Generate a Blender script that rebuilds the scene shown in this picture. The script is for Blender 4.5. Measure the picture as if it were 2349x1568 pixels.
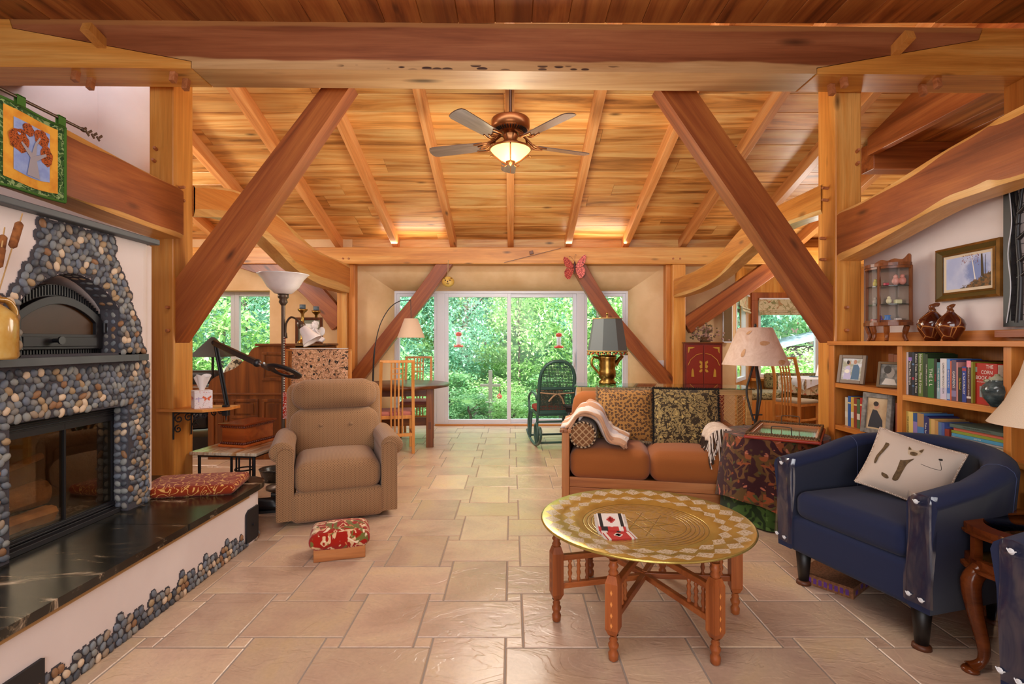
import bpy, bmesh, math, random
import numpy as np
from mathutils import Vector, Matrix, Euler

for _o in list(bpy.data.objects):
    bpy.data.objects.remove(_o)
SC = bpy.context.scene
COL = SC.collection
R = math.radians
PI = math.pi
rnd = random.Random(7)

# ------------------------------------------------------------------ camera
F = 1180.0                     # focal length in pixels of the 2349 px wide frame
EYE = 1.28
cam = bpy.data.cameras.new('camera')
cam.sensor_fit = 'HORIZONTAL'
cam.sensor_width = 36.0
cam.lens = F / 2349.0 * 36.0
cam.clip_start = 0.05
cam.clip_end = 300
camo = bpy.data.objects.new('camera', cam)
COL.objects.link(camo)
camo.location = (0, 0, EYE)
camo.rotation_euler = (R(90), 0, 0)
SC.camera = camo

# ------------------------------------------------------------------ world, sun, light, exposure
W = bpy.data.worlds.new('sky')
SC.world = W
W.use_nodes = True
_bg = W.node_tree.nodes['Background']
_bg.inputs['Color'].default_value = (0.80, 0.90, 1.0, 1)
_bg.inputs['Strength'].default_value = 3.6

def lamp(name, kind, loc, power, color=(1, 1, 1), rot=(0, 0, 0), size=None, size_y=None, spread=None):
    d = bpy.data.lights.new(name, kind)
    d.energy = power
    d.color = color
    if kind == 'AREA':
        d.size = size
        if size_y:
            d.shape = 'RECTANGLE'
            d.size_y = size_y
        if spread:
            d.spread = spread
    elif kind in ('POINT', 'SPOT') and size:
        d.shadow_soft_size = size
    o = bpy.data.objects.new(name, d)
    COL.objects.link(o)
    o.location = loc
    o.rotation_euler = rot
    return o

sun = lamp('sun', 'SUN', (0, -5, 20), 8.0, (1.0, 0.95, 0.86), rot=(R(33), R(14), 0))
sun.data.angle = R(1.5)
# added fill light behind the camera; the wall there has no window
lamp('added_back_fill', 'AREA', (-0.6, -2.3, 1.75), 85, (0.94, 0.96, 1.0), rot=(R(88), 0, 0), size=4.2, size_y=2.4)
# added fill light below the front ceiling, without a fixture
lamp('added_front_fill', 'AREA', (-0.3, 0.9, 3.30), 22, (1.0, 0.95, 0.90), rot=(R(14), 0, 0), size=2.2, size_y=1.0)
# strip uplights lying on the rear plate
for _x in (-1.45, 1.2):
    lamp('plate_uplight', 'AREA', (_x, 7.42, 2.70), 1.5, (1.0, 0.86, 0.66), rot=(R(180 + 28), 0, 0), size=0.9, size_y=0.08)
# added fill points without fixtures for the rooms left and right behind the posts
lamp('added_study_fill', 'POINT', (-4.6, 5.0, 2.6), 60, (1.0, 0.93, 0.85), size=0.25)
lamp('added_nook_fill', 'POINT', (4.3, 6.9, 1.95), 30, (1.0, 0.92, 0.82), size=0.2)
lamp('added_midair_fill', 'POINT', (0.0, 4.6, 1.9), 55, (1.0, 0.92, 0.80), size=0.5)  # bare point light added in mid-air to brighten the rear ceiling

vs = SC.view_settings
vs.view_transform = 'Standard'
vs.look = 'None'
vs.exposure = 0.95
vs.gamma = 1.0
vs.use_curve_mapping = False
SC.cycles.use_denoising = True
SC.cycles.max_bounces = 8
SC.cycles.diffuse_bounces = 4
SC.cycles.transparent_max_bounces = 16
SC.cycles.caustics_reflective = False
SC.cycles.caustics_refractive = False
SC.cycles.sample_clamp_indirect = 4.0

# ------------------------------------------------------------------ helpers
def P(px, py, D):
    """world point seen at pixel (px,py) of the photograph at distance D along the view axis"""
    return Vector(((px - 1174.5) / F * D, D, EYE - (py - 784.0) / F * D))

def lin(c):
    if isinstance(c, str):
        c = c.lstrip('#')
        c = [int(c[i:i + 2], 16) / 255 for i in (0, 2, 4)]
    return tuple(((x / 12.92) if x <= .04045 else ((x + .055) / 1.055) ** 2.4) for x in c[:3]) + (1,)

class MB:
    """collects geometry and links it as one mesh object"""
    def __init__(s):
        s.v = []; s.f = []; s.m = []; s.sm = []
    def add(s, vs_, fs, mat=0, smooth=False, M=None):
        b = len(s.v)
        if M is not None:
            vs_ = [M @ Vector(v) for v in vs_]
        s.v.extend([tuple(v) for v in vs_])
        for f in fs:
            s.f.append(tuple(i + b for i in f))
            s.m.append(mat); s.sm.append(smooth)
        return s
    def bx(s, x0, x1, y0, y1, z0, z1, mat=0, M=None):
        vs_ = [(x0,y0,z0),(x1,y0,z0),(x1,y1,z0),(x0,y1,z0),(x0,y0,z1),(x1,y0,z1),(x1,y1,z1),(x0,y1,z1)]
        fs = [(0,3,2,1),(4,5,6,7),(0,1,5,4),(1,2,6,5),(2,3,7,6),(3,0,4,7)]
        return s.add(vs_, fs, mat, False, M)
    def box(s, c, d, mat=0, M=None):
        return s.bx(c[0]-d[0]/2, c[0]+d[0]/2, c[1]-d[1]/2, c[1]+d[1]/2, c[2]-d[2]/2, c[2]+d[2]/2, mat, M)
    def bar(s, p0, p1, w, h, mat=0, up=(0, 0, 1)):
        p0 = Vector(p0); p1 = Vector(p1)
        M = frame(p0, p1, up)
        L = (p1 - p0).length
        return s.bx(0, L, -w/2, w/2, -h/2, h/2, mat, M)
    def prism(s, poly, a, b, axis='y', mat=0, M=None, smooth=False):
        n = len(poly)
        def pt(u, v, t):
            return (u, t, v) if axis == 'y' else ((t, u, v) if axis == 'x' else (u, v, t))
        vs_ = [pt(u, v, a) for u, v in poly] + [pt(u, v, b) for u, v in poly]
        fs = [tuple(range(n))[::-1], tuple(range(n, 2*n))]
        s.add(vs_, fs, mat, False, M)
        fs = [(i, (i+1) % n, n + (i+1) % n, n + i) for i in range(n)]
        return s.add(vs_, fs, mat, smooth, M)
    def tube(s, pts, r, seg=8, mat=0, cap=True, M=None):
        pts = [Vector(p) for p in pts]
        n = len(pts)
        rs = r if isinstance(r, (list, tuple)) else [r] * n
        T = []
        for i in range(n):
            d = pts[min(i+1, n-1)] - pts[max(i-1, 0)]
            T.append(d.normalized() if d.length > 1e-9 else Vector((0, 0, 1)))
        ref = Vector((0, 0, 1)) if abs(T[0].z) < .9 else Vector((1, 0, 0))
        u = T[0].cross(ref).normalized()
        vs_ = []
        for i in range(n):
            u = (u - T[i] * u.dot(T[i])).normalized()
            w = T[i].cross(u)
            for k in range(seg):
                a = 2 * PI * k / seg
                vs_.append(pts[i] + (u * math.cos(a) + w * math.sin(a)) * rs[i])
        fs = []
        for i in range(n - 1):
            for k in range(seg):
                a = i*seg + k; b = i*seg + (k+1) % seg
                fs.append((a, b, b + seg, a + seg))
        s.add(vs_, fs, mat, True, M)
        if cap:
            s.add(vs_[:seg], [tuple(range(seg))[::-1]], mat, False, M)
            s.add(vs_[-seg:], [tuple(range(seg))], mat, False, M)
        return s
    def lathe(s, prof, seg=20, c=(0, 0, 0), mat=0, M=None, a0=0, a1=2*PI, sx=1, sy=1):
        full = abs(a1 - a0 - 2*PI) < 1e-6
        ns = seg if full else seg + 1
        vs_ = []
        for r, z in prof:
            for k in range(ns):
                a = a0 + (a1 - a0) * k / seg
                vs_.append((c[0] + r*sx*math.cos(a), c[1] + r*sy*math.sin(a), c[2] + z))
        fs = []
        for i in range(len(prof) - 1):
            for k in range(seg):
                a = i*ns + k; b = i*ns + (k+1) % ns
                fs.append((a, b, b + ns, a + ns))
        return s.add(vs_, fs, mat, True, M)
    def ell(s, c, r, nu=12, nv=8, mat=0, M=None):
        prof = []
        vs_ = []; fs = []
        for j in range(nv + 1):
            t = PI * j / nv
            for k in range(nu):
                a = 2*PI*k/nu
                vs_.append((c[0] + r[0]*math.sin(t)*math.cos(a), c[1] + r[1]*math.sin(t)*math.sin(a), c[2] - r[2]*math.cos(t)))
        for j in range(nv):
            for k in range(nu):
                a = j*nu + k; b = j*nu + (k+1) % nu
                fs.append((a, b, b + nu, a + nu))
        return s.add(vs_, fs, mat, True, M)
    def grid(s, fn, nu, nv, mat=0, smooth=True, M=None, closed_u=False, flip=False):
        """fn(u,v) with u,v in 0..1"""
        vs_ = []
        ku = nu if closed_u else nu + 1
        for j in range(nv + 1):
            for i in range(ku):
                vs_.append(fn(i / nu, j / nv))
        fs = []
        for j in range(nv):
            for i in range(nu):
                a = j*ku + i; b = j*ku + (i+1) % ku
                q = (a, b, b + ku, a + ku)
                fs.append(q[::-1] if flip else q)
        return s.add(vs_, fs, mat, smooth, M)
    def rbox(s, c, d, r, puff=0.0, n=5, mat=0, M=None, puffside=0.0):
        hx, hy, hz = d[0]/2, d[1]/2, d[2]/2
        r = min(r, hx, hy, hz)
        def ts(h):
            inner = max(h - r, 0)
            l = [-h, -inner - r*.75, -inner - r*.35]
            k = n if inner > 1e-6 else 0
            l += [(-inner + 2*inner*i/k) for i in range(k+1)] if k else [0]
            l += [inner + r*.35, inner + r*.75, h]
            return l
        X, Y, Z = ts(hx), ts(hy), ts(hz)
        cache = {}; vs_ = []; fs = []
        def vert(x, y, z):
            k = (round(x, 6), round(y, 6), round(z, 6))
            if k in cache:
                return cache[k]
            q = Vector((x, y, z))
            cl = Vector((max(-hx+r, min(hx-r, x)), max(-hy+r, min(hy-r, y)), max(-hz+r, min(hz-r, z))))
            dd = q - cl
            p = cl + dd.normalized()*r if dd.length > 1e-9 else q
            if puff:
                p.z += puff * (1-(x/hx)**2) * (1-(y/hy)**2) * (z/hz)
            if puffside:
                p.y += puffside * (1-(x/hx)**2) * (1-(z/hz)**2) * (y/hy)
                p.x += puffside * (1-(y/hy)**2) * (1-(z/hz)**2) * (x/hx)
            vs_.append((c[0]+p.x, c[1]+p.y, c[2]+p.z))
            cache[k] = len(vs_) - 1
            return cache[k]
        def face(A, B, fn, flip):
            for i in range(len(A)-1):
                for j in range(len(B)-1):
                    q = (vert(*fn(A[i], B[j])), vert(*fn(A[i+1], B[j])), vert(*fn(A[i+1], B[j+1])), vert(*fn(A[i], B[j+1])))
                    if len(set(q)) == 4:
                        fs.append(q[::-1] if flip else q)
        face(X, Y, lambda a, b: (a, b, hz), False); face(X, Y, lambda a, b: (a, b, -hz), True)
        face(X, Z, lambda a, b: (a, -hy, b), False); face(X, Z, lambda a, b: (a, hy, b), True)
        face(Y, Z, lambda a, b: (hx, a, b), False); face(Y, Z, lambda a, b: (-hx, a, b), True)
        return s.add(vs_, fs, mat, True, M)
    def mesh(s, name, mats):
        me = bpy.data.meshes.new(name)
        me.from_pydata(s.v, [], s.f)
        if not isinstance(mats, (list, tuple)):
            mats = [mats]
        for m in mats:
            me.materials.append(m)
        n = len(me.polygons)
        if n:
            me.polygons.foreach_set('material_index', s.m)
            me.polygons.foreach_set('use_smooth', s.sm)
            box_uv(me)
        me.update()
        return me
    def build(s, name, mats, parent=None, loc=None, rot=None, bevel=0, sub=0, M=None):
        o = bpy.data.objects.new(name, s.mesh(name, mats))
        COL.objects.link(o)
        if parent:
            o.parent = parent
        if loc: o.location = loc
        if rot: o.rotation_euler = rot
        if M is not None: o.matrix_local = M
        if bevel:
            b = o.modifiers.new('bevel', 'BEVEL')
            b.width = bevel; b.segments = 2; b.limit_method = 'ANGLE'; b.angle_limit = R(40)
        if sub:
            b = o.modifiers.new('sub', 'SUBSURF'); b.levels = sub; b.render_levels = sub
        return o

def box_uv(me):
    nl = len(me.loops); npol = len(me.polygons)
    co = np.empty(len(me.vertices)*3, 'f'); me.vertices.foreach_get('co', co); co = co.reshape(-1, 3)
    li = np.empty(nl, 'i'); me.loops.foreach_get('vertex_index', li)
    no = np.empty(npol*3, 'f'); me.polygons.foreach_get('normal', no); no = no.reshape(-1, 3)
    lt = np.empty(npol, 'i'); me.polygons.foreach_get('loop_total', lt)
    ax = np.repeat(np.abs(no).argmax(1), lt)
    c = co[li]
    uv = np.empty((nl, 2), 'f')
    uv[:, 0] = np.where(ax == 0, c[:, 1], c[:, 0])
    uv[:, 1] = np.where(ax == 2, c[:, 1], c[:, 2])
    me.uv_layers.new(name='UVMap').data.foreach_set('uv', uv.ravel())

def frame(p0, p1, up=(0, 0, 1)):
    x = (Vector(p1) - Vector(p0)).normalized()
    z = Vector(up)
    z = z - x * z.dot(x)
    if z.length < 1e-5:
        z = Vector((0, 1, 0)) - x * x.y
    z.normalize()
    y = z.cross(x)
    M = Matrix((x, y, z)).transposed().to_4x4()
    M.translation = Vector(p0)
    return M

def tag(o, label, cat, group=None, kind=None):
    if label: o['label'] = label
    if cat: o['category'] = cat
    if group: o['group'] = group
    if kind: o['kind'] = kind
    return o

def thing(name, label, cat, loc=(0, 0, 0), rz=0, group=None):
    o = bpy.data.objects.new(name, None)
    o.empty_display_size = .05
    COL.objects.link(o)
    o.location = loc
    o.rotation_euler = (0, 0, rz)
    return tag(o, label, cat, group)

def struct(o):
    o['kind'] = 'structure'
    return o

def dup(root, loc=None, rz=None, label=None, group=None, M=None):
    r = root.copy(); COL.objects.link(r)
    if loc is not None: r.location = loc
    if rz is not None: r.rotation_euler = (0, 0, rz)
    if M is not None: r.matrix_world = M
    if label: r['label'] = label
    if group: r['group'] = group
    for ch in list(root.children):
        c = ch.copy(); COL.objects.link(c); c.parent = r
        for g in ch.children:
            d = g.copy(); COL.objects.link(d); d.parent = c
    return r

def copy_part(o, loc=None, rot=None, M=None, scale=None, parent=None):
    c = o.copy(); COL.objects.link(c)
    c.parent = parent if parent else o.parent
    if loc is not None: c.location = loc
    if rot is not None: c.rotation_euler = rot
    if scale is not None: c.scale = scale
    if M is not None: c.matrix_local = M
    return c

_tx = {}
def text(s, size, mat, parent, M, name='title', align='CENTER', depth=0.0006):
    """flat lettering: a mesh made from the built-in font; local x reads, local y up"""
    k = (s, align)
    if k not in _tx:
        cu = bpy.data.curves.new('lettering', 'FONT')
        cu.body = s; cu.align_x = align; cu.align_y = 'CENTER'; cu.size = 1.0; cu.resolution_u = 2
        ob = bpy.data.objects.new('lettering', cu)
        COL.objects.link(ob)
        dg = bpy.context.evaluated_depsgraph_get()
        me = bpy.data.meshes.new_from_object(ob.evaluated_get(dg))
        bpy.data.objects.remove(ob)
        _tx[k] = me
    me = _tx[k].copy()
    me.materials.clear(); me.materials.append(mat)
    o = bpy.data.objects.new(name, me)
    COL.objects.link(o)
    if parent: o.parent = parent
    o.matrix_local = M @ Matrix.Diagonal((size, size, size, 1))
    return o

def catmull(pts, n=6):
    pts = [Vector(p) for p in pts]
    out = []
    for i in range(len(pts)-1):
        p0 = pts[max(i-1, 0)]; p1 = pts[i]; p2 = pts[i+1]; p3 = pts[min(i+2, len(pts)-1)]
        for k in range(n):
            t = k/n
            out.append(.5*((2*p1) + (p2-p0)*t + (2*p0-5*p1+4*p2-p3)*t*t + (3*p1-p0-3*p2+p3)*t**3))
    out.append(pts[-1])
    return out

def interp(x, xs, ys):
    return float(np.interp(x, xs, ys))

# ------------------------------------------------------------------ materials
class NT:
    def __init__(s, name):
        s.m = bpy.data.materials.new(name)
        s.m.use_nodes = True
        s.t = s.m.node_tree
        s.t.nodes.clear()
        s.out = s.t.nodes.new('ShaderNodeOutputMaterial')
        s.b = s.n('ShaderNodeBsdfPrincipled')
        s.l(s.b.outputs[0], s.out.inputs[0])
    def n(s, typ, **kw):
        nd = s.t.nodes.new(typ)
        for k, v in kw.items():
            setattr(nd, k, v)
        return nd
    def l(s, a, b):
        s.t.links.new(a, b)
    def set(s, nd, **kw):
        for k, v in kw.items():
            nd.inputs[k.replace('_', ' ')].default_value = v
        return nd
    def coord(s, kind='Object', scale=(1, 1, 1), rand=False, rot=(0, 0, 0), loc=(0, 0, 0)):
        tc = s.n('ShaderNodeTexCoord')
        mp = s.n('ShaderNodeMapping')
        mp.inputs['Scale'].default_value = scale
        mp.inputs['Rotation'].default_value = rot
        mp.inputs['Location'].default_value = loc
        src = tc.outputs[kind]
        if rand:
            oi = s.n('ShaderNodeObjectInfo')
            mu = s.n('ShaderNodeVectorMath', operation='SCALE')
            cb = s.n('ShaderNodeCombineXYZ')
            for i in range(3): s.l(oi.outputs['Random'], cb.inputs[i])
            s.l(cb.outputs[0], mu.inputs[0]); mu.inputs['Scale'].default_value = 37.0
            ad = s.n('ShaderNodeVectorMath', operation='ADD')
            s.l(src, ad.inputs[0]); s.l(mu.outputs[0], ad.inputs[1])
            src = ad.outputs[0]
        s.l(src, mp.inputs[0])
        return mp.outputs[0]
    def noise(s, vec, scale, detail=3, rough=.55, dist=0, out='Fac'):
        nd = s.n('ShaderNodeTexNoise')
        s.set(nd, Scale=scale, Detail=detail, Roughness=rough, Distortion=dist)
        if vec: s.l(vec, nd.inputs['Vector'])
        return nd.outputs[out]
    def vor(s, vec, scale, feature='F1', out='Distance', rand=1.0, dim='3D', metric='EUCLIDEAN'):
        nd = s.n('ShaderNodeTexVoronoi', feature=feature, voronoi_dimensions=dim)
        if feature == 'F1': nd.distance = metric
        nd.inputs['Scale'].default_value = scale
        nd.inputs['Randomness'].default_value = rand
        if vec: s.l(vec, nd.inputs['Vector'])
        return nd.outputs[out]
    def ramp(s, fac, stops, interp_='LINEAR'):
        nd = s.n('ShaderNodeValToRGB')
        nd.color_ramp.interpolation = interp_
        e = nd.color_ramp.elements
        while len(e) < len(stops): e.new(.5)
        for i, (p, c) in enumerate(stops):
            e[i].position = p
            e[i].color = lin(c) if isinstance(c, str) else (c if isinstance(c, tuple) and len(c) == 4 else (c, c, c, 1))
        s.l(fac, nd.inputs[0])
        return nd.outputs[0]
    def mix(s, fac, a, b, blend='MIX'):
        nd = s.n('ShaderNodeMix', data_type='RGBA', blend_type=blend)
        for v, k in ((fac, 0), (a, 6), (b, 7)):
            if hasattr(v, 'is_linked') or hasattr(v, 'links'):
                s.l(v, nd.inputs[k])
            elif k == 0:
                nd.inputs[0].default_value = v
            else:
                nd.inputs[k].default_value = lin(v) if isinstance(v, str) else v
        return nd.outputs[2]
    def math(s, op, a, b=None):
        nd = s.n('ShaderNodeMath', operation=op)
        for i, v in enumerate((a, b)):
            if v is None: continue
            if isinstance(v, (int, float)): nd.inputs[i].default_value = v
            else: s.l(v, nd.inputs[i])
        return nd.outputs[0]
    def base(s, c):
        if isinstance(c, str): s.b.inputs['Base Color'].default_value = lin(c)
        elif isinstance(c, tuple): s.b.inputs['Base Color'].default_value = c
        else: s.l(c, s.b.inputs['Base Color'])
    def bump(s, h, strength=.3, dist=.01):
        nd = s.n('ShaderNodeBump')
        nd.inputs['Strength'].default_value = strength
        nd.inputs['Distance'].default_value = dist
        s.l(h, nd.inputs['Height'])
        s.l(nd.outputs[0], s.b.inputs['Normal'])
    def p(s, rough=.5, metal=0, spec=.5, sheen=0, coat=0):
        i = s.b.inputs
        i['Roughness'].default_value = rough
        i['Metallic'].default_value = metal
        i['Specular IOR Level'].default_value = spec
        if sheen:
            i['Sheen Weight'].default_value = sheen
        if coat:
            i['Coat Weight'].default_value = coat
            i['Coat Roughness'].default_value = .15
        return s
    def objvar(s, col, lo, hi):
        """brightness differs from object to object"""
        oi = s.n('ShaderNodeObjectInfo')
        mr = s.n('ShaderNodeMapRange')
        s.l(oi.outputs['Random'], mr.inputs[0])
        mr.inputs[3].default_value = lo; mr.inputs[4].default_value = hi
        hs = s.n('ShaderNodeHueSaturation')
        s.l(mr.outputs[0], hs.inputs['Value'])
        s.l(col, hs.inputs['Color'])
        return hs.outputs[0]

def plain(name, col, rough=.5, metal=0, spec=.5, var=None, bump=None, sheen=0, coat=0, coord='Object'):
    t = NT(name); t.p(rough, metal, spec, sheen, coat)
    if var:
        sc, c2, lo, hi = var
        t.base(t.ramp(t.noise(t.coord(coord), sc, 4), [(lo, col), (hi, c2)]))
    else:
        t.base(col)
    if bump:
        sc, st, di = bump
        t.bump(t.noise(t.coord(coord), sc, 4), st, di)
    return t.m

def wood(name, c1, c2, c3, axis='X', across=7.0, along=.55, rough=.38, var=(.85, 1.12), knots=True, streak=.0, dist=.8, lo=.30, hi=.72):
    t = NT(name); t.p(rough, spec=.45)
    sc = [across]*3
    sc['XYZ'.index(axis)] = along
    v = t.coord('Object', tuple(sc), rand=True)
    big = t.noise(v, 1.0, 5, .6, dist)
    col = t.ramp(big, [(lo, c1), ((lo+hi)/2, c2), (hi, c3)])
    sc2 = [across*14]*3; sc2['XYZ'.index(axis)] = along*4
    v2 = t.coord('Object', tuple(sc2), rand=True)
    fine = t.noise(v2, 1.0, 3, .6)
    col = t.mix(.35, col, t.ramp(fine, [(.3, (.55, .5, .45, 1)), (.62, (1, 1, 1, 1))]), 'MULTIPLY')
    if knots:
        sc3 = [4.5]*3; sc3['XYZ'.index(axis)] = 1.5
        kv = t.vor(t.coord('Object', tuple(sc3), rand=True), 1.0)
        col = t.mix(t.ramp(kv, [(.03, 1.0), (.12, 0.0)]), col, t.mix(.75, col, '#2a1508'))
    if var:
        col = t.objvar(col, *var)
    t.base(col)
    t.bump(fine, .10, .004)
    return t.m

M_ = {}
# timbers
for ax in 'XYZ':
    M_['oak' + ax] = wood('oak timber ' + ax, '#b66f2a', '#d89241', '#e8b062', ax)
    M_['red' + ax] = wood('red heartwood timber ' + ax, '#733818', '#9c5327', '#ba6f35', ax, across=9)
    M_['cab' + ax] = wood('orange oak cabinet wood ' + ax, '#b4682a', '#cf8239', '#dd9a50', ax, across=10, knots=False, var=(.94, 1.06))
    M_['sap' + ax] = wood('pale sapwood ' + ax, '#cf9148', '#e4ae65', '#f0c987', ax, across=9)
M_['rafter'] = wood('fir rafter', '#c4763a', '#df9857', '#eab276', 'X', across=9)
M_['plankX'] = wood('two-tone roof planks', '#8d5a2c', '#dd9b50', '#edbf77', 'X', across=5.5, along=.45, var=(.80, 1.12), dist=1.3, lo=.32, hi=.62)
M_['plankY'] = wood('loft floor planks', '#6b3412', '#a55e2a', '#bf7a3b', 'Y', across=5.5, along=.45, var=(.72, 1.1), dist=1.3, lo=.32, hi=.64)
M_['dkoak'] = wood('dark oak X', '#52290f', '#7c4519', '#9a5c26', 'Z', across=10, knots=False)
M_['dkoakX'] = wood('dark oak along', '#52290f', '#7c4519', '#9a5c26', 'X', across=10, knots=False)
M_['walnut'] = wood('dark walnut', '#331a0b', '#53290f', '#6c3a18', 'Z', across=10, knots=False, rough=.3)
M_['walnutX'] = wood('dark walnut along', '#331a0b', '#53290f', '#6c3a18', 'X', across=10, knots=False, rough=.3)
M_['carved'] = wood('carved reddish stand wood', '#7a3c1a', '#9f5427', '#b56a36', 'Z', across=12, knots=False)
M_['carvedX'] = wood('carved reddish stand wood along', '#7a3c1a', '#9f5427', '#b56a36', 'X', across=12, knots=False)
M_['sofaX'] = wood('sofa frame wood', '#95552a', '#b97540', '#c98b55', 'X', across=8, knots=False)
M_['sofaY'] = wood('sofa frame wood Y', '#8a4f2b', '#a96b3e', '#b97f50', 'Y', across=8, knots=False)
M_['sofaZ'] = wood('sofa frame wood Z', '#95552a', '#b97540', '#c98b55', 'Z', across=8, knots=False)
M_['cherry'] = wood('cherry box wood', '#8a3a16', '#b55722', '#c86c30', 'X', across=12, knots=False)
M_['birch'] = wood('honey chair wood', '#b87430', '#d08d44', '#dca05a', 'Z', across=9, knots=False)
M_['peg'] = wood('pegs', '#9a5a34', '#b87348', '#c98a60', 'Y', across=30, knots=False)
M_['white_plaster'] = plain('white plaster', '#e6dcd9', .9, var=(2.2, '#dccfcc', .3, .7), bump=(9, .25, .01))
M_['tan_plaster'] = plain('earth plaster', '#e3c193', .92, var=(1.7, '#c99f6b', .35, .75), bump=(14, .35, .01))
M_['vinyl'] = plain('white vinyl frame', '#dedfe6', .35)
M_['black_iron'] = plain('black iron', '#1b1b1f', .5, spec=.4, bump=(60, .1, .002))
M_['black_metal'] = plain('black painted metal', '#141418', .4, spec=.5)
M_['bronze'] = plain('bronze metal', '#5b4c40', .4, metal=.7)
M_['chrome'] = plain('chrome', '#d5d5d8', .15, metal=1)
M_['brass'] = plain('brass', '#b08d4c', .28, metal=1, var=(18, '#8f6c30', .35, .7))
M_['copper'] = plain('antique copper', '#9b6238', .32, metal=.85)
M_['white_china'] = plain('white china', '#e8e4e4', .35)
M_['black_leather'] = plain('black leather', '#101113', .42, bump=(120, .15, .002))

def glass(name, col=(1, 1, 1, 1), gloss=.10, rough=.02):
    t = NT(name)
    tr = t.n('ShaderNodeBsdfTransparent'); tr.inputs[0].default_value = col
    gl = t.n('ShaderNodeBsdfGlossy'); gl.inputs['Roughness'].default_value = rough
    fr = t.n('ShaderNodeFresnel'); fr.inputs[0].default_value = 1.45
    mx = t.n('ShaderNodeMixShader')
    mu = t.math('MULTIPLY', fr.outputs[0], gloss * 10)
    t.l(mu, mx.inputs[0]); t.l(tr.outputs[0], mx.inputs[1]); t.l(gl.outputs[0], mx.inputs[2])
    t.t.nodes.remove(t.b)
    t.l(mx.outputs[0], t.out.inputs[0])
    return t.m
M_['glass'] = glass('clear glass', (.98, .99, .98, 1), .02)
M_['glass_top'] = glass('table glass', (.80, .93, .88, 1), .12)
M_['smoke_glass'] = glass('smoked firebox glass', (.88, .80, .68, 1), .02)

def fabric(name, c1, c2, scale=900, bump=.25, rough=.95, sheen=.15, big=None):
    t = NT(name); t.p(rough, spec=.15, sheen=sheen)
    uv = t.coord('UV')
    n = t.noise(uv, scale, 2, .6)
    col = t.ramp(n, [(.35, c1), (.65, c2)])
    if big:
        col = t.mix(t.ramp(t.noise(t.coord('Object'), big[0], 3), [(.35, 0.0), (.7, 1.0)]), col, t.mix(.8, col, big[1]))
    t.base(col)
    t.bump(n, bump, .003)
    return t.m
# ------------------------------------------------------------------ floor of slate tiles
def tile_mat():
    t = NT('slate tile'); t.p(.29, spec=.5)
    v = t.coord('Object', rand=True)
    n1 = t.noise(v, 2.6, 5, .6, .6)
    col = t.ramp(n1, [(.28, '#b49680'), (.45, '#caab94'), (.58, '#d4b89c'), (.75, '#d8bb92')])
    n2 = t.noise(v, 1.1, 2)
    col = t.mix(t.ramp(n2, [(.54, 0.0), (.74, .6)]), col, '#cbab84')
    n3 = t.noise(v, 60, 3)
    col = t.mix(.18, col, t.ramp(n3, [(.3, (.5, .5, .5, 1)), (.6, (1, 1, 1, 1))]), 'MULTIPLY')
    col = t.objvar(col, .86, 1.08)
    t.base(col)
    # cleft slate: soft steps
    st = t.coord('Object', (2.2, 3.6, 5), rand=True, rot=(0, 0, R(28)))
    h = t.ramp(t.noise(st, 1.3, 4, .62, 1.0), [(.38, 0.0), (.42, .35), (.50, .45), (.53, .75), (.62, .85), (.65, 1.0)])
    h2 = t.math('ADD', h, t.math('MULTIPLY', t.noise(v, 30, 3), .25))
    t.bump(h2, .42, .006)
    return t.m
M_['tile'] = tile_mat()
M_['grout'] = plain('grout', '#9c8e82', .9, bump=(150, .3, .003))
floor = struct(MB().bx(-7.3, 6.6, -2.6, 8.02, -.12, -.004).build('floor', M_['grout']))
struct(MB().bx(3.3, 6.5, 8.021, 9.0, -.12, -.004).build('floor_bay', M_['tan_plaster']))
def tile_mesh(lx, ly, h=.014):
    m = MB(); a = .0035
    vs_ = []
    for (ix, z) in ((0, -h), (0, -.003), (a, 0)):
        for sx, sy in ((-1,-1),(1,-1),(1,1),(-1,1)):
            vs_.append((sx*(lx/2-ix), sy*(ly/2-ix), z))
    fs = [(8, 9, 10, 11)]
    for l in (0, 4):
        for k in range(4):
            fs.append((l+k, l+(k+1) % 4, l+4+(k+1) % 4, l+4+k))
    m.add(vs_, fs)
    return m
PT = .389
tA = tile_mesh(.457, .307).mesh('tile', M_['tile'])
tB = tile_mesh(.307, .457).mesh('tile_turned', M_['tile'])
tS = tile_mesh(.068, .068).mesh('small_tile', M_['tile'])
far = MB()
for i in range(-20, 18):
    for j in range(-11, 19):
        cx = -.184 + i*PT; cy = 2.39 + j*PT
        if cx < -7 or cx > 6 or cy < -2.2 or cy > 7.85: continue
        A = (i + j) % 2 == 0
        lim = -1.95 if cy < 3.5 else max(-4.2, -(cy*1.0)-.3)
        seen = cy > 1.55 and lim < cx < min(2.6, cy*1.0+.3) and cy < 7.9
        if seen:
            o = bpy.data.objects.new('tile', tA if A else tB); COL.objects.link(o)
            o.parent = floor; o.location = (cx, cy, rnd.uniform(-.0012, .0004))
        else:
            mm = tile_mesh(.457, .307) if A else tile_mesh(.307, .457)
            far.add(mm.v, mm.f, 0, False, Matrix.Translation((cx, cy, 0)))
        sx, sy = cx + PT/2, cy + PT/2
        if seen and sy < 4.6:
            o = bpy.data.objects.new('small_tile', tS); COL.objects.link(o)
            o.parent = floor; o.location = (sx, sy, rnd.uniform(-.0012, .0004))
        else:
            mm = tile_mesh(.068, .068)
            far.add(mm.v, mm.f, 0, False, Matrix.Translation((sx, sy, 0)))
o = far.build('tile_remainder', M_['tile'], floor); o['kind'] = 'stuff'

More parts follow.
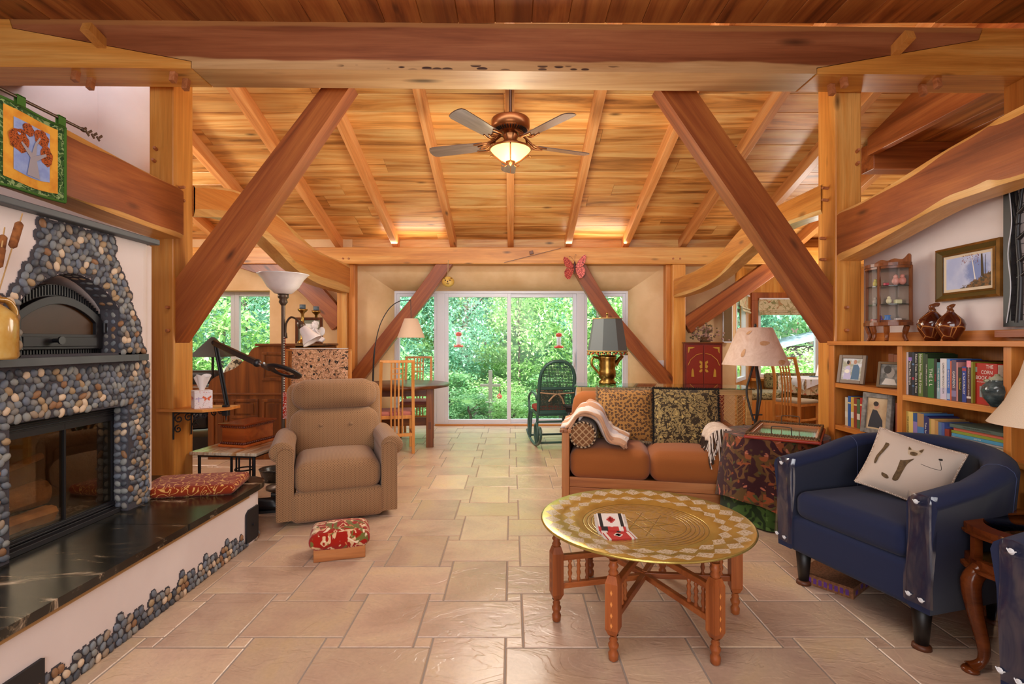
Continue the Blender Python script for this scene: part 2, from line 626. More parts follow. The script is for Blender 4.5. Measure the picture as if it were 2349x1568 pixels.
# ------------------------------------------------------------------ walls
def wall_seg(name, p0, p1, z0, z1, th, mats, holes=(), faces_in=1):
    """wall of thickness th from p0 to p1 (plan), holes = (s0,s1,za,zb) along it; body lies on the left of p0->p1 if th>0"""
    p0 = Vector((p0[0], p0[1], 0)); p1 = Vector((p1[0], p1[1], 0))
    M = frame(p0, p1); L = (p1-p0).length
    m = MB(); s = 0
    y0, y1 = (0, th) if th > 0 else (th, 0)
    for (a, b, za, zb) in sorted(holes):
        if a > s: m.bx(s, a, y0, y1, z0, z1, 0, M)
        if za > z0: m.bx(a, b, y0, y1, z0, za, 0, M)
        if zb < z1: m.bx(a, b, y0, y1, zb, z1, 0, M)
        s = b
    if s < L: m.bx(s, L, y0, y1, z0, z1, 0, M)
    return struct(m.build(name, mats))

WP = M_['white_plaster']; TP = M_['tan_plaster']
# rear wall: thick earth-plastered wall, flared around the sliding door
YB, YD = 7.60, 7.95
m = MB()
S = 10
def fl(a):
    s, c = math.sin(a), 1-math.cos(a)
    return (-2.30 + .50*s, 2.28 - .505*s, 2.42 - .36*s, YB + (YD-YB)*c)
def strip(i0, i1, fa, fb):
    pass
m.grid(lambda u, v: (fl(u*PI/2)[0], fl(u*PI/2)[3], v*fl(u*PI/2)[2]), S, 1)
m.grid(lambda u, v: (fl(u*PI/2)[1], fl(u*PI/2)[3], v*fl(u*PI/2)[2]), S, 1, flip=True)
m.grid(lambda u, v: (fl(u*PI/2)[0] + v*(fl(u*PI/2)[1]-fl(u*PI/2)[0]), fl(u*PI/2)[3], fl(u*PI/2)[2]), S, 1)
m.bx(-2.36, -1.80, YD, YD+.06, 0, 2.9); m.bx(1.775, 2.36, YD, YD+.06, 0, 2.9); m.bx(-2.36, 2.36, YD, YD+.06, 2.06, 2.9)
struct(m.build('wall_back', TP))
wall_seg('wall_back_left', (-7.2, YB), (-2.36, YB), 0, 2.80, .36, TP, [(.5, 3.62, .78, 2.04)])
wall_seg('wall_back_right', (2.34, YB+.1), (3.34, YB+.1), 0, 2.80, .3, TP)
struct(MB().bx(-7.1, 6.2, YB+.005, YB+.03, 2.40, 2.9).build('trim_7', M_['plankX']))
struct(MB().bx(-2.4, 2.4, YB+.03, YD, 2.44, 2.85).build('wall_back_top', TP))
# window seat bay to the right
board = wood('bay boards', '#b08a4c', '#cda765', '#d8b778', 'Z', across=8, rough=.5)
M_['board'] = board
wall_seg('wall_bay_left', (3.34, 7.72), (4.15, 8.97), 0, 2.75, .08, M_['oakZ'], [(.12, .98, .66, 2.02)])
wall_seg('wall_bay_front', (4.15, 8.97), (5.55, 8.97), 0, 2.75, .08, M_['oakZ'], [(.13, 1.2, .66, 2.0)])
wall_seg('wall_bay_right', (5.55, 8.97), (6.3, 7.7), 0, 2.75, .08, M_['oakZ'])
wall_seg('wall_right', (6.3, 8.0), (6.3, 3.4), 0, 4.2, .1, TP)
# wall behind the bookcase: its top follows the curved beam
m = MB()
prof = [(-2.5, 0), (3.86, 0), (3.86, 2.02), (3.35, 2.12), (2.9, 2.2), (2.4, 2.25), (1.5, 2.25), (-2.5, 2.25)]
m.prism(prof, 2.64, 2.76, 'x')
struct(m.build('wall_right_low', WP))
wall_seg('wall_right_upper', (3.52, 3.68), (3.52, -2.5), .0, 3.40, .1, M_['cabZ'])
wall_seg('wall_front', (3.6, -2.5), (-5.4, -2.5), 0, 3.4, .1, WP)
wall_seg('wall_right_return', (3.60, 3.56), (6.4, 3.56), 0, 3.4, -.1, TP)
wall_seg('wall_far_left', (-7.2, 4.4), (-7.2, 7.9), 0, 4.2, .1, TP)
# left chimney mass behind the fireplace, softly rounded at its end
m = MB()
m.bx(-7.2, -3.22, 4.0, 4.5, 0, 4.2)
m.lathe([(.25, 0), (.25, 4.0)], 20, (-3.24, 4.25, 0), a0=-PI/2-.05, a1=PI/2+.05)
struct(m.build('wall_left', WP))
wall_seg('wall_left_front', (-5.3, -2.5), (-5.3, 4.0), 0, 3.4, .1, WP)

# ------------------------------------------------------------------ sliding door and windows
VN = M_['vinyl']
def xd(px, D=YD): return (px-1174.5)/F*D
def pane_unit(name, parent_mats, xs, z0, z1, y, M=None, fw=.045, glassm=None, depth=.06):
    """framed fixed unit in the plane y: xs=(x0,x1)"""
    x0, x1 = xs
    m = MB()
    m.bx(x0, x0+fw, y-depth/2, y+depth/2, z0, z1); m.bx(x1-fw, x1, y-depth/2, y+depth/2, z0, z1)
    m.bx(x0+fw, x1-fw, y-depth/2, y+depth/2, z1-fw, z1); m.bx(x0+fw, x1-fw, y-depth/2, y+depth/2, z0, z0+fw)
    g = MB().bx(x0+fw*.8, x1-fw*.8, y-.004, y+.004, z0+fw*.8, z1-fw*.8)
    return m, g
door = bpy.data.objects.new('door_1', None); COL.objects.link(door); struct(door)
m = MB()
zt = 2.058
for a, b in ((905, 911), (1003, 1021), (1322, 1340), (1434, 1441)):
    m.bx(xd(a), xd(b), YD-.05, YD+.06, .035, zt-.035)
m.bx(xd(905), xd(1441), YD-.05, YD+.06, zt-.035, zt+.01)
m.bx(xd(905), xd(1441), YD-.05, YD+.06, 0.0, .035)
m.build('door_frame', VN, door, bevel=.004)
MB().bx(xd(1000), xd(1345), YD-.10, YD-.05, 0.0, .022).build('door_sill', M_['oakX'], door)
for nm, a, b, dy, fw in (('sidelight', 911, 1003, 0, .045), ('sidelight', 1340, 1434, 0, .045), ('door_panel', 1021, 1172, -.012, .055), ('door_panel', 1163, 1322, .03, .055)):
    f, g = pane_unit(nm, None, (xd(a), xd(b)), .035, zt-.035, YD+dy, fw=fw)
    fo = f.build(nm, VN, door, bevel=.004)
    g.build('pane', M_['glass'], fo)
m = MB()
hx = xd(1316)
m.bx(hx-.02, hx+.02, YD-.055, YD-.03, .86, 1.14)
m.tube([(hx, YD-.05, .90), (hx, YD-.10, .92), (hx, YD-.10, 1.08), (hx, YD-.05, 1.10)], .011, 8)
m.build('door_handle', VN, door)
# study window behind the left post
win = bpy.data.objects.new('window_1', None); COL.objects.link(win); struct(win)
wf = plain('grey window frame', '#c3c5c6', .4)
for a, b in ((-6.70, -5.25), (-5.25, -4.22), (-4.22, -3.58)):
    f, g = pane_unit('sash', None, (a, b), .78, 2.04, 7.86, fw=.065)
    fo = f.build('sash', wf, win, bevel=.004); g.build('pane', M_['glass'], fo)
# bay windows
win2 = bpy.data.objects.new('window_2', None); COL.objects.link(win2); struct(win2)
Mb = frame((3.34, 7.72, 0), (4.15, 8.97, 0))
for o_, a, b in ((win2, .12, .98),):
    f, g = pane_unit('sash', None, (a, b), .66, 2.02, .02, fw=.06)
    fo = f.build('sash', VN, o_, bevel=.004); g.build('pane', M_['glass'], fo)
win2.matrix_world = Mb
win3 = bpy.data.objects.new('window_3', None); COL.objects.link(win3); struct(win3)
f, g = pane_unit('sash', None, (4.28, 5.35), .66, 2.0, 9.0, fw=.06)
fo = f.build('sash', VN, win3, bevel=.004); g.build('pane', M_['glass'], fo)
m = MB(); m.bx(4.16, 4.28, 8.93, 8.97, .66, 2.0); m.bx(5.35, 5.5, 8.93, 8.97, .66, 2.0); m.bx(4.16, 5.5, 8.93, 8.97, 2.0, 2.14)
struct(m.build('trim_1', M_['redZ'], bevel=.005))
m = MB(); m.bx(4.1, 5.6, 8.80, 8.99, .61, .655)
struct(m.build('trim_2', M_['oakX'], bevel=.005))

# ------------------------------------------------------------------ ceilings
def plank_mesh(L, w, th=.02, ax='X'):
    c = .004
    poly = [(-w/2, th), (-w/2, c), (-w/2+c, 0), (w/2-c, 0), (w/2, c), (w/2, th)]
    m = MB()
    if ax == 'X': m.prism([(u, v) for u, v in poly], -L/2, L/2, 'x')
    else: m.prism([(u, v) for u, v in poly], -L/2, L/2, 'y')
    return m
SL = .314; TH = math.atan(SL)
def zc(y): return 5.18 - SL*y
ceil = struct(MB().add([(-7.3, 3.0, zc(3.0)+.03), (6.5, 3.0, zc(3.0)+.03), (6.5, 8.4, zc(8.4)+.03), (-7.3, 8.4, zc(8.4)+.03),
                        (-7.3, 3.0, zc(3.0)+.13), (6.5, 3.0, zc(3.0)+.13), (6.5, 8.4, zc(8.4)+.13), (-7.3, 8.4, zc(8.4)+.13)],
                       [(0, 3, 2, 1), (4, 5, 6, 7), (0, 1, 5, 4), (1, 2, 6, 5), (2, 3, 7, 6), (3, 0, 4, 7)]).build('ceiling', M_['plankX']))
pm = {}
yy = 4.90 - .233*5
while yy < 7.7:
    x = -5.0 + rnd.uniform(-3.5, 0)
    while x < 5.0:
        L = round(rnd.choice([3.36, 4.2, 5.04, 5.88]), 2)
        if L not in pm: pm[L] = plank_mesh(L - .003, .2425).mesh('plank', M_['plankX'])
        o = bpy.data.objects.new('plank', pm[L]); COL.objects.link(o); o.parent = ceil
        o.location = (x + L/2, yy + .1165, zc(yy + .1165) + rnd.uniform(0, .003)); o.rotation_euler = (-TH, 0, 0)
        x += L
    yy += .233
for i in range(-5, 6):
    y0 = 3.72 if abs(i) < 5 else 5.62
    a = Vector((i*.84 - .02, y0, 5.03+.08 - SL*y0)); b = Vector((i*.84 - .02, 7.62, 5.03+.08 - SL*7.62))
    L = (b-a).length
    MB().bx(0, L, -.043, .043, -.08, .08).build('rafter', M_['rafter'], ceil, M=frame(a, b), bevel=.004)
# loft floor seen from below, in front of the main beam and to both sides of the open bay
loft = struct(MB().bx(-5.4, 5.4, -2.5, 3.46, 3.432, 3.55).build('ceiling_loft', M_['plankY']))
lp = plank_mesh(6.0, .2435, ax='Y').mesh('plank', M_['plankY'])
for k in range(-21, 22):
    o = bpy.data.objects.new('plank', lp); COL.objects.link(o); o.parent = loft
    o.location = (k*.245 + .01, .44, 3.41 + rnd.uniform(0, .004))
lp2 = plank_mesh(2.0, .2435, ax='Y').mesh('plank', M_['plankY'])
for sgn in (-1, 1):
    lo2 = struct(MB().bx(min(sgn*3.86, sgn*6.4), max(sgn*3.86, sgn*6.4), 3.5, 5.5, 3.432, 3.5).build('ceiling_side', M_['plankY']))
    for k in range(10):
        o = bpy.data.objects.new('plank', lp2); COL.objects.link(o); o.parent = lo2
        o.location = (sgn*(4.0 + k*.245), 4.5, 3.41)
    x0 = 3.80 if sgn > 0 else -3.88
    struct(MB().bx(x0, x0+.08, 3.72, 5.5, 3.27, 3.9).build('trim_3', M_['redY'], bevel=.004))
    o = MB().bx(0, 2.6, -.1, .1, -.145, .145).build('header_beam', M_['redX'], loc=(3.84 if sgn > 0 else -6.44, 5.56, 3.265), bevel=.006)
    tag(o, 'dark red header beam carrying the side loft, ' + ('right of the right post' if sgn > 0 else 'just left of the left post'), 'beam')
# nook ceiling boards
nk = struct(MB().bx(2.4, 6.3, 7.62, 9.05, 2.52, 2.6).build('ceiling_bay', M_['board']))
for k in range(8):
    MB().bx(-1.95, 1.95, -.088, .088, 0, .02).build('plank', M_['sapX'], nk, loc=(4.35, 7.72 + k*.18, 2.50))
# ------------------------------------------------------------------ timber frame
def beam_mat():
    t = NT('main beam heartwood with sapwood edge'); t.p(.4, spec=.45)
    v = t.coord('Object', (.5, 8, 8))
    big = t.noise(v, 1.0, 5, .6, .8)
    red = t.ramp(big, [(.3, '#713a1e'), (.5, '#935432'), (.7, '#a56640')])
    sap = t.ramp(big, [(.3, '#b07f4e'), (.7, '#d0a878')])
    tc = t.n('ShaderNodeTexCoord'); sx = t.n('ShaderNodeSeparateXYZ'); t.l(tc.outputs['Object'], sx.inputs[0])
    wob = t.noise(t.coord('Object', (1.1, .3, .3)), 1.0, 2)
    e = t.math('ADD', sx.outputs['Z'], t.math('MULTIPLY', wob, -.09))
    up = t.math('ADD', sx.outputs['Z'], t.math('MULTIPLY', wob, .04))
    col = t.mix(t.ramp(t.math('SUBTRACT', e, -.1395), [(.0, 1.0), (.012, 0.0)]), red, sap)
    col = t.mix(t.ramp(t.math('SUBTRACT', up, .145), [(.0, 0.0), (.012, .8)]), col, '#a8703f')
    # left-over bark flecks along the lower arris
    fl_ = t.vor(t.coord('Object', (9, 9, 30)), 1.0, out='Distance')
    band = t.ramp(t.math('ABSOLUTE', t.math('ADD', sx.outputs['Z'], .132)), [(.010, 1.0), (.02, 0.0)])
    mid = t.ramp(t.math('ABSOLUTE', t.math('ADD', sx.outputs['X'], .2)), [(.9, 1.0), (.98, 0.0)])
    msk = t.math('MULTIPLY', t.math('MULTIPLY', t.ramp(fl_, [(.30, 1.0), (.36, 0.0)]), band), mid)
    col = t.mix(msk, col, '#3a1a0c')
    kn = t.vor(t.coord('Object', (1.0, 4.5, 4.5), loc=(.35, 0, .3)), 1.0)
    col = t.mix(t.ramp(kn, [(.05, 1.0), (.16, 0.0)]), col, t.mix(.8, col, '#2a1208'))
    fine = t.noise(t.coord('Object', (3, 110, 110)), 1.0, 3)
    col = t.mix(.3, col, t.ramp(fine, [(.3, (.6, .55, .5, 1)), (.6, (1, 1, 1, 1))]), 'MULTIPLY')
    t.base(col); t.bump(fine, .1, .004)
    return t.m
RZ = R(.9)
Y0b, Y1b = 3.45, 3.70
zb = 3.25
def timber_prism(name, poly, y0, y1, mats, label, cat, loc=(0, 0, 0), rz=0, bevel=.006, axis='y', group=None):
    m = MB().prism(poly, y0, y1, axis)
    o = m.build(name, mats, loc=loc, bevel=bevel)
    o.rotation_euler = (0, 0, rz)
    return tag(o, label, cat, group)
mid = timber_prism('main_beam', [(-3.32, .165), (-3.30, .103), (-2.13, -.105), (-2.13, -.155), (2.06, -.155), (2.06, -.115), (3.17, .085), (3.20, .165)],
                   -.125, .125, beam_mat(), 'long reddish main beam with pale sapwood edge and bark flecks across the ceiling', 'beam', (0, 3.575, zb), RZ)
left = timber_prism('scarfed_beam', [(-5.2, .165), (-3.325, .165), (-3.305, .100), (-2.135, -.109), (-2.135, -.155), (-5.2, -.155)],
                    -.125, .125, M_['oakX'], 'yellow oak end beam scarfed into the left end of the main beam', 'beam', (0, 3.575, zb), RZ)
right = timber_prism('scarfed_beam', [(5.2, .165), (3.205, .165), (3.175, .082), (2.065, -.119), (2.065, -.155), (5.2, -.155)],
                     -.125, .125, M_['oakX'], 'yellow oak end beam scarfed into the right end of the main beam', 'beam', (0, 3.575, zb), RZ)
def peg(parent, p, d, r=.012, L=.05, square=False, mat='peg'):
    p = Vector(p); d = Vector(d).normalized()
    m = MB()
    if square: m.bar(p - d*.01, p + d*L, r*2, r*2)
    else: m.tube([p - d*.01, p + d*L*.8, p + d*L], [r, r, r*.75], 8)
    return m.build('peg', M_[mat], parent, bevel=.002 if square else 0)
# wedges and pegs of the scarf joints (in beam coordinates)
for o, sg in ((left, -1), (right, 1)):
    peg(o, (sg*2.72 if sg < 0 else 2.60, -.12, .006), (.10*(-sg)*-1, -1, .35), .032, .13, True, 'birch')
    for px in (2.93, 2.28):
        peg(o, (sg*px, -.07, -.15), (0, -.2, -1), .018, .075, True)
        peg(o, (sg*(px-.03), .02, -.15), (0, -.2, -1), .018, .085, True)
# posts
def post(x0, x1, y0, y1, z0, z1, label, mat='oakZ', name='timber_post', cat='post'):
    o = MB().bx(-(x1-x0)/2, (x1-x0)/2, -(y1-y0)/2, (y1-y0)/2, 0, z1-z0).build(name, M_[mat], loc=((x0+x1)/2, (y0+y1)/2, z0), bevel=.012)
    return tag(o, label, cat)
lpst = post(-2.64, -2.46, 3.74, 3.97, 0, 3.40, 'oak post left of the room, beside the pebble fireplace')
rpst = post(2.365, 2.56, 3.765, 3.98, 0, 3.40, 'oak post right of the room, at the end of the bookcase')
cx, cy = lpst.location.x, lpst.location.y
for px, py in ((359, 343), (355, 370), (387, 705), (387, 758)):
    q = P(px, py, 3.74); peg(lpst, (q.x-cx, -.115, q.z), (0.3, -1, 0))
for yy, z in ((3.80, 2.42), (3.80, 2.32), (3.77, 2.20), (3.77, 2.07)):
    peg(lpst, (.09, yy-cy, z), (1, -.2, 0))
cx, cy = rpst.location.x, rpst.location.y
for px, py in ((1965, 348), (1965, 377), (1940, 705), (1940, 757)):
    q = P(px, py, 3.765); peg(rpst, (q.x-cx, -.108, q.z), (-.3, -1, 0))
for yy, z in ((3.85, 2.43), (3.85, 2.34), (3.88, 2.06), (3.88, 1.90)):
    peg(rpst, (-.0975, yy-cy, z), (-1, -.2, 0))
timber_prism('diagonal_brace', [(-2.46, 1.27), (-2.46, 1.74), (-1.37, 3.17), (-1.17, 3.17)], 3.76, 3.92, M_['redX'],
             'diagonal reddish brace rising from the left post to the main beam', 'brace')
timber_prism('diagonal_brace', [(2.365, 1.27), (1.07, 3.17), (1.33, 3.17), (2.365, 1.69)], 3.79, 3.95, M_['redX'],
             'diagonal reddish brace rising from the right post to the main beam', 'brace')
def grain(o, a):
    # turn the object so that its local X, the grain, runs along the slope a
    o.data.transform(Matrix.Rotation(a, 4, 'Y')); o.rotation_euler.y = -a
for o in [o for o in bpy.data.objects if o.name.startswith('diagonal_brace')]:
    grain(o, R(54) if o.name == 'diagonal_brace' else R(126))
def curved_beam(name, pts, x0, x1, label, heart='redY', sap='sapY', n=8, cat='beam', band=(.10, .86)):
    """pts = (y, ztop, zbot); side faces heartwood with a pale live edge above and below"""
    c = catmull([(p[0], p[1], p[2]) for p in pts], n)
    yc = sum(p[0] for p in c)/len(c)
    o_y, o_z = yc, pts[0][2]
    m = MB()
    rows = [1, band[1], band[0], 0]
    wob = [(.035*math.sin(i*.34)+.018*math.sin(i*.73+1)) for i in range(len(c))]
    for x, fl_ in ((x0, False), (x1, True)):
        for r in range(3):
            vs_ = []
            for i, p in enumerate(c):
                for q in (rows[r], rows[r+1]):
                    qq = q + (wob[i] if 0 < q < 1 else 0)
                    bulge = .012 if 0 < q < 1 else 0
                    vs_.append((x + (bulge if fl_ else -bulge), p[0]-o_y, p[2] + (p[1]-p[2])*qq - o_z))
            fs = []
            for i in range(len(c)-1):
                f = (2*i, 2*i+1, 2*i+3, 2*i+2)
                fs.append(f if fl_ else f[::-1])
            if c[-1][0] < c[0][0]: fs = [f[::-1] for f in fs]
            m.add(vs_, fs, 0 if r == 1 else 1, True)
    top = []; bot = []
    for p in c:
        top += [(x0, p[0]-o_y, p[1]-o_z), (x1, p[0]-o_y, p[1]-o_z)]
        bot += [(x0, p[0]-o_y, p[2]-o_z), (x1, p[0]-o_y, p[2]-o_z)]
    fs = [(2*i, 2*i+1, 2*i+3, 2*i+2) for i in range(len(c)-1)]
    m.add(top, fs, 1, True); m.add(bot, [f[::-1] for f in fs], 1, True)
    for i in (0, len(c)-1):
        p = c[i]
        m.add([(x0, p[0]-o_y, p[2]-o_z), (x1, p[0]-o_y, p[2]-o_z), (x1, p[0]-o_y, p[1]-o_z), (x0, p[0]-o_y, p[1]-o_z)], [(0, 1, 2, 3)], 0)
    o = m.build(name, [M_[heart], M_[sap]], loc=(0, o_y, o_z))
    return tag(o, label, cat)
curved_beam('curved_beam', [(3.90, 2.485, 2.245), (4.43, 2.608, 2.35), (4.89, 2.622, 2.32), (5.25, 2.589, 2.22), (5.68, 2.502, 2.09), (6.32, 2.40, 2.00), (7.42, 2.405, 1.99)],
            -2.56, -2.415, 'wavy live-edge beam running back from the left post to the rear left post', heart='cabY', band=(.22, .90)).rotation_euler.z = R(-1.4)
curved_beam('curved_beam', [(3.90, 2.482, 2.255), (4.40, 2.489, 2.28), (4.86, 2.491, 2.25), (5.23, 2.45, 2.17), (5.9, 2.262, 2.0), (6.6, 2.19, 1.93), (7.42, 2.185, 1.92)],
            2.352, 2.49, 'wavy live-edge beam running back from the right post to the rear right post', heart='oakY', band=(.12, .92)).rotation_euler.z = R(.5)
curved_beam('curved_beam', [(3.74, 2.385, 2.03), (3.2, 2.40, 2.045), (2.6, 2.43, 2.07), (1.6, 2.44, 2.08)],
            -2.60, -2.40, 'straight dark beam running forward from the left post over the fireplace', band=(.06, .95))
curved_beam('curved_beam', [(3.765, 2.23, 1.87), (3.416, 2.247, 1.928), (2.92, 2.325, 2.028), (2.62, 2.36, 2.044), (2.40, 2.386, 2.045), (1.5, 2.40, 2.0)],
            2.39, 2.55, 'arched live-edge beam running forward from the right post over the bookcase', band=(.10, .92))
# rear plate and posts
o = MB().bx(-7.1, 6.2, -.11, .11, -.12, .12).build('plate_beam', M_['oakX'], loc=(0, 7.49, 2.52), bevel=.008)
tag(o, 'long horizontal oak plate beam above the sliding door', 'beam')
for px in (787, 800, 1544, 1560):
    q = P(px, 593, 7.38); peg(o, (q.x, -.105, q.z-2.52), (0, -1, 0), .014, .02)
post(-2.52, -2.38, 7.40, 7.60, 0, 2.40, 'slim oak post at the left end of the rear wall opening')
post(2.31, 2.50, 7.40, 7.60, 0, 2.40, 'oak post at the right end of the rear wall opening')
struct(MB().bx(-2.378, -2.28, 7.47, 7.60, 0, 2.40).build('trim_4', M_['cabZ'], bevel=.006))
struct(MB().bx(2.235, 2.308, 7.47, 7.60, 0, 2.40).build('trim_5', M_['cabZ'], bevel=.006))
def path_timber(name, pts, w, d, label, mat='redX', n=5, cat='brace'):
    """timber of rectangular section following points in a vertical plane (w in plane, d across)"""
    c = catmull(pts, n)
    o0 = c[0]
    vs_ = []
    for i, p in enumerate(c):
        t = (c[min(i+1, len(c)-1)] - c[max(i-1, 0)]).normalized()
        nrm = Vector((-t.z, 0, t.x))
        for a, b in ((-1, -1), (1, -1), (1, 1), (-1, 1)):
            vs_.append(p - o0 + nrm*(a*w/2) + Vector((0, b*d/2, 0)))
    fs = []
    for i in range(len(c)-1):
        for k in range(4):
            a = 4*i+k; b = 4*i+(k+1) % 4
            fs.append((a, a+4, b+4, b))
    n4 = 4*(len(c)-1)
    fs += [(0, 1, 2, 3), (n4+3, n4+2, n4+1, n4)]
    o = MB().add(vs_, fs).build(name, M_[mat], loc=o0, bevel=.006)
    return tag(o, label, cat)
path_timber('window_brace', [P(806, 884, 7.47), P(890, 775, 7.47), P(960, 690, 7.47), P(1028, 596, 7.47)], .20, .13, 'slanting brace in front of the left sidelight, behind the arc lamp')
path_timber('window_brace', [P(1538, 884, 7.47), P(1455, 793, 7.47), P(1383, 705, 7.47), P(1318, 596, 7.47)], .20, .13, 'slanting brace in front of the right sidelight, behind the brass lamp')
path_timber('side_brace', [P(782, 745, 7.49), P(740, 690, 7.49), P(680, 638, 7.49), P(545, 590, 7.49)], .27, .13, 'arched brace between the rear left post and the plate above the study window')
path_timber('side_brace', [P(1572, 748, 7.49), P(1640, 703, 7.49), P(1720, 648, 7.49), P(1795, 594, 7.49)], .24, .13, 'slanting brace between the rear right post and the plate, above the red cabinet')
for o in [o for o in bpy.data.objects if o.name.startswith(('window_brace', 'side_brace'))]:
    grain(o, {'window_brace': R(54), 'window_brace.001': R(126), 'side_brace': R(140), 'side_brace.001': R(36)}[o.name])
# ------------------------------------------------------------------ garden and woods outside
def leaf_mat(name, c1, c2, c3):
    t = NT(name)
    oi = t.n('ShaderNodeNewGeometry')
    col = t.ramp(oi.outputs['Random Per Island'], [(0, c1), (.5, c2), (1, c3)])
    col = t.objvar(col, .8, 1.15)
    t.base(col); t.p(.5, spec=.3)
    tr = t.n('ShaderNodeBsdfTranslucent'); t.l(col, tr.inputs[0])
    mx = t.n('ShaderNodeMixShader'); mx.inputs[0].default_value = .45
    t.l(t.b.outputs[0], mx.inputs[1]); t.l(tr.outputs[0], mx.inputs[2]); t.l(mx.outputs[0], t.out.inputs[0])
    return t.m
LF = [leaf_mat('leaves fresh', '#6f9f50', '#98c474', '#c8e0a4'), leaf_mat('leaves mid', '#4f8650', '#78a86c', '#a8cc96'),
      leaf_mat('leaves cool', '#4c7f64', '#74a68a', '#a4ccb2')]
bark = plain('bark', '#5a5044', .95, var=(6, '#3b342c', .4, .7))
grass = plain('rough ground', '#47692f', .95, var=(1.5, '#2c4a22', .3, .7))
def ground_z(x, y): return -.25 + max(0, (y-13))*.16 + max(0, y-24)*.35
m = MB()
m.grid(lambda u, v: (-34+68*u, 7.99+52*v, ground_z(0, 7.99+52*v) + .25*math.sin(u*29)*math.sin(v*17)*min(1, v*4)), 24, 24)
struct(m.build('ground', grass))
def crown_mesh(n, seed, leaf, lump=5):
    r_ = random.Random(seed)
    cl = []
    for k in range(lump*6):
        t = r_.uniform(0, 2*PI); u = r_.uniform(-.85, 1); rr = math.sqrt(1-u*u)
        q = r_.uniform(.55, 1.0)
        cl.append(Vector((rr*math.cos(t)*q, rr*math.sin(t)*q, u*q)))
    vs_ = []; fs = []
    for i in range(n):
        c = cl[r_.randrange(len(cl))]
        p = c + Vector((r_.gauss(0, .13), r_.gauss(0, .13), r_.gauss(0, .10)))
        L = leaf*r_.uniform(.6, 1.3)
        d = Vector((r_.uniform(-1, 1), r_.uniform(-1, 1), r_.uniform(-.9, .3))).normalized()
        s_ = d.cross(Vector((r_.uniform(-.4, .4), r_.uniform(-.4, .4), 1))).normalized()
        nn = s_.cross(d)
        b = len(vs_)
        vs_ += [p, p + d*L*.5 + s_*L*.26 + nn*L*.06, p + d*L, p + d*L*.5 - s_*L*.26 + nn*L*.06]
        fs += [(b, b+1, b+2, b+3)]
    m = MB().add(vs_, fs, 0, False)
    return m
crowns = [[crown_mesh(8500, 11+k, .062).mesh('foliage', LF[k]) for k in range(3)], [crown_mesh(2600, 31+k, .12).mesh('foliage', LF[k]) for k in range(3)]]
def trunk_mesh(h, r, seed):
    r_ = random.Random(seed)
    pts = [(r_.uniform(-.1, .1)*i/5, r_.uniform(-.1, .1)*i/5, h*i/6) for i in range(7)]
    m = MB().tube(pts, [r*(1-.1*i) for i in range(7)], 8)
    for k in range(5):
        a = r_.uniform(0, 6.28); z = h*r_.uniform(.45, .9)
        m.tube([(0, 0, z), (math.cos(a)*.5, math.sin(a)*.5, z+.45), (math.cos(a)*.9, math.sin(a)*.9, z+1.0)], [r*.45, r*.3, r*.12], 6)
    return m.mesh('trunk', bark)
trunks = [trunk_mesh(4.2, .13, 3), trunk_mesh(5.5, .17, 4)]
def tree(x, y, h, w, k, label, group=None, z0=None):
    z0 = ground_z(x, y) if z0 is None else z0
    t = thing('tree', label, 'tree', (x, y, z0-.1), rnd.uniform(0, 6), group)
    tk = trunks[k % 2]
    o = bpy.data.objects.new('trunk', tk); COL.objects.link(o); o.parent = t; o.scale = (w/2.2, w/2.2, h*.8/5)
    f = bpy.data.objects.new('foliage', crowns[0][k % 3]); COL.objects.link(f); f.parent = t
    f.location = (0, 0, h*.56); f.scale = (w, w, h*.50); f['kind'] = 'stuff'
    return t
def shrub(x, y, h, w, k, label, group=None, big=1):
    t = thing('shrub', label, 'shrub', (x, y, ground_z(x, y)-.05), rnd.uniform(0, 6), group)
    o = bpy.data.objects.new('stem', trunks[0]); COL.objects.link(o); o.parent = t; o.scale = (.3, .3, h*.7/4.2)
    f = bpy.data.objects.new('foliage', crowns[big][k % 3]); COL.objects.link(f); f.parent = t
    f.location = (0, 0, h*.52); f.scale = (w, w, h*.52); f['kind'] = 'stuff'
    return t
g1 = 'trees of the wood behind the garden'
kinds = ['fresh green leafy tree of the wood seen through the glazing', 'mid green leafy tree of the wood seen through the glazing', 'bluish green leafy tree of the wood seen through the glazing']
i = 0
for row, (y, xs, h, w) in enumerate(((17.0, (-13.4, -10.6, -7.6, -4.2, -1.5, 1.5, 4.4, 7.6, 10.4), 6.2, 2.2), (22.5, (-16, -12, -8.4, -4.8, -1.4, 2.2, 5.6, 9, 12.6), 8.5, 2.8), (29, (-17, -11, -5.4, .3, 6, 12), 11, 4.2))):
    for x in xs:
        k = (i*2 + row) % 3
        tree(x + rnd.uniform(-.5, .5), y + rnd.uniform(-.8, .8), h*rnd.uniform(.85, 1.15), w*rnd.uniform(.9, 1.15), k, kinds[k], g1 + ' ' + 'abc'[k])
        i += 1
shrub(-1.25, 10.2, .95, .75, 1, 'low leafy shrub outside the left half of the sliding door', big=1)
shrub(-.25, 10.7, .80, .75, 0, 'low leafy shrub outside the middle of the sliding door', big=1)
shrub(.75, 10.3, .85, .75, 1, 'low leafy shrub outside, behind the rocking chair', big=1)
for x, k, lab in ((-1.75, 0, 'knee-high plant close outside the left sidelight'), (-.75, 1, 'knee-high plant close outside the left door panel'), (.05, 0, 'knee-high plant close outside the meeting stile of the door'), (.85, 1, 'knee-high plant close outside the right door panel'), (1.6, 0, 'knee-high plant close outside the right sidelight')):
    shrub(x, 9.15, .62, .5, k, lab, big=1)
shrub(1.45, 11.2, 2.5, .95, 0, 'tall bright bush outside the right half of the sliding door', big=1)
shrub(2.55, 10.8, 2.9, .9, 0, 'tall bright bush outside the right sidelight', big=1)
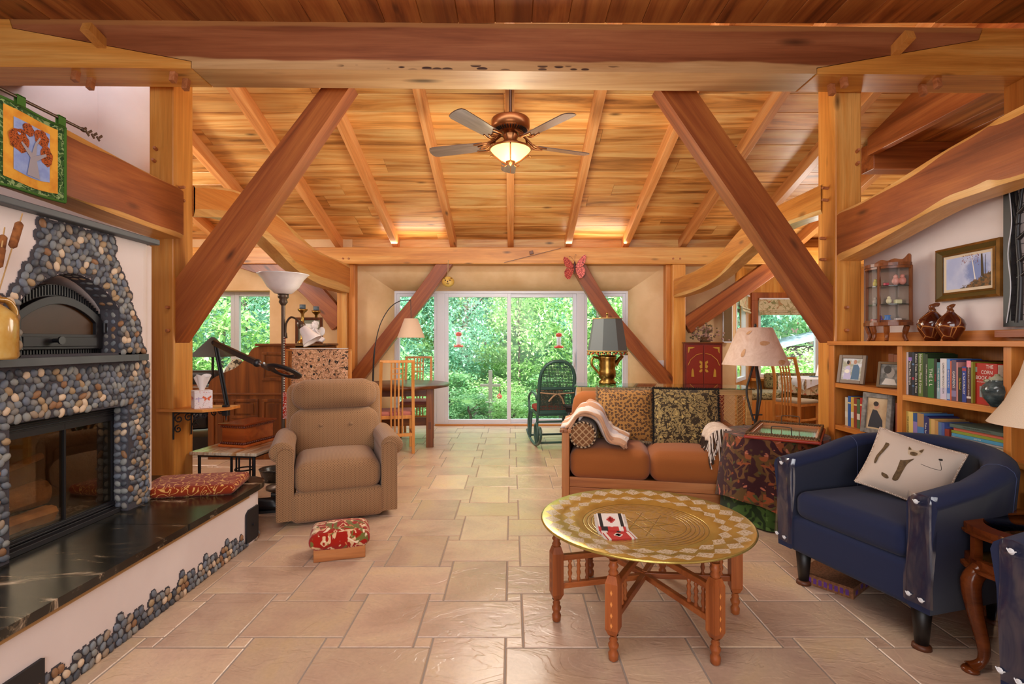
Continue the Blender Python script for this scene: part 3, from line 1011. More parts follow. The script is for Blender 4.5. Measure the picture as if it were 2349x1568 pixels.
shrub(-2.55, 11.6, 2.2, 1.0, 1, 'bright bush outside the left sidelight', big=1)
shrub(-4.3, 11.2, 2.4, 1.2, 0, 'bright bush outside the right sash of the study window', big=1)
shrub(-6.4, 11.4, 3.0, 1.3, 0, 'tall bright bush outside the left sash of the study window', big=1)
shrub(-8.2, 11.2, 3.2, 1.3, 2, 'tall bush outside the study window, beside the fireplace end', big=1)
shrub(5.1, 11.4, 1.55, .9, 0, 'bright low bush outside the bay window', big=1)
shrub(6.3, 11.6, 1.4, .9, 0, 'bright low bush outside the bay window, farther right', big=1)
for x, y, h, w, k, lab in ((-4.6, 14.2, 3.6, 1.6, 1, 'broad mid-distance bush outside, left of the sidelight'), (-2.0, 13.6, 3.3, 1.5, 2, 'broad mid-distance bush seen through the left door panel, left one'),
                          (.2, 14.4, 3.7, 1.7, 0, 'broad mid-distance bush seen at the middle of the sliding door'), (2.3, 13.8, 3.6, 1.6, 2, 'broad mid-distance bush behind the right sidelight'),
                          (4.6, 14.8, 3.8, 1.6, 1, 'broad mid-distance bush hidden between door and bay'), (-7.2, 14.0, 4.0, 1.8, 2, 'broad mid-distance bush seen through the study window'),
                          (-9.6, 13.6, 4.0, 1.8, 0, 'broad mid-distance bush at the far left of the study window'), (9.8, 20.5, 6.0, 2.4, 2, 'tall bush behind the garden shed')):
    shrub(x, y, h, w, k, lab, big=0)
# shed roof seen through the bay window
t = thing('garden_shed', 'small shed with a sloping metal roof outside the bay window', 'shed', (9.1, 17.0, .2))
shed = plain('shed boards', '#4a3a38', .9)
MB().bx(-.8, 1.2, -.8, .8, 0, .95).build('shed_wall', shed, t)
MB().prism([(-1.1, .82), (1.4, 1.38), (1.4, 1.45), (-1.1, .89)], -1.1, 1.1, 'y').build('shed_roof', plain('metal roof', '#7f90a0', .5), t)
# bird feeders
red = plain('red plastic', '#d8452f', .35); clear = glass('feeder glass', (.93, .93, .95, 1), .12)
def hummer(x, y, z, label):
    t = thing('hummingbird_feeder', label, 'feeder', (x, y, z))
    MB().lathe([(.0, .0), (.075, .0), (.082, .012), (.075, .03), (.03, .045), (.0, .045)], 20).build('feeder_base', red, t)
    MB().lathe([(.033, .045), (.037, .06), (.037, .16), (.03, .185)], 16).build('bottle', plain('misted feeder bottle', '#dcd8dc', .25), t)
    MB().lathe([(.0, .185), (.035, .185), (.05, .20), (.05, .235), (.03, .25), (.0, .25)], 18).build('cap', red, t)
    MB().tube([(0, 0, .25), (0, 0, 2.15-z+.3)], .002, 5).build('hanger', M_['black_metal'], t)
    fl_ = MB()
    for k in range(4):
        a = k*PI/2 + .5
        fl_.ell((.068*math.cos(a), .068*math.sin(a), .034), (.014, .014, .007), 8, 5)
    fl_.build('feeding_port', plain('yellow plastic', '#e6b93a', .4), t)['kind'] = 'stuff'
    return t
q = P(1052, 796, 8.45); hummer(q.x, q.y, q.z, 'red hummingbird feeder hanging outside the left door panel')
q = P(1282, 798, 8.45); hummer(q.x, q.y, q.z, 'red hummingbird feeder hanging outside the right door panel')
MB().bx(-1.6, 1.6, 8.3, 8.6, 2.42, 2.52).build('eave_board', M_['cabX'])
bpy.data.objects['eave_board']['kind'] = 'structure'; bpy.data.objects['eave_board'].name = 'trim_6'
grey = plain('weathered grey wood', '#a59c90', .9)
q = P(1125, 900, 9.6)
t = thing('bird_feeder_post', 'weathered cross-shaped feeder post standing among the shrubs outside', 'feeder', (q.x, q.y, -.25))
MB().bx(-.035, .035, -.035, .035, 0, 1.0).build('post', grey, t)
MB().bx(-.19, .19, -.03, .03, .70, .745).build('crossbar', grey, t)
MB().bx(-.09, .09, -.06, .06, .40, .42).build('tray', grey, t)
for sx, c in ((-.17, '#8a8f8c'), (.17, '#d2503c')):
    hb = MB().lathe([(0, 0), (.05, 0), (.055, .02), (.04, .06), (.012, .09), (0, .10)], 14, (sx, 0, .48)).tube([(sx, 0, .58), (sx, 0, .70)], .003, 5)
    hb.build('hanging_dish', plain('dish ' + c, c, .5), t)
# ------------------------------------------------------------------ pebble fireplace
FX = -2.10
fp = thing('fireplace', 'large plastered fireplace faced with river pebbles, with a black oven and glass doors', 'fireplace', (FX, 2.4, 0))
def L(x, y, z): return (x - FX, y - 2.4, z)
mortar = plain('dark mortar', '#47444a', .95, bump=(40, .4, .01))
# body with the two recesses (in local coordinates: x depth, y along the wall)
m = MB()
yE = 2.93
y0o, y1o = 2.142, 2.815                  # fire opening
m.bx(-1.05, 0, 1.0-2.4, y0o-2.4, .36, .94); m.bx(-.55, 0, y1o-2.4, yE-2.4, .36, .94)
m.bx(-1.05, 0, 1.0-2.4, yE-2.4, .94, 1.22)
# oven niche, arched
yo0, yo1 = 2.19, 2.75
m.bx(-1.05, 0, 1.0-2.4, yo0-2.4, 1.22, 1.84); m.bx(-.55, 0, yo1-2.4, yE-2.4, 1.22, 1.84)
def arch(u): return 1.45 + .158*math.sin(PI*u)**.8
N_ = 14
for k in range(N_):
    a, b = k/N_, (k+1)/N_
    ya, yb = yo0+(yo1-yo0)*a - 2.4, yo0+(yo1-yo0)*b - 2.4
    za, zb_ = arch(a), arch(b)
    m.add([(0, ya, za), (0, yb, zb_), (0, yb, 1.84), (0, ya, 1.84), (-.3, ya, za), (-.3, yb, zb_)], [(0, 1, 2, 3), (0, 4, 5, 1)])
# rounded right end
m.grid(lambda u, v: (-.10 + .10*math.cos(u*PI/2*1.6), yE-2.4 + .10*math.sin(min(u*1.6, 1)*PI/2) , .36 + v*1.48), 12, 1, flip=True)
m.bx(-1.05, -.02, yE-2.4, yE-2.4+.095, .36, 1.84)
m.build('plaster_body', M_['white_plaster'], fp)
# pebbles
def peb_mat():
    t = NT('river pebble'); t.p(.55, spec=.4)
    oi = t.n('ShaderNodeObjectInfo'); ge = t.n('ShaderNodeNewGeometry')
    f = t.math('FRACT', t.math('ADD', oi.outputs['Random'], ge.outputs['Random Per Island']))
    col = t.ramp(f, [(0, '#4e5157'), (.14, '#6b7077'), (.28, '#7d8286'), (.40, '#5d626b'), (.50, '#8f908c'), (.60, '#84807a'), (.68, '#6f7682'), (.74, '#998570'), (.82, '#a58a68'), (.88, '#8f6848'), (.93, '#d8bfa2'), (1, '#c9c2ba')], 'CONSTANT')
    v = t.coord('Object', (1, 1, 1), rand=True)
    col = t.mix(.25, col, t.ramp(t.noise(v, 5, 3), [(.3, (.5, .5, .5, 1)), (.7, (1.0, 1.0, 1.0, 1))]), 'MULTIPLY')
    t.base(col)
    return t.m
M_['pebble'] = peb_mat()
def ico(seed):
    r_ = random.Random(seed)
    bm = bmesh.new(); bmesh.ops.create_icosphere(bm, subdivisions=2, radius=1)
    ph = [r_.uniform(0, 6) for _ in range(3)]
    for v in bm.verts:
        k = 1 + .10*math.sin(2.2*v.co.y+ph[0]) + .08*math.sin(2.6*v.co.z+ph[1])
        v.co = Vector((v.co.x, v.co.y*k, v.co.z*k))
    v_ = [tuple(v.co) for v in bm.verts]; f_ = [tuple(v.index for v in f.verts) for f in bm.faces]
    bm.free()
    return v_, f_
ICO = [ico(k) for k in range(4)]
pebm = [MB().add(v_, f_, 0, True).mesh('pebble', M_['pebble']) for v_, f_ in ICO]
def hexpts(u0, u1, w0, w1, pitch, r_, jit=.22):
    out = []; j = 0
    w = w0
    while w < w1:
        u = u0 + (pitch/2 if j % 2 else 0)
        while u < u1:
            out.append((u + r_.uniform(-jit, jit)*pitch, w + r_.uniform(-jit, jit)*pitch)); u += pitch
        w += pitch*.84; j += 1
    return out
LB = [(2.10, 1.45), (2.146, 1.50), (2.184, 1.565), (2.254, 1.65), (2.27, 1.71), (2.295, 1.84)]
RB = [(2.935, 1.20), (2.913, 1.26), (2.873, 1.41), (2.834, 1.506), (2.78, 1.62), (2.733, 1.706), (2.69, 1.84)]
def in_upper(y, z):
    if z < 1.22 or z > 1.83: return False
    lo_ = interp(z, [p[1] for p in LB], [p[0] for p in LB]) if z > 1.45 else 1.6
    hi = interp(z, [p[1] for p in RB], [p[0] for p in RB])
    if not (lo_ < y < hi): return False
    if yo0 < y < yo1 and z < arch((y-yo0)/(yo1-yo0)) + .012: return False
    return True
def in_lower(y, z):
    if z < .375 or z > 1.165: return False
    if y0o-.005 < y < y1o+.01 and z < .945: return False
    return True
r_ = random.Random(5)
spots = []
for y, z in hexpts(1.80, 2.94, .38, 1.83, .0362, r_, .2):
    if in_upper(y, z) or in_lower(y, z):
        spots.append((FX+.004, y, z, 0.0))
for a_, z in hexpts(.02, .26, .38, 1.165, .0365, r_):      # round the right corner
    an = a_/.13
    if an < 1.9:
        spots.append((FX-.10+.104*math.cos(an), yE+.104*math.sin(min(an, PI/2)), z, an))
for x_, y_ in [(-.03, .0), (-.065, .0)]:                   # soffit of the oven arch
    for k in range(13):
        u = (k+.5)/13
        spots.append((FX+x_, yo0+(yo1-yo0)*u, arch(u)+.004, ('s', u)))
for k in range(7):                                          # jamb of the oven niche
    for x_ in (-.03, -.068):
        spots.append((FX+x_, yo1+.004, 1.235+k*.038, -PI/2))
for k in range(14):
    for x_ in (-.02, -.055):
        spots.append((FX+x_, y1o-.003, .385+k*.04, -PI/2))
        spots.append((FX+x_, y0o+.003, .385+k*.04, PI/2))
for k in range(13):
    spots.append((FX-.03, y0o+(k+.5)*(y1o-y0o)/13, .944, ('f', 0)))
def peb_matrix(x, y, z, an):
    a, b = r_.uniform(.0150, .0185), r_.uniform(.0185, .0235)
    M = Matrix.Translation((x, y, z))
    if isinstance(an, tuple):
        M = M @ Matrix.Rotation(R(90), 4, 'Y')
    else:
        M = M @ Matrix.Rotation(an, 4, 'Z')
    M = M @ Matrix.Rotation(r_.uniform(-1.1, 1.1) + (PI/2 if (z < .94 and not isinstance(an, tuple)) or r_.random() < .3 else 0), 4, 'X')
    return M @ Matrix.Diagonal((.011, a, b, 1))
# mortar behind the pebbles: thin sheets just proud of the plaster
mm = MB()
def mortar_cells(m, spots_uv, u0, u1, w0, w1, du, dw, rad, put, keep=None):
    """cells of a fine raster that lie close to a pebble, merged into upright strips"""
    A = np.array(spots_uv)
    us = np.arange(u0, u1, du); ws = np.arange(w0, w1, dw)
    for u in us:
        near = A[np.abs(A[:, 0]-u-du/2) < rad]
        if not len(near): continue
        d = np.sqrt((near[:, 0][:, None]-u-du/2)**2 + (near[:, 1][:, None]-ws[None, :]-dw/2)**2).min(0)
        ok = d < rad
        if keep: ok = ok & np.array([keep(u+du/2, w+dw/2) for w in ws])
        i = 0
        while i < len(ws):
            if ok[i]:
                j = i
                while j < len(ws) and ok[j]: j += 1
                put(u, u+du, ws[i], ws[j-1]+dw); i = j
            else: i += 1
def keep_(y, z):
    if y0o < y < y1o and z < .94: return False
    if yo0 < y < yo1 and 1.22 < z < arch((y-yo0)/(yo1-yo0)): return False
    return True
mortar_cells(mm, [(s_[1], s_[2]) for s_ in spots if s_[3] == 0.0 and s_[2] > 1.2], 1.8, 2.96, 1.205, 1.84, .005, .005, .031,
             lambda a, b, c, d: mm.bx(0, .004, a-2.4, b-2.4, c, d), keep_)
mm.bx(-.2, .004, yo0-.05-2.4, 2.93-2.4, 1.2, 1.2225)
mm.bx(0, .004, 1.0-2.4, y0o-2.4, .36, 1.18); mm.bx(0, .004, y0o-2.4, y1o-2.4, .94, 1.18); mm.bx(0, .004, y1o-2.4, 2.932-2.4, .36, 1.18)
mm.grid(lambda u, v: (-.10 + .102*math.cos(u*PI/2*1.3), yE-2.4 + .102*math.sin(min(u*1.3, 1)*PI/2), .36 + v*.82), 10, 1, flip=True)
mm.bx(-.3, .0, yo0-.004-2.4, yo0-2.4, 1.22, 1.45); mm.bx(-.10, .0, yo1-.004-2.4, yo1-2.4, 1.22, 1.46)
for k in range(N_):
    a, b = k/N_, (k+1)/N_
    ya, yb = yo0+(yo1-yo0)*a - 2.4, yo0+(yo1-yo0)*b - 2.4
    mm.add([(.004, ya, arch(a)-.003), (.004, yb, arch(b)-.003), (-.1, yb, arch(b)-.003), (-.1, ya, arch(a)-.003)], [(0, 3, 2, 1)])
mm.bx(-.076, .003, y1o-2.4-.004, y1o-2.4, .36, .94); mm.bx(-.076, .003, y0o-2.4, y0o-2.4+.004, .36, .94); mm.bx(-.076, .003, y0o-2.4, y1o-2.4, .936, .94)
mm.build('mortar', mortar, fp)
spots.sort(key=lambda s_: (s_[1] > 2.08, r_.random()), reverse=True)
rest = MB()
for n, (x, y, z, an) in enumerate(spots):
    Mx = Matrix.Translation((-FX, -2.4, 0)) @ peb_matrix(x, y, z, an)
    if n < 300:
        o = bpy.data.objects.new('pebble', pebm[n % 4]); COL.objects.link(o); o.parent = fp; o.matrix_local = Mx
    else:
        v_, f_ = ICO[n % 4]
        rest.add(v_, f_, 0, True, Mx)
rest.build('pebble_remainder', M_['pebble'], fp)['kind'] = 'stuff'
slate = plain('grey slate slab', '#3e4348', .5, var=(5, '#4b5055', .3, .7))
MB().bx(-1.1, .055, 1.0-2.4, 2.99-2.4, 1.84, 1.872).build('top_slab', slate, fp, bevel=.005)
m = MB(); m.prism([(-.05, -1.4), (.06, -1.4), (.065, -.2), (.055, .42), (.03, .535), (-.05, .545)], 1.178, 1.212, 'z')
m.build('mantel_shelf', slate, fp, bevel=.005)
# oven door
iron = M_['black_iron']
def arch_poly(a, b, z0, zs, rise, n=14, c=0):
    return [(a, z0), (b, z0)] + [(b + (a-b)*k/n, zs + rise*math.sin(PI*(k/n))**.85) for k in range(n+1)]
od = thing('tmp', None, None); bpy.data.objects.remove(od)
ya, yb = 2.225-2.4, 2.742-2.4
m = MB()                                   # outer fluted frame
m.prism(arch_poly(ya, yb, 1.222, 1.422, .135), -.16, -.100, 'x')
for k in range(34):
    u = (k+.5)/34; y_ = ya + (yb-ya)*u
    m.bx(-.101, -.090, y_-.0038, y_+.0038, 1.395+.112*math.sin(PI*u)**.85, 1.42+.134*math.sin(PI*u)**.85)
    m.bx(-.101, -.088, y_-.0038, y_+.0038, 1.223, 1.242)
m.build('oven_frame', iron, fp)
ya2, yb2 = ya+.012, yb-.015
def ring_door():
    m = MB()
    out = arch_poly(ya2, yb2, 1.245, 1.392, .110, 16)
    inn = arch_poly(ya2+.038, yb2-.042, 1.318, 1.378, .085, 16)
    n = len(out)
    for x in (-.095, -.07):
        pass
    vs_ = [(-.07, u, v) for u, v in out] + [(-.07, u, v) for u, v in inn] + [(-.10, u, v) for u, v in out] + [(-.10, u, v) for u, v in inn]
    fs = []
    for i in range(n):
        j = (i+1) % n
        fs += [(i, j, n+j, n+i), (2*n+i, 2*n+j, j, i), (n+i, n+j, 3*n+j, 3*n+i)]
    m.add(vs_, fs)
    m.bx(-.072, -.064, ya2+.04, yb2-.045, 1.258, 1.304)
    m.prism(arch_poly(ya2+.004, ya2+.03, 1.30, 1.31, 0), -.07, -.06, 'x')
    return m
odoor = ring_door().build('oven_door', iron, fp, bevel=.003)
MB().prism(arch_poly(ya2+.033, yb2-.037, 1.313, 1.378, .087), -.092, -.088, 'x').build('oven_glass', plain('amber oven glass', '#38210a', .4, spec=.2, var=(3, '#4c2e10', .3, .7)), odoor)
MB().tube([(-.068, .03, 1.287), (-.03, .03, 1.287)], .010, 12).tube([(-.032, .03, 1.287), (-.024, .03, 1.287)], .019, 16).build('knob', M_['black_metal'], odoor)
MB().tube([(-.055, ya2+.005, 1.33), (-.052, ya2+.008, 1.245)], [.011, .015], 10).tube([(-.06, ya2+.003, 1.34), (-.06, ya2+.003, 1.37)], .012, 10).build('latch_handle', M_['black_metal'], odoor)
MB().tube([(-.07, yb2+.012, 1.33), (-.07, yb2+.012, 1.38)], .011, 8).build('hinge', M_['black_metal'], odoor)
# fire screen with two glass doors, set a little back
fx = -.075
fs_ = MB()
a, b = y0o-2.4, y1o-2.4
fs_.bx(fx-.05, fx, a, b, .88, .94); fs_.bx(fx-.05, fx+.006, a, b, .36, .415)
fs_.bx(fx-.05, fx, a, a+.012, .36, .94); fs_.bx(fx-.05, fx, b-.018, b, .36, .94)
for k in range(4): fs_.bx(fx, fx+.006, a, b, .89+.011*k, .896+.011*k)
for k in range(3): fs_.bx(fx+.004, fx+.018, a+.02, b-.02, .368+.014*k, .377+.014*k)
fs_.bx(fx+.006, fx+.05, a+.02, b-.02, .36, .385)
fs_.build('screen_frame', iron, fp, bevel=.002)
mid_ = (a+b)/2 + .02
for y0_, y1_ in ((a+.012, mid_-.001), (mid_+.001, b-.018)):
    d_ = MB().prism([(y0_, .413), (y1_, .413), (y1_, .882), (y0_, .882), (y0_, .855), (y1_-.004, .855), (y1_-.004, .42), (y0_+.004, .42), (y0_+.004, .854), (y0_, .854)], fx-.012, fx+.004, 'x').build('screen_door', iron, fp, bevel=.002)
    MB().bx(fx-.008, fx-.003, y0_, y1_, .42, .856).build('pane', M_['smoke_glass'], d_)
# firebox
soot = plain('sooty firebrick', '#4a382a', .95, var=(4, '#241a14', .3, .65), bump=(25, .5, .01))
m = MB()
m.add([(fx-.05, a, .37), (fx-.05, b, .37), (-.52, b-.03, .37), (-.52, a+.03, .37), (fx-.05, a, .95), (fx-.05, b, .95), (-.52, b-.03, .95), (-.52, a+.03, .95)],
      [(0, 1, 2, 3), (3, 2, 6, 7), (0, 3, 7, 4), (1, 5, 6, 2), (4, 7, 6, 5)])
m.build('firebox', soot, fp)
ash = plain('ash', '#8d8178', .95, var=(40, '#5c5048', .4, .6), bump=(60, .6, .01))
m = MB(); m.grid(lambda u, v: (-.14-.36*v, a+.01+(b-a-.02)*u, .375 + .012*math.sin(u*23+v*5)*math.sin(v*17) + .01), 30, 14)
o = m.build('ash_bed', ash, fp); o['kind'] = 'stuff'
logbark = plain('log bark', '#8a6138', .95, var=(12, '#5c3d22', .35, .65), bump=(30, .8, .02))
logend = plain('split log wood', '#c99a63', .9, var=(14, '#a87744', .35, .65), bump=(30, .4, .01))
def log(p0, p1, r, label, splitk=0, branch=0):
    p0, p1 = Vector(p0), Vector(p1)
    c = (p0+p1)/2
    m = MB()
    n = 10
    rr = random.Random(int(r*1000))
    M = frame(p0-c, p1-c); Ln = (p1-p0).length
    k = 12
    prof = [1+rr.uniform(-.12, .12) - (.45 if splitk and (0 < i < 5) else 0) for i in range(k)]
    rows = []
    for i in range(6):
        s_ = 1 + .08*math.sin(i*1.7)
        rows.append([(Ln*i/5, r*prof[q]*s_*math.cos(2*PI*q/k), r*prof[q]*s_*math.sin(2*PI*q/k)) for q in range(k)])
    vs_ = [v for row in rows for v in row]
    fs = [(i*k+q, i*k+(q+1) % k, (i+1)*k+(q+1) % k, (i+1)*k+q) for i in range(5) for q in range(k)]
    m.add(vs_, fs, 1 if splitk else 0, not splitk, M)
    m.add(rows[0], [tuple(range(k))[::-1]], 1, False, M); m.add(rows[-1], [tuple(range(k))], 1, False, M)
    return tag(m.build('log', [logbark, logend], loc=c), label, 'firewood', None)
log((-2.30, 2.20, .455), (-2.27, 2.52, .455), .048, 'pale split log lying lowest in the firebox', 1)
log((-2.36, 2.18, .53), (-2.31, 2.53, .545), .055, 'round-ended log lying on top of the pale split log')
log((-2.43, 2.24, .63), (-2.40, 2.62, .70), .018, 'thin bark-covered branch leaning over the logs')
log((-2.45, 2.22, .66), (-2.45, 2.50, .68), .014, 'thin dark stick behind the leaning branch')

# ------------------------------------------------------------------ hearth bench
hb = thing('hearth_bench', 'long low plastered hearth bench with a black stone top and pebble foot', 'hearth', (-1.9, 2.4, 0))
def H(x, y): return (x+1.9, y-2.4)
stone = NT('black soapstone top'); stone.p(.22, spec=.5)
v = stone.coord('Object', (1.2, 4.5, 4), rot=(0, 0, R(38)))
n = stone.noise(v, 1.6, 6, .65, 1.2)
col = stone.ramp(n, [(.3, '#12120f'), (.5, '#1e1d18'), (.575, '#2a2820'), (.62, '#6a5c4a'), (.655, '#b8a48c')])
stone.base(col); M_['stone'] = stone.m
outl = [(-2.62, 1.0), (-1.66, 1.0), (-1.66, 3.22)] + [(-1.80+.14*math.cos(a), 3.32+.16*math.sin(a)) for a in [k*PI/2/6 for k in range(7)]] + [(-2.62, 3.50)]
m = MB(); m.prism([H(*p) for p in outl], 0, .325, 'z', smooth=False); m.build('plaster_base', M_['white_plaster'], hb)
out2 = [(-2.70, 1.0), (-1.632, 1.0), (-1.632, 2.60), (-2.70, 2.60)]
out3 = [(-2.70, 2.603), (-1.632, 2.603), (-1.632, 3.24)] + [(-1.79+.158*math.cos(a), 3.34+.19*math.sin(a)) for a in [k*PI/2/6 for k in range(7)]] + [(-2.70, 3.56)]
for pl in (out2, out3):
    MB().prism([H(*p) for p in pl], .325, .36, 'z').build('stone_slab', M_['stone'], hb, bevel=.006)
MB().bx(.238, .246, -1.4, .84, .300, .3255).build('cork_joint', plain('tan joint', '#b08a58', .9), hb)
for (y0_, y1_, z0_, z1_) in ((1.50, 1.815, .0, .168), (3.20, 3.345, .02, .225)):
    d_ = MB().prism([(y0_-2.4, z0_), (y1_-2.4, z0_), (y1_-2.4, z1_), (y0_-2.4+(.03 if y0_ > 3 else 0), z1_), (y0_-2.4, z1_-.02)], .238, .252, 'x').build('cleanout_door', iron, hb, bevel=.003)
    MB().tube([(.252, (y0_+y1_)/2-2.4, (z0_+z1_)/2), (.262, (y0_+y1_)/2-2.4, (z0_+z1_)/2)], .008, 10).build('knob', M_['black_metal'], d_)
mo = MB(); foot = []
n = 0
pts = [(1.55 + .034*k, 0) for k in range(56)]
for k, (y, _) in enumerate(pts):
    hgt = .055 + .035*abs(math.sin(k*.55)) + (.03 if k % 6 == 0 else 0)
    if 3.18 < y < 3.36: hgt = .03
    for z in [.016 + .033*q for q in range(int(hgt/.033)+1)]:
        yy = y + r_.uniform(-.006, .006) + (.017 if int(z/.033) % 2 else 0)
        if yy < 3.24: x_, an = -1.66, 0
        else:
            an = min((yy-3.24)/.15, 1.5); x_ = -1.80+.14*math.cos(an); yy = 3.32+.155*math.sin(an)
        Mx = Matrix.Translation((x_+1.9+.004, yy-2.4, z)) @ Matrix.Rotation(an, 4, 'Z') @ Matrix.Rotation(r_.uniform(-1, 1), 4, 'X') @ Matrix.Diagonal((.010, r_.uniform(.0135, .0165), r_.uniform(.016, .0195), 1))
        o = bpy.data.objects.new('pebble', pebm[n % 4]); COL.objects.link(o); o.parent = hb; o.matrix_local = Mx; n += 1
        foot.append((yy, z)) if an == 0 else None
mortar_cells(mo, foot, 1.5, 3.26, 0, .2, .008, .008, .021, lambda a, b, c, d: mo.bx(.24, .2425, a-2.4, b-2.4, c, d))
MB().lathe([(.141, 0), (.141, .05)], 12, (.10, .92, 0), a0=0, a1=PI/2).build('mortar', mortar, hb)
mo.build('mortar', mortar, hb)
# ------------------------------------------------------------------ patterned cloths
def dots_mat(name, base, dot, scale, r=.24, base2=None, bump=.3):
    t = NT(name); t.p(.95, spec=.12, sheen=.2)
    uv = t.coord('UV', (1, 1.25, 1), rot=(0, 0, R(45)))
    d = t.vor(uv, scale, rand=0.0, dim='2D')
    n = t.noise(t.coord('UV'), 500, 2)
    col = t.ramp(n, [(.3, base), (.7, base2 or base)])
    col = t.mix(t.ramp(d, [(r-.05, 1.0), (r+.04, 0.0)]), col, dot)
    t.base(col); t.bump(t.math('ADD', t.math('MULTIPLY', d, .8), n), bump, .004)
    return t.m
def contour_mat(name, base, line, scale, bands=5, width=.10, extra=None, coord='UV'):
    t = NT(name); t.p(.92, spec=.12, sheen=.15)
    n = t.noise(t.coord(coord), scale, 1.5, .4, .7)
    fr = t.math('FRACT', t.math('MULTIPLY', n, bands))
    col = t.mix(t.ramp(t.math('ABSOLUTE', t.math('SUBTRACT', fr, .5)), [(width, 1.0), (width+.06, 0.0)]), base, line)
    if extra:
        for sc, lo_, c in extra:
            n2 = t.noise(t.coord(coord, loc=(sc, 3, 1)), sc, 2, .5, .9)
            col = t.mix(t.ramp(n2, [(lo_, 0.0), (lo_+.03, 1.0)]), col, c)
    t.base(col); t.bump(t.noise(t.coord('UV'), 600, 2), .2, .003)
    return t.m
M_['recl'] = dots_mat('tan dotted upholstery', '#93704f', '#452c1e', 75, .20, '#a37d5a')
M_['rust'] = fabric('rust chenille', '#8e5228', '#a56434', 350, .3)
M_['denim'] = fabric('navy denim', '#1b213c', '#272f4e', 1100, .25, sheen=.1)
M_['hcush'] = contour_mat('rust cushion with scrolls', lin('#8a2f14'), lin('#d9a45c'), 14, 6, .07)
M_['stool'] = contour_mat('red paisley stool cover', lin('#9c1f12'), lin('#d8b48a'), 13, 4, .08, [(11, .56, '#6f6a34'), (15, .60, '#e4cfae'), (19, .64, '#c8774a')])
M_['tapestry'] = contour_mat('patterned tapestry', lin('#b98a68'), lin('#d9b08c'), 26, 4, .12, [(34, .58, '#2e2a28'), (40, .60, '#dcae90'), (30, .62, '#8d6a4c')])
M_['floral'] = contour_mat('dark floral cloth', lin('#3a1e22'), lin('#6b4a2e'), 9, 4, .10, [(7, .53, '#5a4326'), (9, .60, '#8a4a2c'), (13, .66, '#b06a55'), (11, .65, '#4f5230')])
M_['greenfloral'] = contour_mat('green leafy cloth', lin('#22331c'), lin('#3f5a2a'), 9, 4, .12, [(8, .60, '#54743a')])
M_['rug'] = contour_mat('red woven rug pad', lin('#8f3320'), lin('#4e3a30'), 18, 4, .12)

def pillow_mesh(w, h, t, n=16, mat=0, pinch=.05, M=None, m=None):
    m = m or MB()
    for sgn in (-1, 1):
        def fn(u, v):
            a, b = 2*u-1, 2*v-1
            k = max(0, (1-abs(a)**2.6)*(1-abs(b)**2.6))**.55
            px = a*w/2*(1 - pinch*(1-b*b)*abs(a)); pz = b*h/2*(1 - pinch*(1-a*a)*abs(b))
            return (px, sgn*t/2*k, pz)
        m.grid(fn, n, n, mat, True, M, flip=(sgn > 0))
    return m
def pillow_edge(w, h, pinch=.05, n=14):
    pts = []
    for (a0, b0, a1, b1) in ((-1, -1, 1, -1), (1, -1, 1, 1), (1, 1, -1, 1), (-1, 1, -1, -1)):
        for k in range(n):
            a = a0 + (a1-a0)*k/n; b = b0 + (b1-b0)*k/n
            pts.append((a*w/2*(1-pinch*(1-b*b)*abs(a)), 0, b*h/2*(1-pinch*(1-a*a)*abs(b))))
    return pts + [pts[0]]

# ------------------------------------------------------------------ recliner and foot stool
rc = thing('recliner', 'tan dotted recliner with rolled arms and two back buttons beside the hearth', 'armchair', (-1.385, 4.06, 0), R(21))
U = M_['recl']
T12 = Matrix.Rotation(R(-11), 4, 'X')
def at(x, y, z): return Matrix.Translation((x, y, z))
MB().rbox((0, -.12, .315), (.60, .64, .22), .085, puff=.035).build('seat_cushion', U, rc)
MB().rbox((0, -.40, .125), (.625, .10, .215), .045, puffside=.012).build('footrest', U, rc)
MB().rbox((0, 0, 0), (.76, .17, .78), .08, M=at(0, .355, .55) @ T12).build('back_frame', U, rc)
MB().rbox((0, 0, 0), (.655, .20, .40), .085, puffside=.03, M=at(0, .225, .535) @ T12).build('back_cushion', U, rc)
MB().rbox((0, 0, 0), (.615, .22, .255), .09, puffside=.03, M=at(0, .285, .84) @ T12).build('headrest', U, rc)
for sx in (-1, 1):
    m = MB()
    m.rbox((sx*.352, -.06, .27), (.10, .66, .46), .035)
    def roll(u, v, sx=sx):
        a = PI*2*u
        r = .078
        return (sx*.375 + r*math.cos(a)*1.05, -.40 + .66*v, .515 + r*math.sin(a)*.92)
    m.grid(roll, 20, 8, 0, True, closed_u=True, flip=False)
    m.ell((sx*.375, -.40, .515), (.082, .022, .072), 20, 8); m.ell((sx*.375, .26, .515), (.082, .03, .072), 20, 8)
    a = m.build('arm', U, rc)
    pl = [(sx*.352-.052, .045), (sx*.352+.052, .045)] + [(sx*.352+.052*math.cos(k*PI/10), .50+.05*math.sin(k*PI/10)) for k in range(11)]
    MB().prism(pl, -.432, -.385, 'y').build('arm_front', U, rc, bevel=.012)
    pts = [(sx*.352-.052, -.43, .05), (sx*.352-.052, -.434, .50)] + [(sx*.352-.052*math.cos(k*PI/10), -.434, .50+.05*math.sin(k*PI/10)) for k in range(11)] + [(sx*.352+.052, -.43, .05)]
    MB().tube(pts, .006, 6).build('piping', U, rc)
for sx in (-.115, .115):
    MB().ell((0, 0, 0), (.015, .010, .015), 10, 6, M=at(sx, .108, .615) @ T12).build('button', U, rc)
MB().lathe([(0, 0), (.27, 0), (.27, .03), (0, .03)], 24).build('swivel_base', M_['black_metal'], rc)

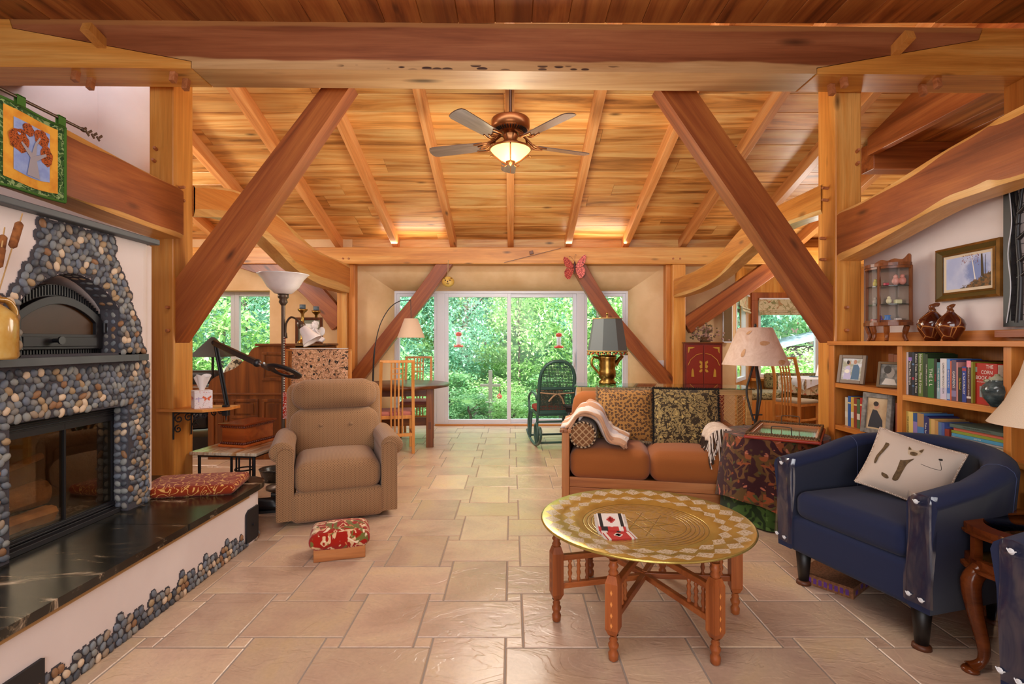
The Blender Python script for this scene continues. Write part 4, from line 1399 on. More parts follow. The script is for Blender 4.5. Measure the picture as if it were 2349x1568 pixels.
fs = thing('footstool', 'small footstool with a red paisley cushion top in front of the recliner', 'footstool', (-1.045, 3.13, 0), R(17))
MB().bx(-.145, .145, -.115, -.095, 0, .085).bx(-.145, .145, .095, .115, 0, .085).bx(-.145, -.125, -.095, .095, 0, .085).bx(.125, .145, -.095, .095, 0, .085).build('base_board', M_['sofaX'], fs, bevel=.004)
MB().rbox((0, 0, .115), (.345, .28, .085), .04, puff=.03).build('cushion', M_['stool'], fs)

# red cushion lying on the hearth
hc = MB().rbox((0, 0, 0), (.54, .36, .060), .028, puff=.012).build('bench_cushion', M_['hcush'], loc=(-1.98, 3.22, .388))
hc.rotation_euler = (0, 0, R(12))
tag(hc, 'rust red scroll-patterned cushion lying on the end of the hearth bench', 'cushion')

# ------------------------------------------------------------------ jug with cattails
jg = thing('stoneware_jug', 'yellow glazed stoneware jug with a loop handle on the mantel shelf', 'jug', (-2.03, 1.985, 1.212))
glz = NT('mottled honey glaze'); glz.p(.16, spec=.6)
glz.base(glz.ramp(glz.noise(glz.coord('Object', (6, 6, 5)), 1.4, 4, .6), [(.30, '#6d3b12'), (.40, '#b98a3c'), (.6, '#c9a45c'), (.8, '#b9a88c')]))
M_['honey'] = glz.m
MB().lathe([(0, 0), (.088, 0), (.094, .01), (.094, .15), (.088, .175), (.055, .205), (.034, .222), (.036, .25), (.032, .252), (.026, .225), (.0, .16)], 28).build('jug_body', M_['honey'], jg)
MB().tube(catmull([(0, .033, .236), (0, .085, .232), (0, .115, .19), (0, .10, .155), (0, .086, .14)], 5), [.012]*21, 8).build('handle', M_['honey'], jg)
cat_b = plain('cattail head', '#8c5426', .95, var=(30, '#6a3a18', .4, .6), bump=(120, .4, .003)); stalk = plain('dry stalk', '#b08a55', .8)
for (dx, dy, h, tip) in ((.006, .0235, .47, 'tallest, leaning to the right'), (-.004, .014, .40, 'middle one, dark at the top'), (.01, .008, .34, 'shortest, nearest the picture edge')):
    c = thing('cattail', 'dried brown cattail standing in the yellow jug, ' + tip, 'dried plant', (-2.03+dx*.3, 1.985+dy*.3, 1.34))
    top = Vector((dx*1.6, dy*5.5, h))
    MB().tube([(0, 0, 0), tuple(top*.75), tuple(top*1.0)], .0025, 6).build('stalk', stalk, c)
    MB().tube([tuple(top*.68), tuple(top*.70), tuple(top*.90), tuple(top*.92)], [.006, .014, .014, .006], 10).build('seed_head', cat_b, c)

# ------------------------------------------------------------------ quilt on its rod
rod = MB().tube([(0, -.9, 0), (0, .46, 0)], .008, 8)
rod.ell((0, .48, 0), (.012, .02, .012), 8, 6)
for k in range(7):
    rod.bar((0, .48+.018*k, 0), (0, .50+.018*k, .018*(-1)**k), .004, .012)
ro = rod.build('curtain_rod', M_['bronze'], loc=(-2.325, 2.31, 2.43))
tag(ro, 'dark metal rod with a leaf finial fixed to the dark beam above the fireplace', 'rod')
ql = thing('wall_quilt', 'green bordered patchwork tree quilt hanging from the rod over the fireplace', 'quilt', (-2.345, 2.31, 0))
qgreen = contour_mat('mottled green cloth', lin('#3f5f2c'), lin('#8fa36a'), 30, 3, .14, [(45, .55, '#24401c')])
qyel = plain('orange yellow cloth', '#e8a637', .9, var=(14, '#d98a28', .4, .65)); qyel2 = plain('bright yellow cloth', '#e9cf3c', .9, var=(14, '#d8b830', .4, .65))
qblue = plain('pale blue cloth', '#9fb0e0', .9, var=(20, '#8a9cd6', .4, .6)); qgrey = plain('grey lilac cloth', '#a79fa8', .9)
qorg = contour_mat('orange leaf cloth', lin('#b4561c'), lin('#5c2a0e'), 60, 4, .12); qbind = plain('green binding', '#3f6a1c', .9)
qteal = plain('teal green cloth', '#3c6a58', .9, var=(40, '#5a8f76', .4, .6))
def wv(y): return .010*math.sin(y*16)
def quilt_sheet(y0, y1, z0, z1, off, nu=24):
    m = MB()
    m.grid(lambda u, v: (wv(y0+(y1-y0)*u) + off, y0+(y1-y0)*u, z0+(z1-z0)*v - .012*math.sin(u*PI)*(1-v)), nu, 4)
    m.grid(lambda u, v: (wv(y0+(y1-y0)*u) + off-.004, y0+(y1-y0)*u, z0+(z1-z0)*v - .012*math.sin(u*PI)*(1-v)), nu, 4, flip=True)
    return m
quilt_sheet(-.9, .39, 2.015, 2.40, 0, 60).build('quilt_border', qgreen, ql)
for a, b, fm in ((.05, .35, qyel), (-.32, -.01, qyel2)):
    pn = quilt_sheet(a, b, 2.045, 2.375, .003).build('patch_frame', fm, ql)
    inner = quilt_sheet(a+.045, b-.045, 2.09, 2.335, .005).build('patch_field', qblue if a > 0 else qteal, ql)
for nm, pl, mt in (('trunk_patch', [(.165, 2.085), (.245, 2.085), (.225, 2.17), (.285, 2.215), (.28, 2.225), (.222, 2.195), (.225, 2.245), (.25, 2.29), (.243, 2.295), (.212, 2.25), (.195, 2.20), (.135, 2.235), (.13, 2.225), (.185, 2.175)], qgrey),):
    m = MB(); m.add([(wv(y)+.008, y, z) for y, z in pl], [tuple(range(len(pl)))]); m.build(nm, mt, ql)
for cy, cz, ry, rz_ in ((.125, 2.235, .055, .055), (.175, 2.305, .035, .03), (.255, 2.295, .045, .04), (.285, 2.215, .035, .05)):
    n_ = 18
    pl = [(cy+ry*(1+.10*math.sin(7*k*2*PI/n_))*math.cos(k*2*PI/n_), cz+rz_*(1+.1*math.cos(5*k*2*PI/n_))*math.sin(k*2*PI/n_)) for k in range(n_)]
    m = MB(); m.add([(wv(y)+.0065, y, z) for y, z in pl], [tuple(range(n_))]); m.build('leaf_patch', qorg, ql)
m = MB()
m.tube([(wv(.39), .39, 2.012), (wv(.39), .39, 2.405)], .007, 6); m.tube([(wv(-.9+1.29*k/60), -.9+1.29*k/60, 2.012-.012*math.sin(PI*k/60)) for k in range(61)], .007, 6)
m.tube([(wv(-.9+1.29*k/60), -.9+1.29*k/60, 2.402) for k in range(61)], .007, 6)
m.build('binding', qbind, ql)
for y in (.34, .12, -.10, -.32):
    MB().bx(.026, .030, y-.02, y+.02, 2.395, 2.44).bx(.010, .014, y-.02, y+.02, 2.395, 2.44).bx(.010, .030, y-.02, y+.02, 2.437, 2.442).build('hanging_tab', qbind, ql)

# ------------------------------------------------------------------ bracket shelf on the post, tissue box, magnifier lamp
sh = thing('bracket_shelf', 'small wooden shelf on scrolled black iron brackets fixed to the left post', 'shelf', (-2.30, 3.84, .775))
m = MB(); m.prism([(-.27, -.125), (.085, -.16), (.205, -.03), (.205, .13), (-.155, .13), (-.155, -.112), (-.27, -.112)], 0, .02, 'z')
m.build('shelf_board', M_['cabX'], sh, bevel=.003)
for y in (-.118, .09):
    m = MB(); x0 = -.15
    m.tube([(x0, y, 0), (x0, y, -.20)], .006, 6); m.tube([(x0, y, -.006), (.10, y, -.006)], .006, 6)
    for cx_, cz, r in ((-.11, -.05, .035), (-.04, -.04, .03), (.025, -.036, .026), (-.115, -.125, .03), (.075, -.03, .02)):
        m.tube([(cx_ + r*(1-.07*k)*math.cos(k*.7+1.5), y, cz + r*(1-.07*k)*math.sin(k*.7+1.5)) for k in range(13)], .0045, 6)
    m.build('bracket', M_['black_iron'], sh)
tb = thing('tissue_box', 'white tissue box printed with butterflies on the post shelf', 'box', (-2.285, 3.79, .7955), R(42))
tbm = contour_mat('butterfly print card', lin('#e9e2e6'), lin('#e9e2e6'), 10, 1, .0, [(60, .66, '#c04a3a'), (80, .68, '#5a4a70'), (70, .70, '#6c8a4c')])
MB().bx(-.058, .058, -.058, .058, 0, .13).build('carton', tbm, tb, bevel=.002)
bfly = plain('orange print', '#d9673c', .7); lil = plain('lilac print', '#9a86c8', .7)
for k, rot in enumerate((0, -PI/2)):
    Mx = Matrix.Rotation(rot, 4, 'Z') @ at(.022 if k == 0 else -.02, -.0585, .075)
    m = MB()
    for s_ in (-1, 1):
        m.add([(0, 0, 0), (s_*.026, 0, .018), (s_*.028, 0, .004), (s_*.016, 0, -.004), (s_*.018, 0, -.02), (s_*.004, 0, -.014)], [(0, 1, 2, 3), (0, 3, 4, 5)], 0, False, Mx)
    m.build('butterfly_print', bfly, tb)
    m = MB(); Mx = Matrix.Rotation(rot, 4, 'Z') @ at(-.03 if k == 0 else .03, -.0585, .07)
    m.add([(-.02, 0, .004), (.02, 0, .004), (.02, 0, .0), (-.02, 0, 0), (-.002, 0, .015), (.002, 0, .015), (.002, 0, -.02), (-.002, 0, -.02)], [(0, 1, 2, 3), (4, 5, 6, 7)], 0, False, Mx)
    m.build('dragonfly_print', lil, tb)
paper = plain('tissue paper', '#f0ebea', .9)
m = MB()
def tis(u, v):
    a = 2*PI*u; r = .012 + .035*v + .012*math.sin(a*3+1)*v
    return (r*math.cos(a)*1.1, r*math.sin(a)*.7, .125 + .11*v + .014*math.sin(a*2)*v)
m.grid(tis, 24, 6, closed_u=True); m.build('tissue', paper, tb)

ml = thing('magnifier_lamp', 'black jointed magnifier lamp clamped to the post shelf', 'lamp', (-2.14, 3.85, .78))
O = Vector((-2.14, 3.85, .78))
def V(px, py, D): return P(px, py, D) - O
bk = M_['black_metal']
MB().bx(-.02, .02, -.02, .02, -.05, .03).tube([(0, 0, -.05), (0, 0, -.085)], .005, 6).build('clamp', bk, ml, bevel=.003)
e0 = Vector((0, 0, .03)); e1 = V(492, 786, 3.8); e2 = V(590, 832, 3.45)
MB().tube([e0, e1], .011, 10).tube([e0+Vector((.018, 0, 0)), e1+Vector((.018, 0, 0))], .006, 8).ell(e1, (.022, .022, .022)).build('lower_arm', bk, ml)
MB().bar(e1, e2, .03, .04).ell(e2, (.028, .028, .028)).build('upper_arm', bk, ml, bevel=.006)
e3 = V(606, 837, 3.42)
MB().tube([e2, e3], .012, 10).tube([e3+Vector((0, 0, -.02)), e3+Vector((0, 0, .02))], .008, 8).build('chrome_joint', M_['chrome'], ml)
hcn = V(652, 851, 3.30)
Mh = at(*hcn) @ Matrix.Rotation(R(13), 4, 'Y') @ Matrix.Rotation(R(-24), 4, 'X')
m = MB()
m.grid(lambda u, v: ((.088+.024*math.cos(2*PI*v))*math.cos(2*PI*u), (.088+.024*math.cos(2*PI*v))*math.sin(2*PI*u), .013*math.sin(2*PI*v)), 32, 10, M=Mh)
m.bar(tuple(e3), tuple(hcn + Vector((-.09, .02, .012))), .04, .022)
m.build('lens_ring', bk, ml)
MB().lathe([(0, .004), (.04, .008), (.066, .003), (.066, -.003), (.04, -.008), (0, -.004)], 28, M=Mh).build('lens', M_['glass_top'], ml)

# ------------------------------------------------------------------ end table with stone top, wooden box, bowl
et = thing('end_table', 'end table with a banded onyx top on thin black iron legs behind the hearth', 'table', (-2.15, 4.10, 0), R(-6))
ony = NT('banded onyx'); ony.p(.18, spec=.55)
ony.base(ony.ramp(ony.noise(ony.coord('Object', (16, 1.2, 4)), 1.0, 5, .6, .6), [(.3, '#7e5230'), (.42, '#b98a5c'), (.5, '#cfc2ac'), (.6, '#a9886a'), (.72, '#d8cbb4')]))
MB().bx(-.27, .27, -.24, .24, .425, .45).build('stone_top', ony.m, et, bevel=.006)
m = MB(); m.bx(-.23, .23, -.20, -.185, .405, .425).bx(-.23, .23, .185, .20, .405, .425).bx(-.23, -.215, -.185, .185, .405, .425).bx(.215, .23, -.185, .185, .405, .425)
m.build('iron_frame', bk, et)
for x, y in ((.222, -.19), (.222, .19), (-.222, .19), (-.222, -.19)):
    MB().tube([(x, y, 0), (x, y, .41)], .011, 8).build('leg', bk, et)
m = MB()
for a in range(4):
    m.tube([(.02+.07*math.cos(a*PI/2), .07*math.sin(a*PI/2), 0), (.02+.07*math.cos(a*PI/2), .07*math.sin(a*PI/2), .41)], .007, 8)
m.tube([(.02+.07*math.cos(k*PI/12), .07*math.sin(k*PI/12), .27) for k in range(25)], .006, 6)
m.build('iron_cage', bk, et)
bx = thing('keepsake_box', 'carved cherry wood keepsake box on the onyx end table', 'box', (-2.165, 4.20, .4505), R(-16.5))
C = M_['cherry']
bx.location = (-2.16, 4.215, .4505); bx.rotation_euler = (0, 0, R(-14))
w_, d_ = .125, .185
MB().bx(-w_, w_, -d_, d_, 0, .022).build('plinth', C, bx, bevel=.006)
MB().bx(-w_+.022, w_-.022, -d_+.022, d_-.022, .022, .155).build('box_body', C, bx)
m = MB()
for k in range(11):
    x = -w_+.02+k*(2*w_-.04)/10
    m.ell((x, -d_+.012, .032), (.010, .010, .012), 8, 6); m.ell((x, -d_+.017, .160), (.009, .009, .011), 8, 6)
for k in range(17):
    y = -d_+.02+k*(2*d_-.04)/16
    m.ell((w_-.012, y, .032), (.010, .010, .012), 8, 6); m.ell((w_-.017, y, .160), (.009, .009, .011), 8, 6)
m.build('carved_moulding', plain('dark carved cherry', '#5d2410', .4), bx)['kind'] = 'stuff'
MB().bx(-w_, w_, -d_, d_, .170, .185).bx(-w_+.012, w_-.012, -d_+.012, d_-.012, .15, .17).build('lid', plain('polished cherry lid', '#7c3416', .14, spec=.6), bx, bevel=.004)
q = (-2.20, 4.75)
pt = tag(MB().lathe([(0, 0), (.09, 0), (.12, .10), (.128, .115), (.122, .118), (.11, .10), (.08, .012), (0, .012)], 24).build('speckled_bowl', plain('speckled black enamel', '#2a2a28', .3, var=(90, '#8a8478', .62, .7)), loc=(q[0], q[1], 0)), 'speckled black bowl on the floor beneath the onyx end table', 'bowl')

# shoes beside the lamp foot
shoe_m = plain('black leather shoe', '#17171a', .35)
def shoe(x, y, rz, label):
    s_ = thing('shoe', label, 'shoe', (x, y, 0), rz)
    m = MB()
    def up(u, v):
        a = 2*PI*u; t_ = v
        L = -.13 + .26*t_
        w_ = .045*(1-.15*abs(t_-.5)*2)**1 * math.sin(PI*min(max(t_, .03), .97))**.35
        h = .035 + (.055 if t_ < .45 else .055*max(0, 1-(t_-.45)/.3))
        return (L, w_*math.cos(a), .018 + h*max(0, math.sin(a)) if math.sin(a) > 0 else .018)
    m.grid(up, 16, 14, closed_u=True); m.build('upper', shoe_m, s_)
    m = MB(); m.prism([(-.13, -.03), (-.1, -.042), (.08, -.045), (.13, -.015), (.13, .015), (.08, .045), (-.1, .042), (-.13, .03)], 0, .02, 'z')
    m.build('sole', bk, s_, bevel=.003)
    MB().tube([(.0, -.02, .09), (.03, -.05, .06), (.02, -.08, .012), (.06, -.11, .006)], .003, 5).build('lace', bk, s_)
    return s_
shoe(-1.79, 3.90, R(18), 'black shoe with a loose lace beside the recliner, nearer one')
shoe(-1.76, 4.06, R(24), 'black shoe standing behind the laced shoe beside the recliner')

# ------------------------------------------------------------------ torchiere with a reading arm
tl = thing('torchiere_lamp', 'bronze torchiere floor lamp with a white glass bowl and a side reading light', 'floor lamp', (-2.01, 4.52, 0))
bz = M_['bronze']
MB().lathe([(0, 0), (.14, 0), (.14, .02), (.05, .04), (.02, .07), (0, .07)], 28).build('base', bz, tl)
MB().tube([(0, 0, .05), (0, 0, 1.62)], .0165, 12).build('pole', bz, tl)
MB().lathe([(.018, 1.60), (.038, 1.63), (.03, 1.655), (.045, 1.67), (.045, 1.70), (0, 1.70)], 20).build('finial', bz, tl)
alab = plain('alabaster glass', '#d8cfcf', .35, var=(5, '#efe9e6', .3, .7))
MB().lathe([(.03, 1.70), (.07, 1.705), (.13, 1.76), (.17, 1.83), (.205, 1.868), (.215, 1.875), (.20, 1.868), (.16, 1.825), (.12, 1.765), (.06, 1.715), (0, 1.71)], 36).build('glass_bowl', alab, tl)
arc = catmull([(.02, 0, 1.34), (.03, -.01, 1.44), (.075, -.02, 1.495), (.135, -.03, 1.475), (.16, -.035, 1.44)], 6)
MB().tube(arc, .009, 8).tube([(.0, 0, 1.32), (.025, 0, 1.32), (.02, 0, 1.36)], .014, 8).build('reading_arm', bz, tl)
Mr = at(.165, -.04, 1.44) @ Matrix.Rotation(R(145), 4, 'Y')
MB().lathe([(0, -.02), (.025, -.015), (.033, .02), (.03, .05), (0, .05)], 16, M=Mr).build('socket', bz, tl)
MB().lathe([(.03, .04), (.045, .07), (.055, .12), (.085, .18), (.09, .19), (.082, .182), (.05, .12), (.03, .06)], 24, M=Mr).build('glass_shade', alab, tl)
nk_ = thing('bead_necklace', 'long strand of red and white beads hanging on the torchiere pole', 'necklace', (-1.985, 4.49, .74))
m = MB(); m2 = MB()
for k in range(46):
    (m if k % 2 else m2).ell((.006 if k % 2 else -.004, 0, .56-.0105*k+.02), (.0055, .0055, .0055), 6, 4)
m.build('red_beads', plain('red beads', '#b3301c', .3), nk_)['kind'] = 'stuff'; m2.build('white_beads', plain('white beads', '#e5dcd0', .3), nk_)['kind'] = 'stuff'
MB().bx(-.014, .014, -.004, .004, -.13, .10).build('red_ribbon', contour_mat('red and white ribbon', lin('#b3301c'), lin('#e5dcd0'), 60, 4, .12), nk_)

# ------------------------------------------------------------------ roll-top desk and what stands on it
dk = thing('rolltop_desk', 'dark oak roll-top desk with an S-curved panelled side behind the left post', 'desk', (-2.85, 6.2, 0))
D_ = M_['dkoak']
pf = [(-.46, .0), (.48, .0), (.48, 1.24), (.10, 1.24)]
sc_ = catmull([(.10, 0, 1.235), (.02, 0, 1.20), (-.05, 0, 1.10), (-.16, 0, 1.00), (-.32, 0, .93), (-.43, 0, .86), (-.46, 0, .76)], 5)
pf = [(-.46, 0), (.48, 0), (.48, 1.235)] + [(p.x, p.z) for p in sc_]
MB().prism(pf, -.60, -.565, 'y').build('side_panel', D_, dk, bevel=.006)
MB().prism(pf, .72, .755, 'y').build('side_panel', D_, dk, bevel=.006)
MB().bx(.445, .47, -.565, .72, .1, 1.22).build('back_panel', D_, dk)
MB().bx(-.46, .445, -.565, .72, .72, .75).build('writing_board', M_['dkoakX'], dk)
m = MB()
for k in range(len(sc_)-1):
    p, q_ = sc_[k], sc_[k+1]
    m.bar((p.x+.015, .08, p.z-.012), (q_.x+.015, .08, q_.z-.012), 1.28, .014, up=(0, 0, 1))
m.build('tambour', M_['dkoakX'], dk)['kind'] = 'stuff'
for (x0, x1, z0, z1) in ((.13, .42, .86, 1.17), (-.20, .09, .10, .40), (.13, .42, .10, .66), (-.42, -.24, .10, .66), (-.20, .09, .45, .66)):
    m = MB(); y_ = -.602; e = .03
    m.bx(x0, x1, y_-.010, y_, z0, z0+e); m.bx(x0, x1, y_-.010, y_, z1-e, z1); m.bx(x0, x0+e, y_-.010, y_, z0+e, z1-e); m.bx(x1-e, x1, y_-.010, y_, z0+e, z1-e)
    m.bx(x0+e+.02, x1-e-.02, y_-.006, y_, z0+e+.02, z1-e-.02)
    m.build('panel', D_, dk, bevel=.003)
MB().bx(-.47, .49, -.612, -.56, .70, .725).build('moulding', M_['dkoakX'], dk, bevel=.005)
MB().bx(.06, .50, -.62, .77, 1.235, 1.262).build('desk_top', M_['dkoakX'], dk, bevel=.005)
fr_ = thing('picture_frame', 'wooden framed print of white flowers standing on the roll-top desk', 'picture', (-2.58, 6.55, 1.2625), R(4))
def frame_parts(t, w, h, fw, fm, field, inset=.0, mat_=None, depth=.02, tilt=0):
    """upright frame facing -Y, bottom centre at the origin"""
    Mt = Matrix.Rotation(tilt, 4, 'X')
    m = MB()
    m.bx(-w/2, -w/2+fw, -depth, 0, 0, h, 0, Mt); m.bx(w/2-fw, w/2, -depth, 0, 0, h, 0, Mt)
    m.bx(-w/2+fw, w/2-fw, -depth, 0, 0, fw, 0, Mt); m.bx(-w/2+fw, w/2-fw, -depth, 0, h-fw, h, 0, Mt)
    m.build('frame', fm, t, bevel=.003)
    if mat_:
        MB().bx(-w/2+fw, w/2-fw, -depth*.55, -depth*.3, fw, h-fw, 0, Mt).build('mat_board', mat_, t)
    k = inset
    return MB().bx(-w/2+fw+k, w/2-fw-k, -depth*.62, -depth*.3, fw+k, h-fw-k, 0, Mt).build('picture', field, t)
def flat(name, pts, y, mt, parent, Mt=None):
    m = MB(); m.add([(x, y, z) for x, z in pts], [tuple(range(len(pts)))], 0, False, Mt)
    return m.build(name, mt, parent)
frame_parts(fr_, .34, .33, .035, M_['walnut'], plain('white paper', '#e6e2de', .8), .045, plain('grey green mat', '#7c7a66', .9))
lg = plain('dark leaf green', '#34452a', .8); lw = plain('cream petals', '#f2eee0', .8)
for pl in ([(-.05, .10), (.06, .10), (.03, .15), (-.04, .16)], [(.0, .12), (.09, .20), (.07, .22), (-.01, .15)], [(-.07, .13), (-.02, .15), (-.06, .18)]):
    flat('leaf_print', pl, -.0130, lg, fr_)
for cx_, cz in ((-.03, .20), (.0, .22), (.03, .19), (-.01, .18)):
    flat('petal_print', [(cx_+.016*math.cos(k), cz+.014*math.sin(k)) for k in [i*2*PI/8 for i in range(8)]], -.0134, lw, fr_)
def candlestick(x, y, label):
    t = thing('candlestick', label, 'candlestick', (x, y, 1.2625))
    MB().lathe([(0, 0), (.065, 0), (.06, .02), (.035, .04), (.022, .07), (.026, .10), (.018, .12), (.018, .22), (.03, .235), (.018, .25), (.018, .36), (.028, .375), (.055, .40), (.06, .42), (.04, .415), (0, .41)], 18).build('stem', M_['brass'], t)
    MB().lathe([(0, .412), (.035, .412), (.035, .475), (0, .475)], 18).build('candle', plain('grey blue candle', '#54646e', .5), t)
candlestick(-2.565, 6.30, 'brass candlestick with a grey candle on the desk, in front of the other')
candlestick(-2.52, 6.62, 'brass candlestick with a grey candle on the desk, behind the other')
an = thing('cherub_figurine', 'white seated cherub figurine on the roll-top desk', 'figurine', (-2.40, 6.30, 1.2625))
m = MB()
m.ell((0, 0, .10), (.055, .05, .08), 14, 10); m.ell((-.01, -.015, .215), (.043, .043, .048), 14, 10); m.ell((.05, -.03, .05), (.075, .045, .035), 12, 8); m.ell((-.05, -.02, .03), (.05, .04, .03), 12, 8)
m.tube([(-.045, -.02, .15), (-.035, -.07, .12), (0, -.055, .18)], [.02, .017, .013], 8); m.tube([(.045, -.02, .15), (.05, -.07, .12), (.015, -.055, .175)], [.02, .017, .013], 8)
m.tube([(.04, -.05, .055), (.10, -.06, .03), (.125, -.06, .06)], [.025, .02, .012], 8)
m.build('body', M_['white_china'], an)
m = MB()
for k in range(14):
    a = k*2.4; m.ell((-.01+.04*math.cos(a)*math.sqrt(k/14), -.01+.04*math.sin(a)*math.sqrt(k/14), .245+.012*(k % 3)-.02*(k/14)), (.016, .016, .014), 8, 6)
m.build('curly_hair', M_['white_china'], an)['kind'] = 'stuff'
for s_ in (-1, 1):
    MB().ell((s_*.055, .045, .15), (.04, .012, .055), 10, 8).build('wing', M_['white_china'], an)

# tall upholstered chair draped with a tapestry, behind the recliner
tc_ = thing('high_back_chair', 'tall wooden chair draped with a patterned tapestry throw behind the recliner', 'chair', (-1.98, 5.55, 0), R(4))
MB().bx(-.36, -.315, -.30, -.24, 0, 1.19).build('side_board', M_['cabZ'], tc_, bevel=.004)
MB().bx(.26, .305, -.30, -.24, 0, 1.19).build('side_board', M_['cabZ'], tc_, bevel=.004)
MB().bx(-.315, .26, -.27, -.25, .1, 1.18).build('back_panel', M_['cabX'], tc_)
MB().bx(-.36, .305, -.31, -.235, 1.19, 1.205).build('top_rail', M_['cabX'], tc_, bevel=.003)
m = MB()
m.grid(lambda u, v: (-.27+.56*u, -.325-.012*math.sin(u*9)-.03*(1-v), .55+.655*v), 20, 10); m.grid(lambda u, v: (-.27+.56*u, -.325+.10*v, 1.209+.004*math.sin(u*20)), 20, 4)
m.build('tapestry_throw', M_['tapestry'], tc_)
MB().bx(-.29, .27, -.33, -.24, 1.21, 1.216).build('white_hem', plain('white hem', '#d8d4d0', .9), tc_)
MB().bx(-.36, .305, -.24, .25, .38, .46).build('seat', M_['cabX'], tc_, bevel=.01)

# black leather chair and dark lamps by the study window
bl = thing('leather_chair', 'black leather armchair half hidden behind the left post', 'armchair', (-3.85, 6.1, 0), R(20))
B_ = M_['black_leather']
MB().rbox((0, -.05, .38), (.62, .62, .2), .07).build('seat', B_, bl); MB().rbox((0, .30, .62), (.66, .2, .62), .08).build('backrest', B_, bl)
for s_ in (-1, 1): MB().rbox((s_*.38, 0, .36), (.16, .74, .56), .06).build('arm', B_, bl)
MB().bx(-.40, .40, -.35, .38, .0, .2).build('base', B_, bl)
lm = plain('dark slate shade', '#33383a', .5)
dl = thing('desk_lamp', 'dark pyramid-shaded lamp by the study window', 'lamp', (-3.52, 6.05, .76))
q = P(505, 806, 6.05) - dl.location
MB().lathe([(0, 0), (.10, 0), (.09, .02), (.02, .03), (.014, .05), (.014, q.z), (0, q.z)], 16).build('stem', bk, dl)
MB().lathe([(.25, q.z-.06), (.02, q.z+.17), (0, q.z+.15)], 4, a0=PI/4, a1=PI/4+2*PI).lathe([(.245, q.z-.058), (.01, q.z+.16)], 4, a0=PI/4, a1=PI/4+2*PI).build('shade', lm, dl)
for p_ in dl.children[1].data.polygons: p_.use_smooth = False
dt = thing('desk_table', 'dark side desk carrying the pyramid lamp by the study window', 'table', (-3.62, 6.2, 0))
MB().bx(-.35, .3, -.35, .6, .72, .76).build('desk_top', D_, dt)
for x in (-.32, .27):
    for y in (-.32, .57): MB().bx(x-.02, x+.02, y-.02, y+.02, 0, .72).build('leg', D_, dt)
gl_ = thing('tiffany_lamp', 'small leaded-glass table lamp beside the pyramid lamp', 'lamp', (-3.48, 6.5, .76))
MB().lathe([(0, 0), (.08, 0), (.06, .02), (.015, .03), (.015, .16), (0, .16)], 14).build('stem', bk, gl_)
m = MB(); m.lathe([(.16, .14), (.13, .20), (.05, .30), (.0, .31)], 12)
m.build('leaded_shade', plain('leaded glass', '#b8b49a', .3, var=(25, '#2c3430', .5, .55)), gl_)
# ------------------------------------------------------------------ dining corner by the door
dtb = thing('dining_table', 'round dark-topped dining table on square legs by the left sidelight', 'table', (-1.40, 6.52, 0), R(8))
MB().lathe([(0, .715), (.56, .715), (.60, .722), (.60, .752), (.59, .757), (0, .757)], 48).build('tabletop', M_['walnutX'], dtb)
MB().bx(-.38, .38, -.30, -.275, .62, .715).bx(-.38, .38, .275, .30, .62, .715).bx(-.39, -.365, -.275, .275, .62, .715).bx(.365, .39, -.275, .275, .62, .715).build('apron', M_['dkoakX'], dtb)
for x in (-.36, .36):
    for y in (-.28, .28):
        lg_ = MB().bx(x-.045, x+.045, y-.045, y+.045, 0, .715).build('leg', M_['dkoak'], dtb, bevel=.005)
        if y < 0: MB().bx(x-.016, x+.016, y-.05, y-.044, .22, .31).build('tenon', M_['walnut'], lg_)
MB().bx(-.33, .33, -.03, .03, .22, .32).bx(-.385, -.335, -.28, .28, .22, .32).bx(.335, .385, -.28, .28, .22, .32).build('stretcher', M_['dkoakX'], dtb)
seat_pink = fabric('dusty pink seat', '#b0685c', '#c07c70', 500)
def dining_chair(loc, rz, label, grp, seatmat=None, wood_='birch', curved=0):
    t = thing('dining_chair', label, 'chair', loc, rz, grp)
    w = M_[wood_]
    # local: back at +y, front at -y
    for s_ in (-1, 1):
        pts = [(s_*.185, .20, 0), (s_*.185, .205, .45), (s_*.18, .225 + curved, .75), (s_*.175, .29, 1.06)]
        c = catmull(pts, 4)
        m = MB()
        for i in range(len(c)-1): m.bar(c[i], c[i+1]+(c[i+1]-c[i])*.06, .034, .026, up=(0, 1, 0))
        m.build('back_post', w, t)
        MB().bar((s_*.19, -.20, 0), (s_*.19, -.20, .43), .032, .032, up=(0, 1, 0)).build('leg', w, t, bevel=.003)
    def yb(z): return interp(z, [.45, .75, 1.06], [.205, .225 + curved, .29])
    MB().bx(-.192, .192, .27, .30, 1.045, 1.075).build('top_rail', w, t, bevel=.004)
    MB().bx(-.17, .17, .195, .215, .20, .235).build('lower_rail', w, t)
    for k in range(4):
        x = -.063 + .042*k
        m = MB(); zs = [.22, .45, .65, .85, 1.05]
        for i in range(4): m.bar((x, yb(zs[i]), zs[i]), (x, yb(zs[i+1]), zs[i+1]), .017, .012, up=(0, 1, 0))
        m.build('back_slat', w, t)
    for z in (.86, .92, .98):
        MB().bx(-.07, .07, yb(z)-.008, yb(z)+.006, z-.007, z+.007).build('cross_slat', w, t)
    MB().bx(-.195, .195, -.21, .20, .40, .44).build('seat_frame', w, t, bevel=.004)
    for s_ in (-1, 1): MB().bx(s_*.19-.01, s_*.19+.01, -.19, .19, .20, .225).build('side_stretcher', w, t)
    MB().rbox((0, -.01, .455), (.41, .41, .05), .02, puff=.012).build('seat', seatmat or seat_pink, t)
    return t
dining_chair((-1.37, 6.06, 0), R(180+16), 'honey wood lattice-back chair near side of the round table, back to the camera', 'dining chairs')
dining_chair((-1.32, 7.12, 0), R(4), 'honey wood lattice-back chair between the round table and the window', 'dining chairs')
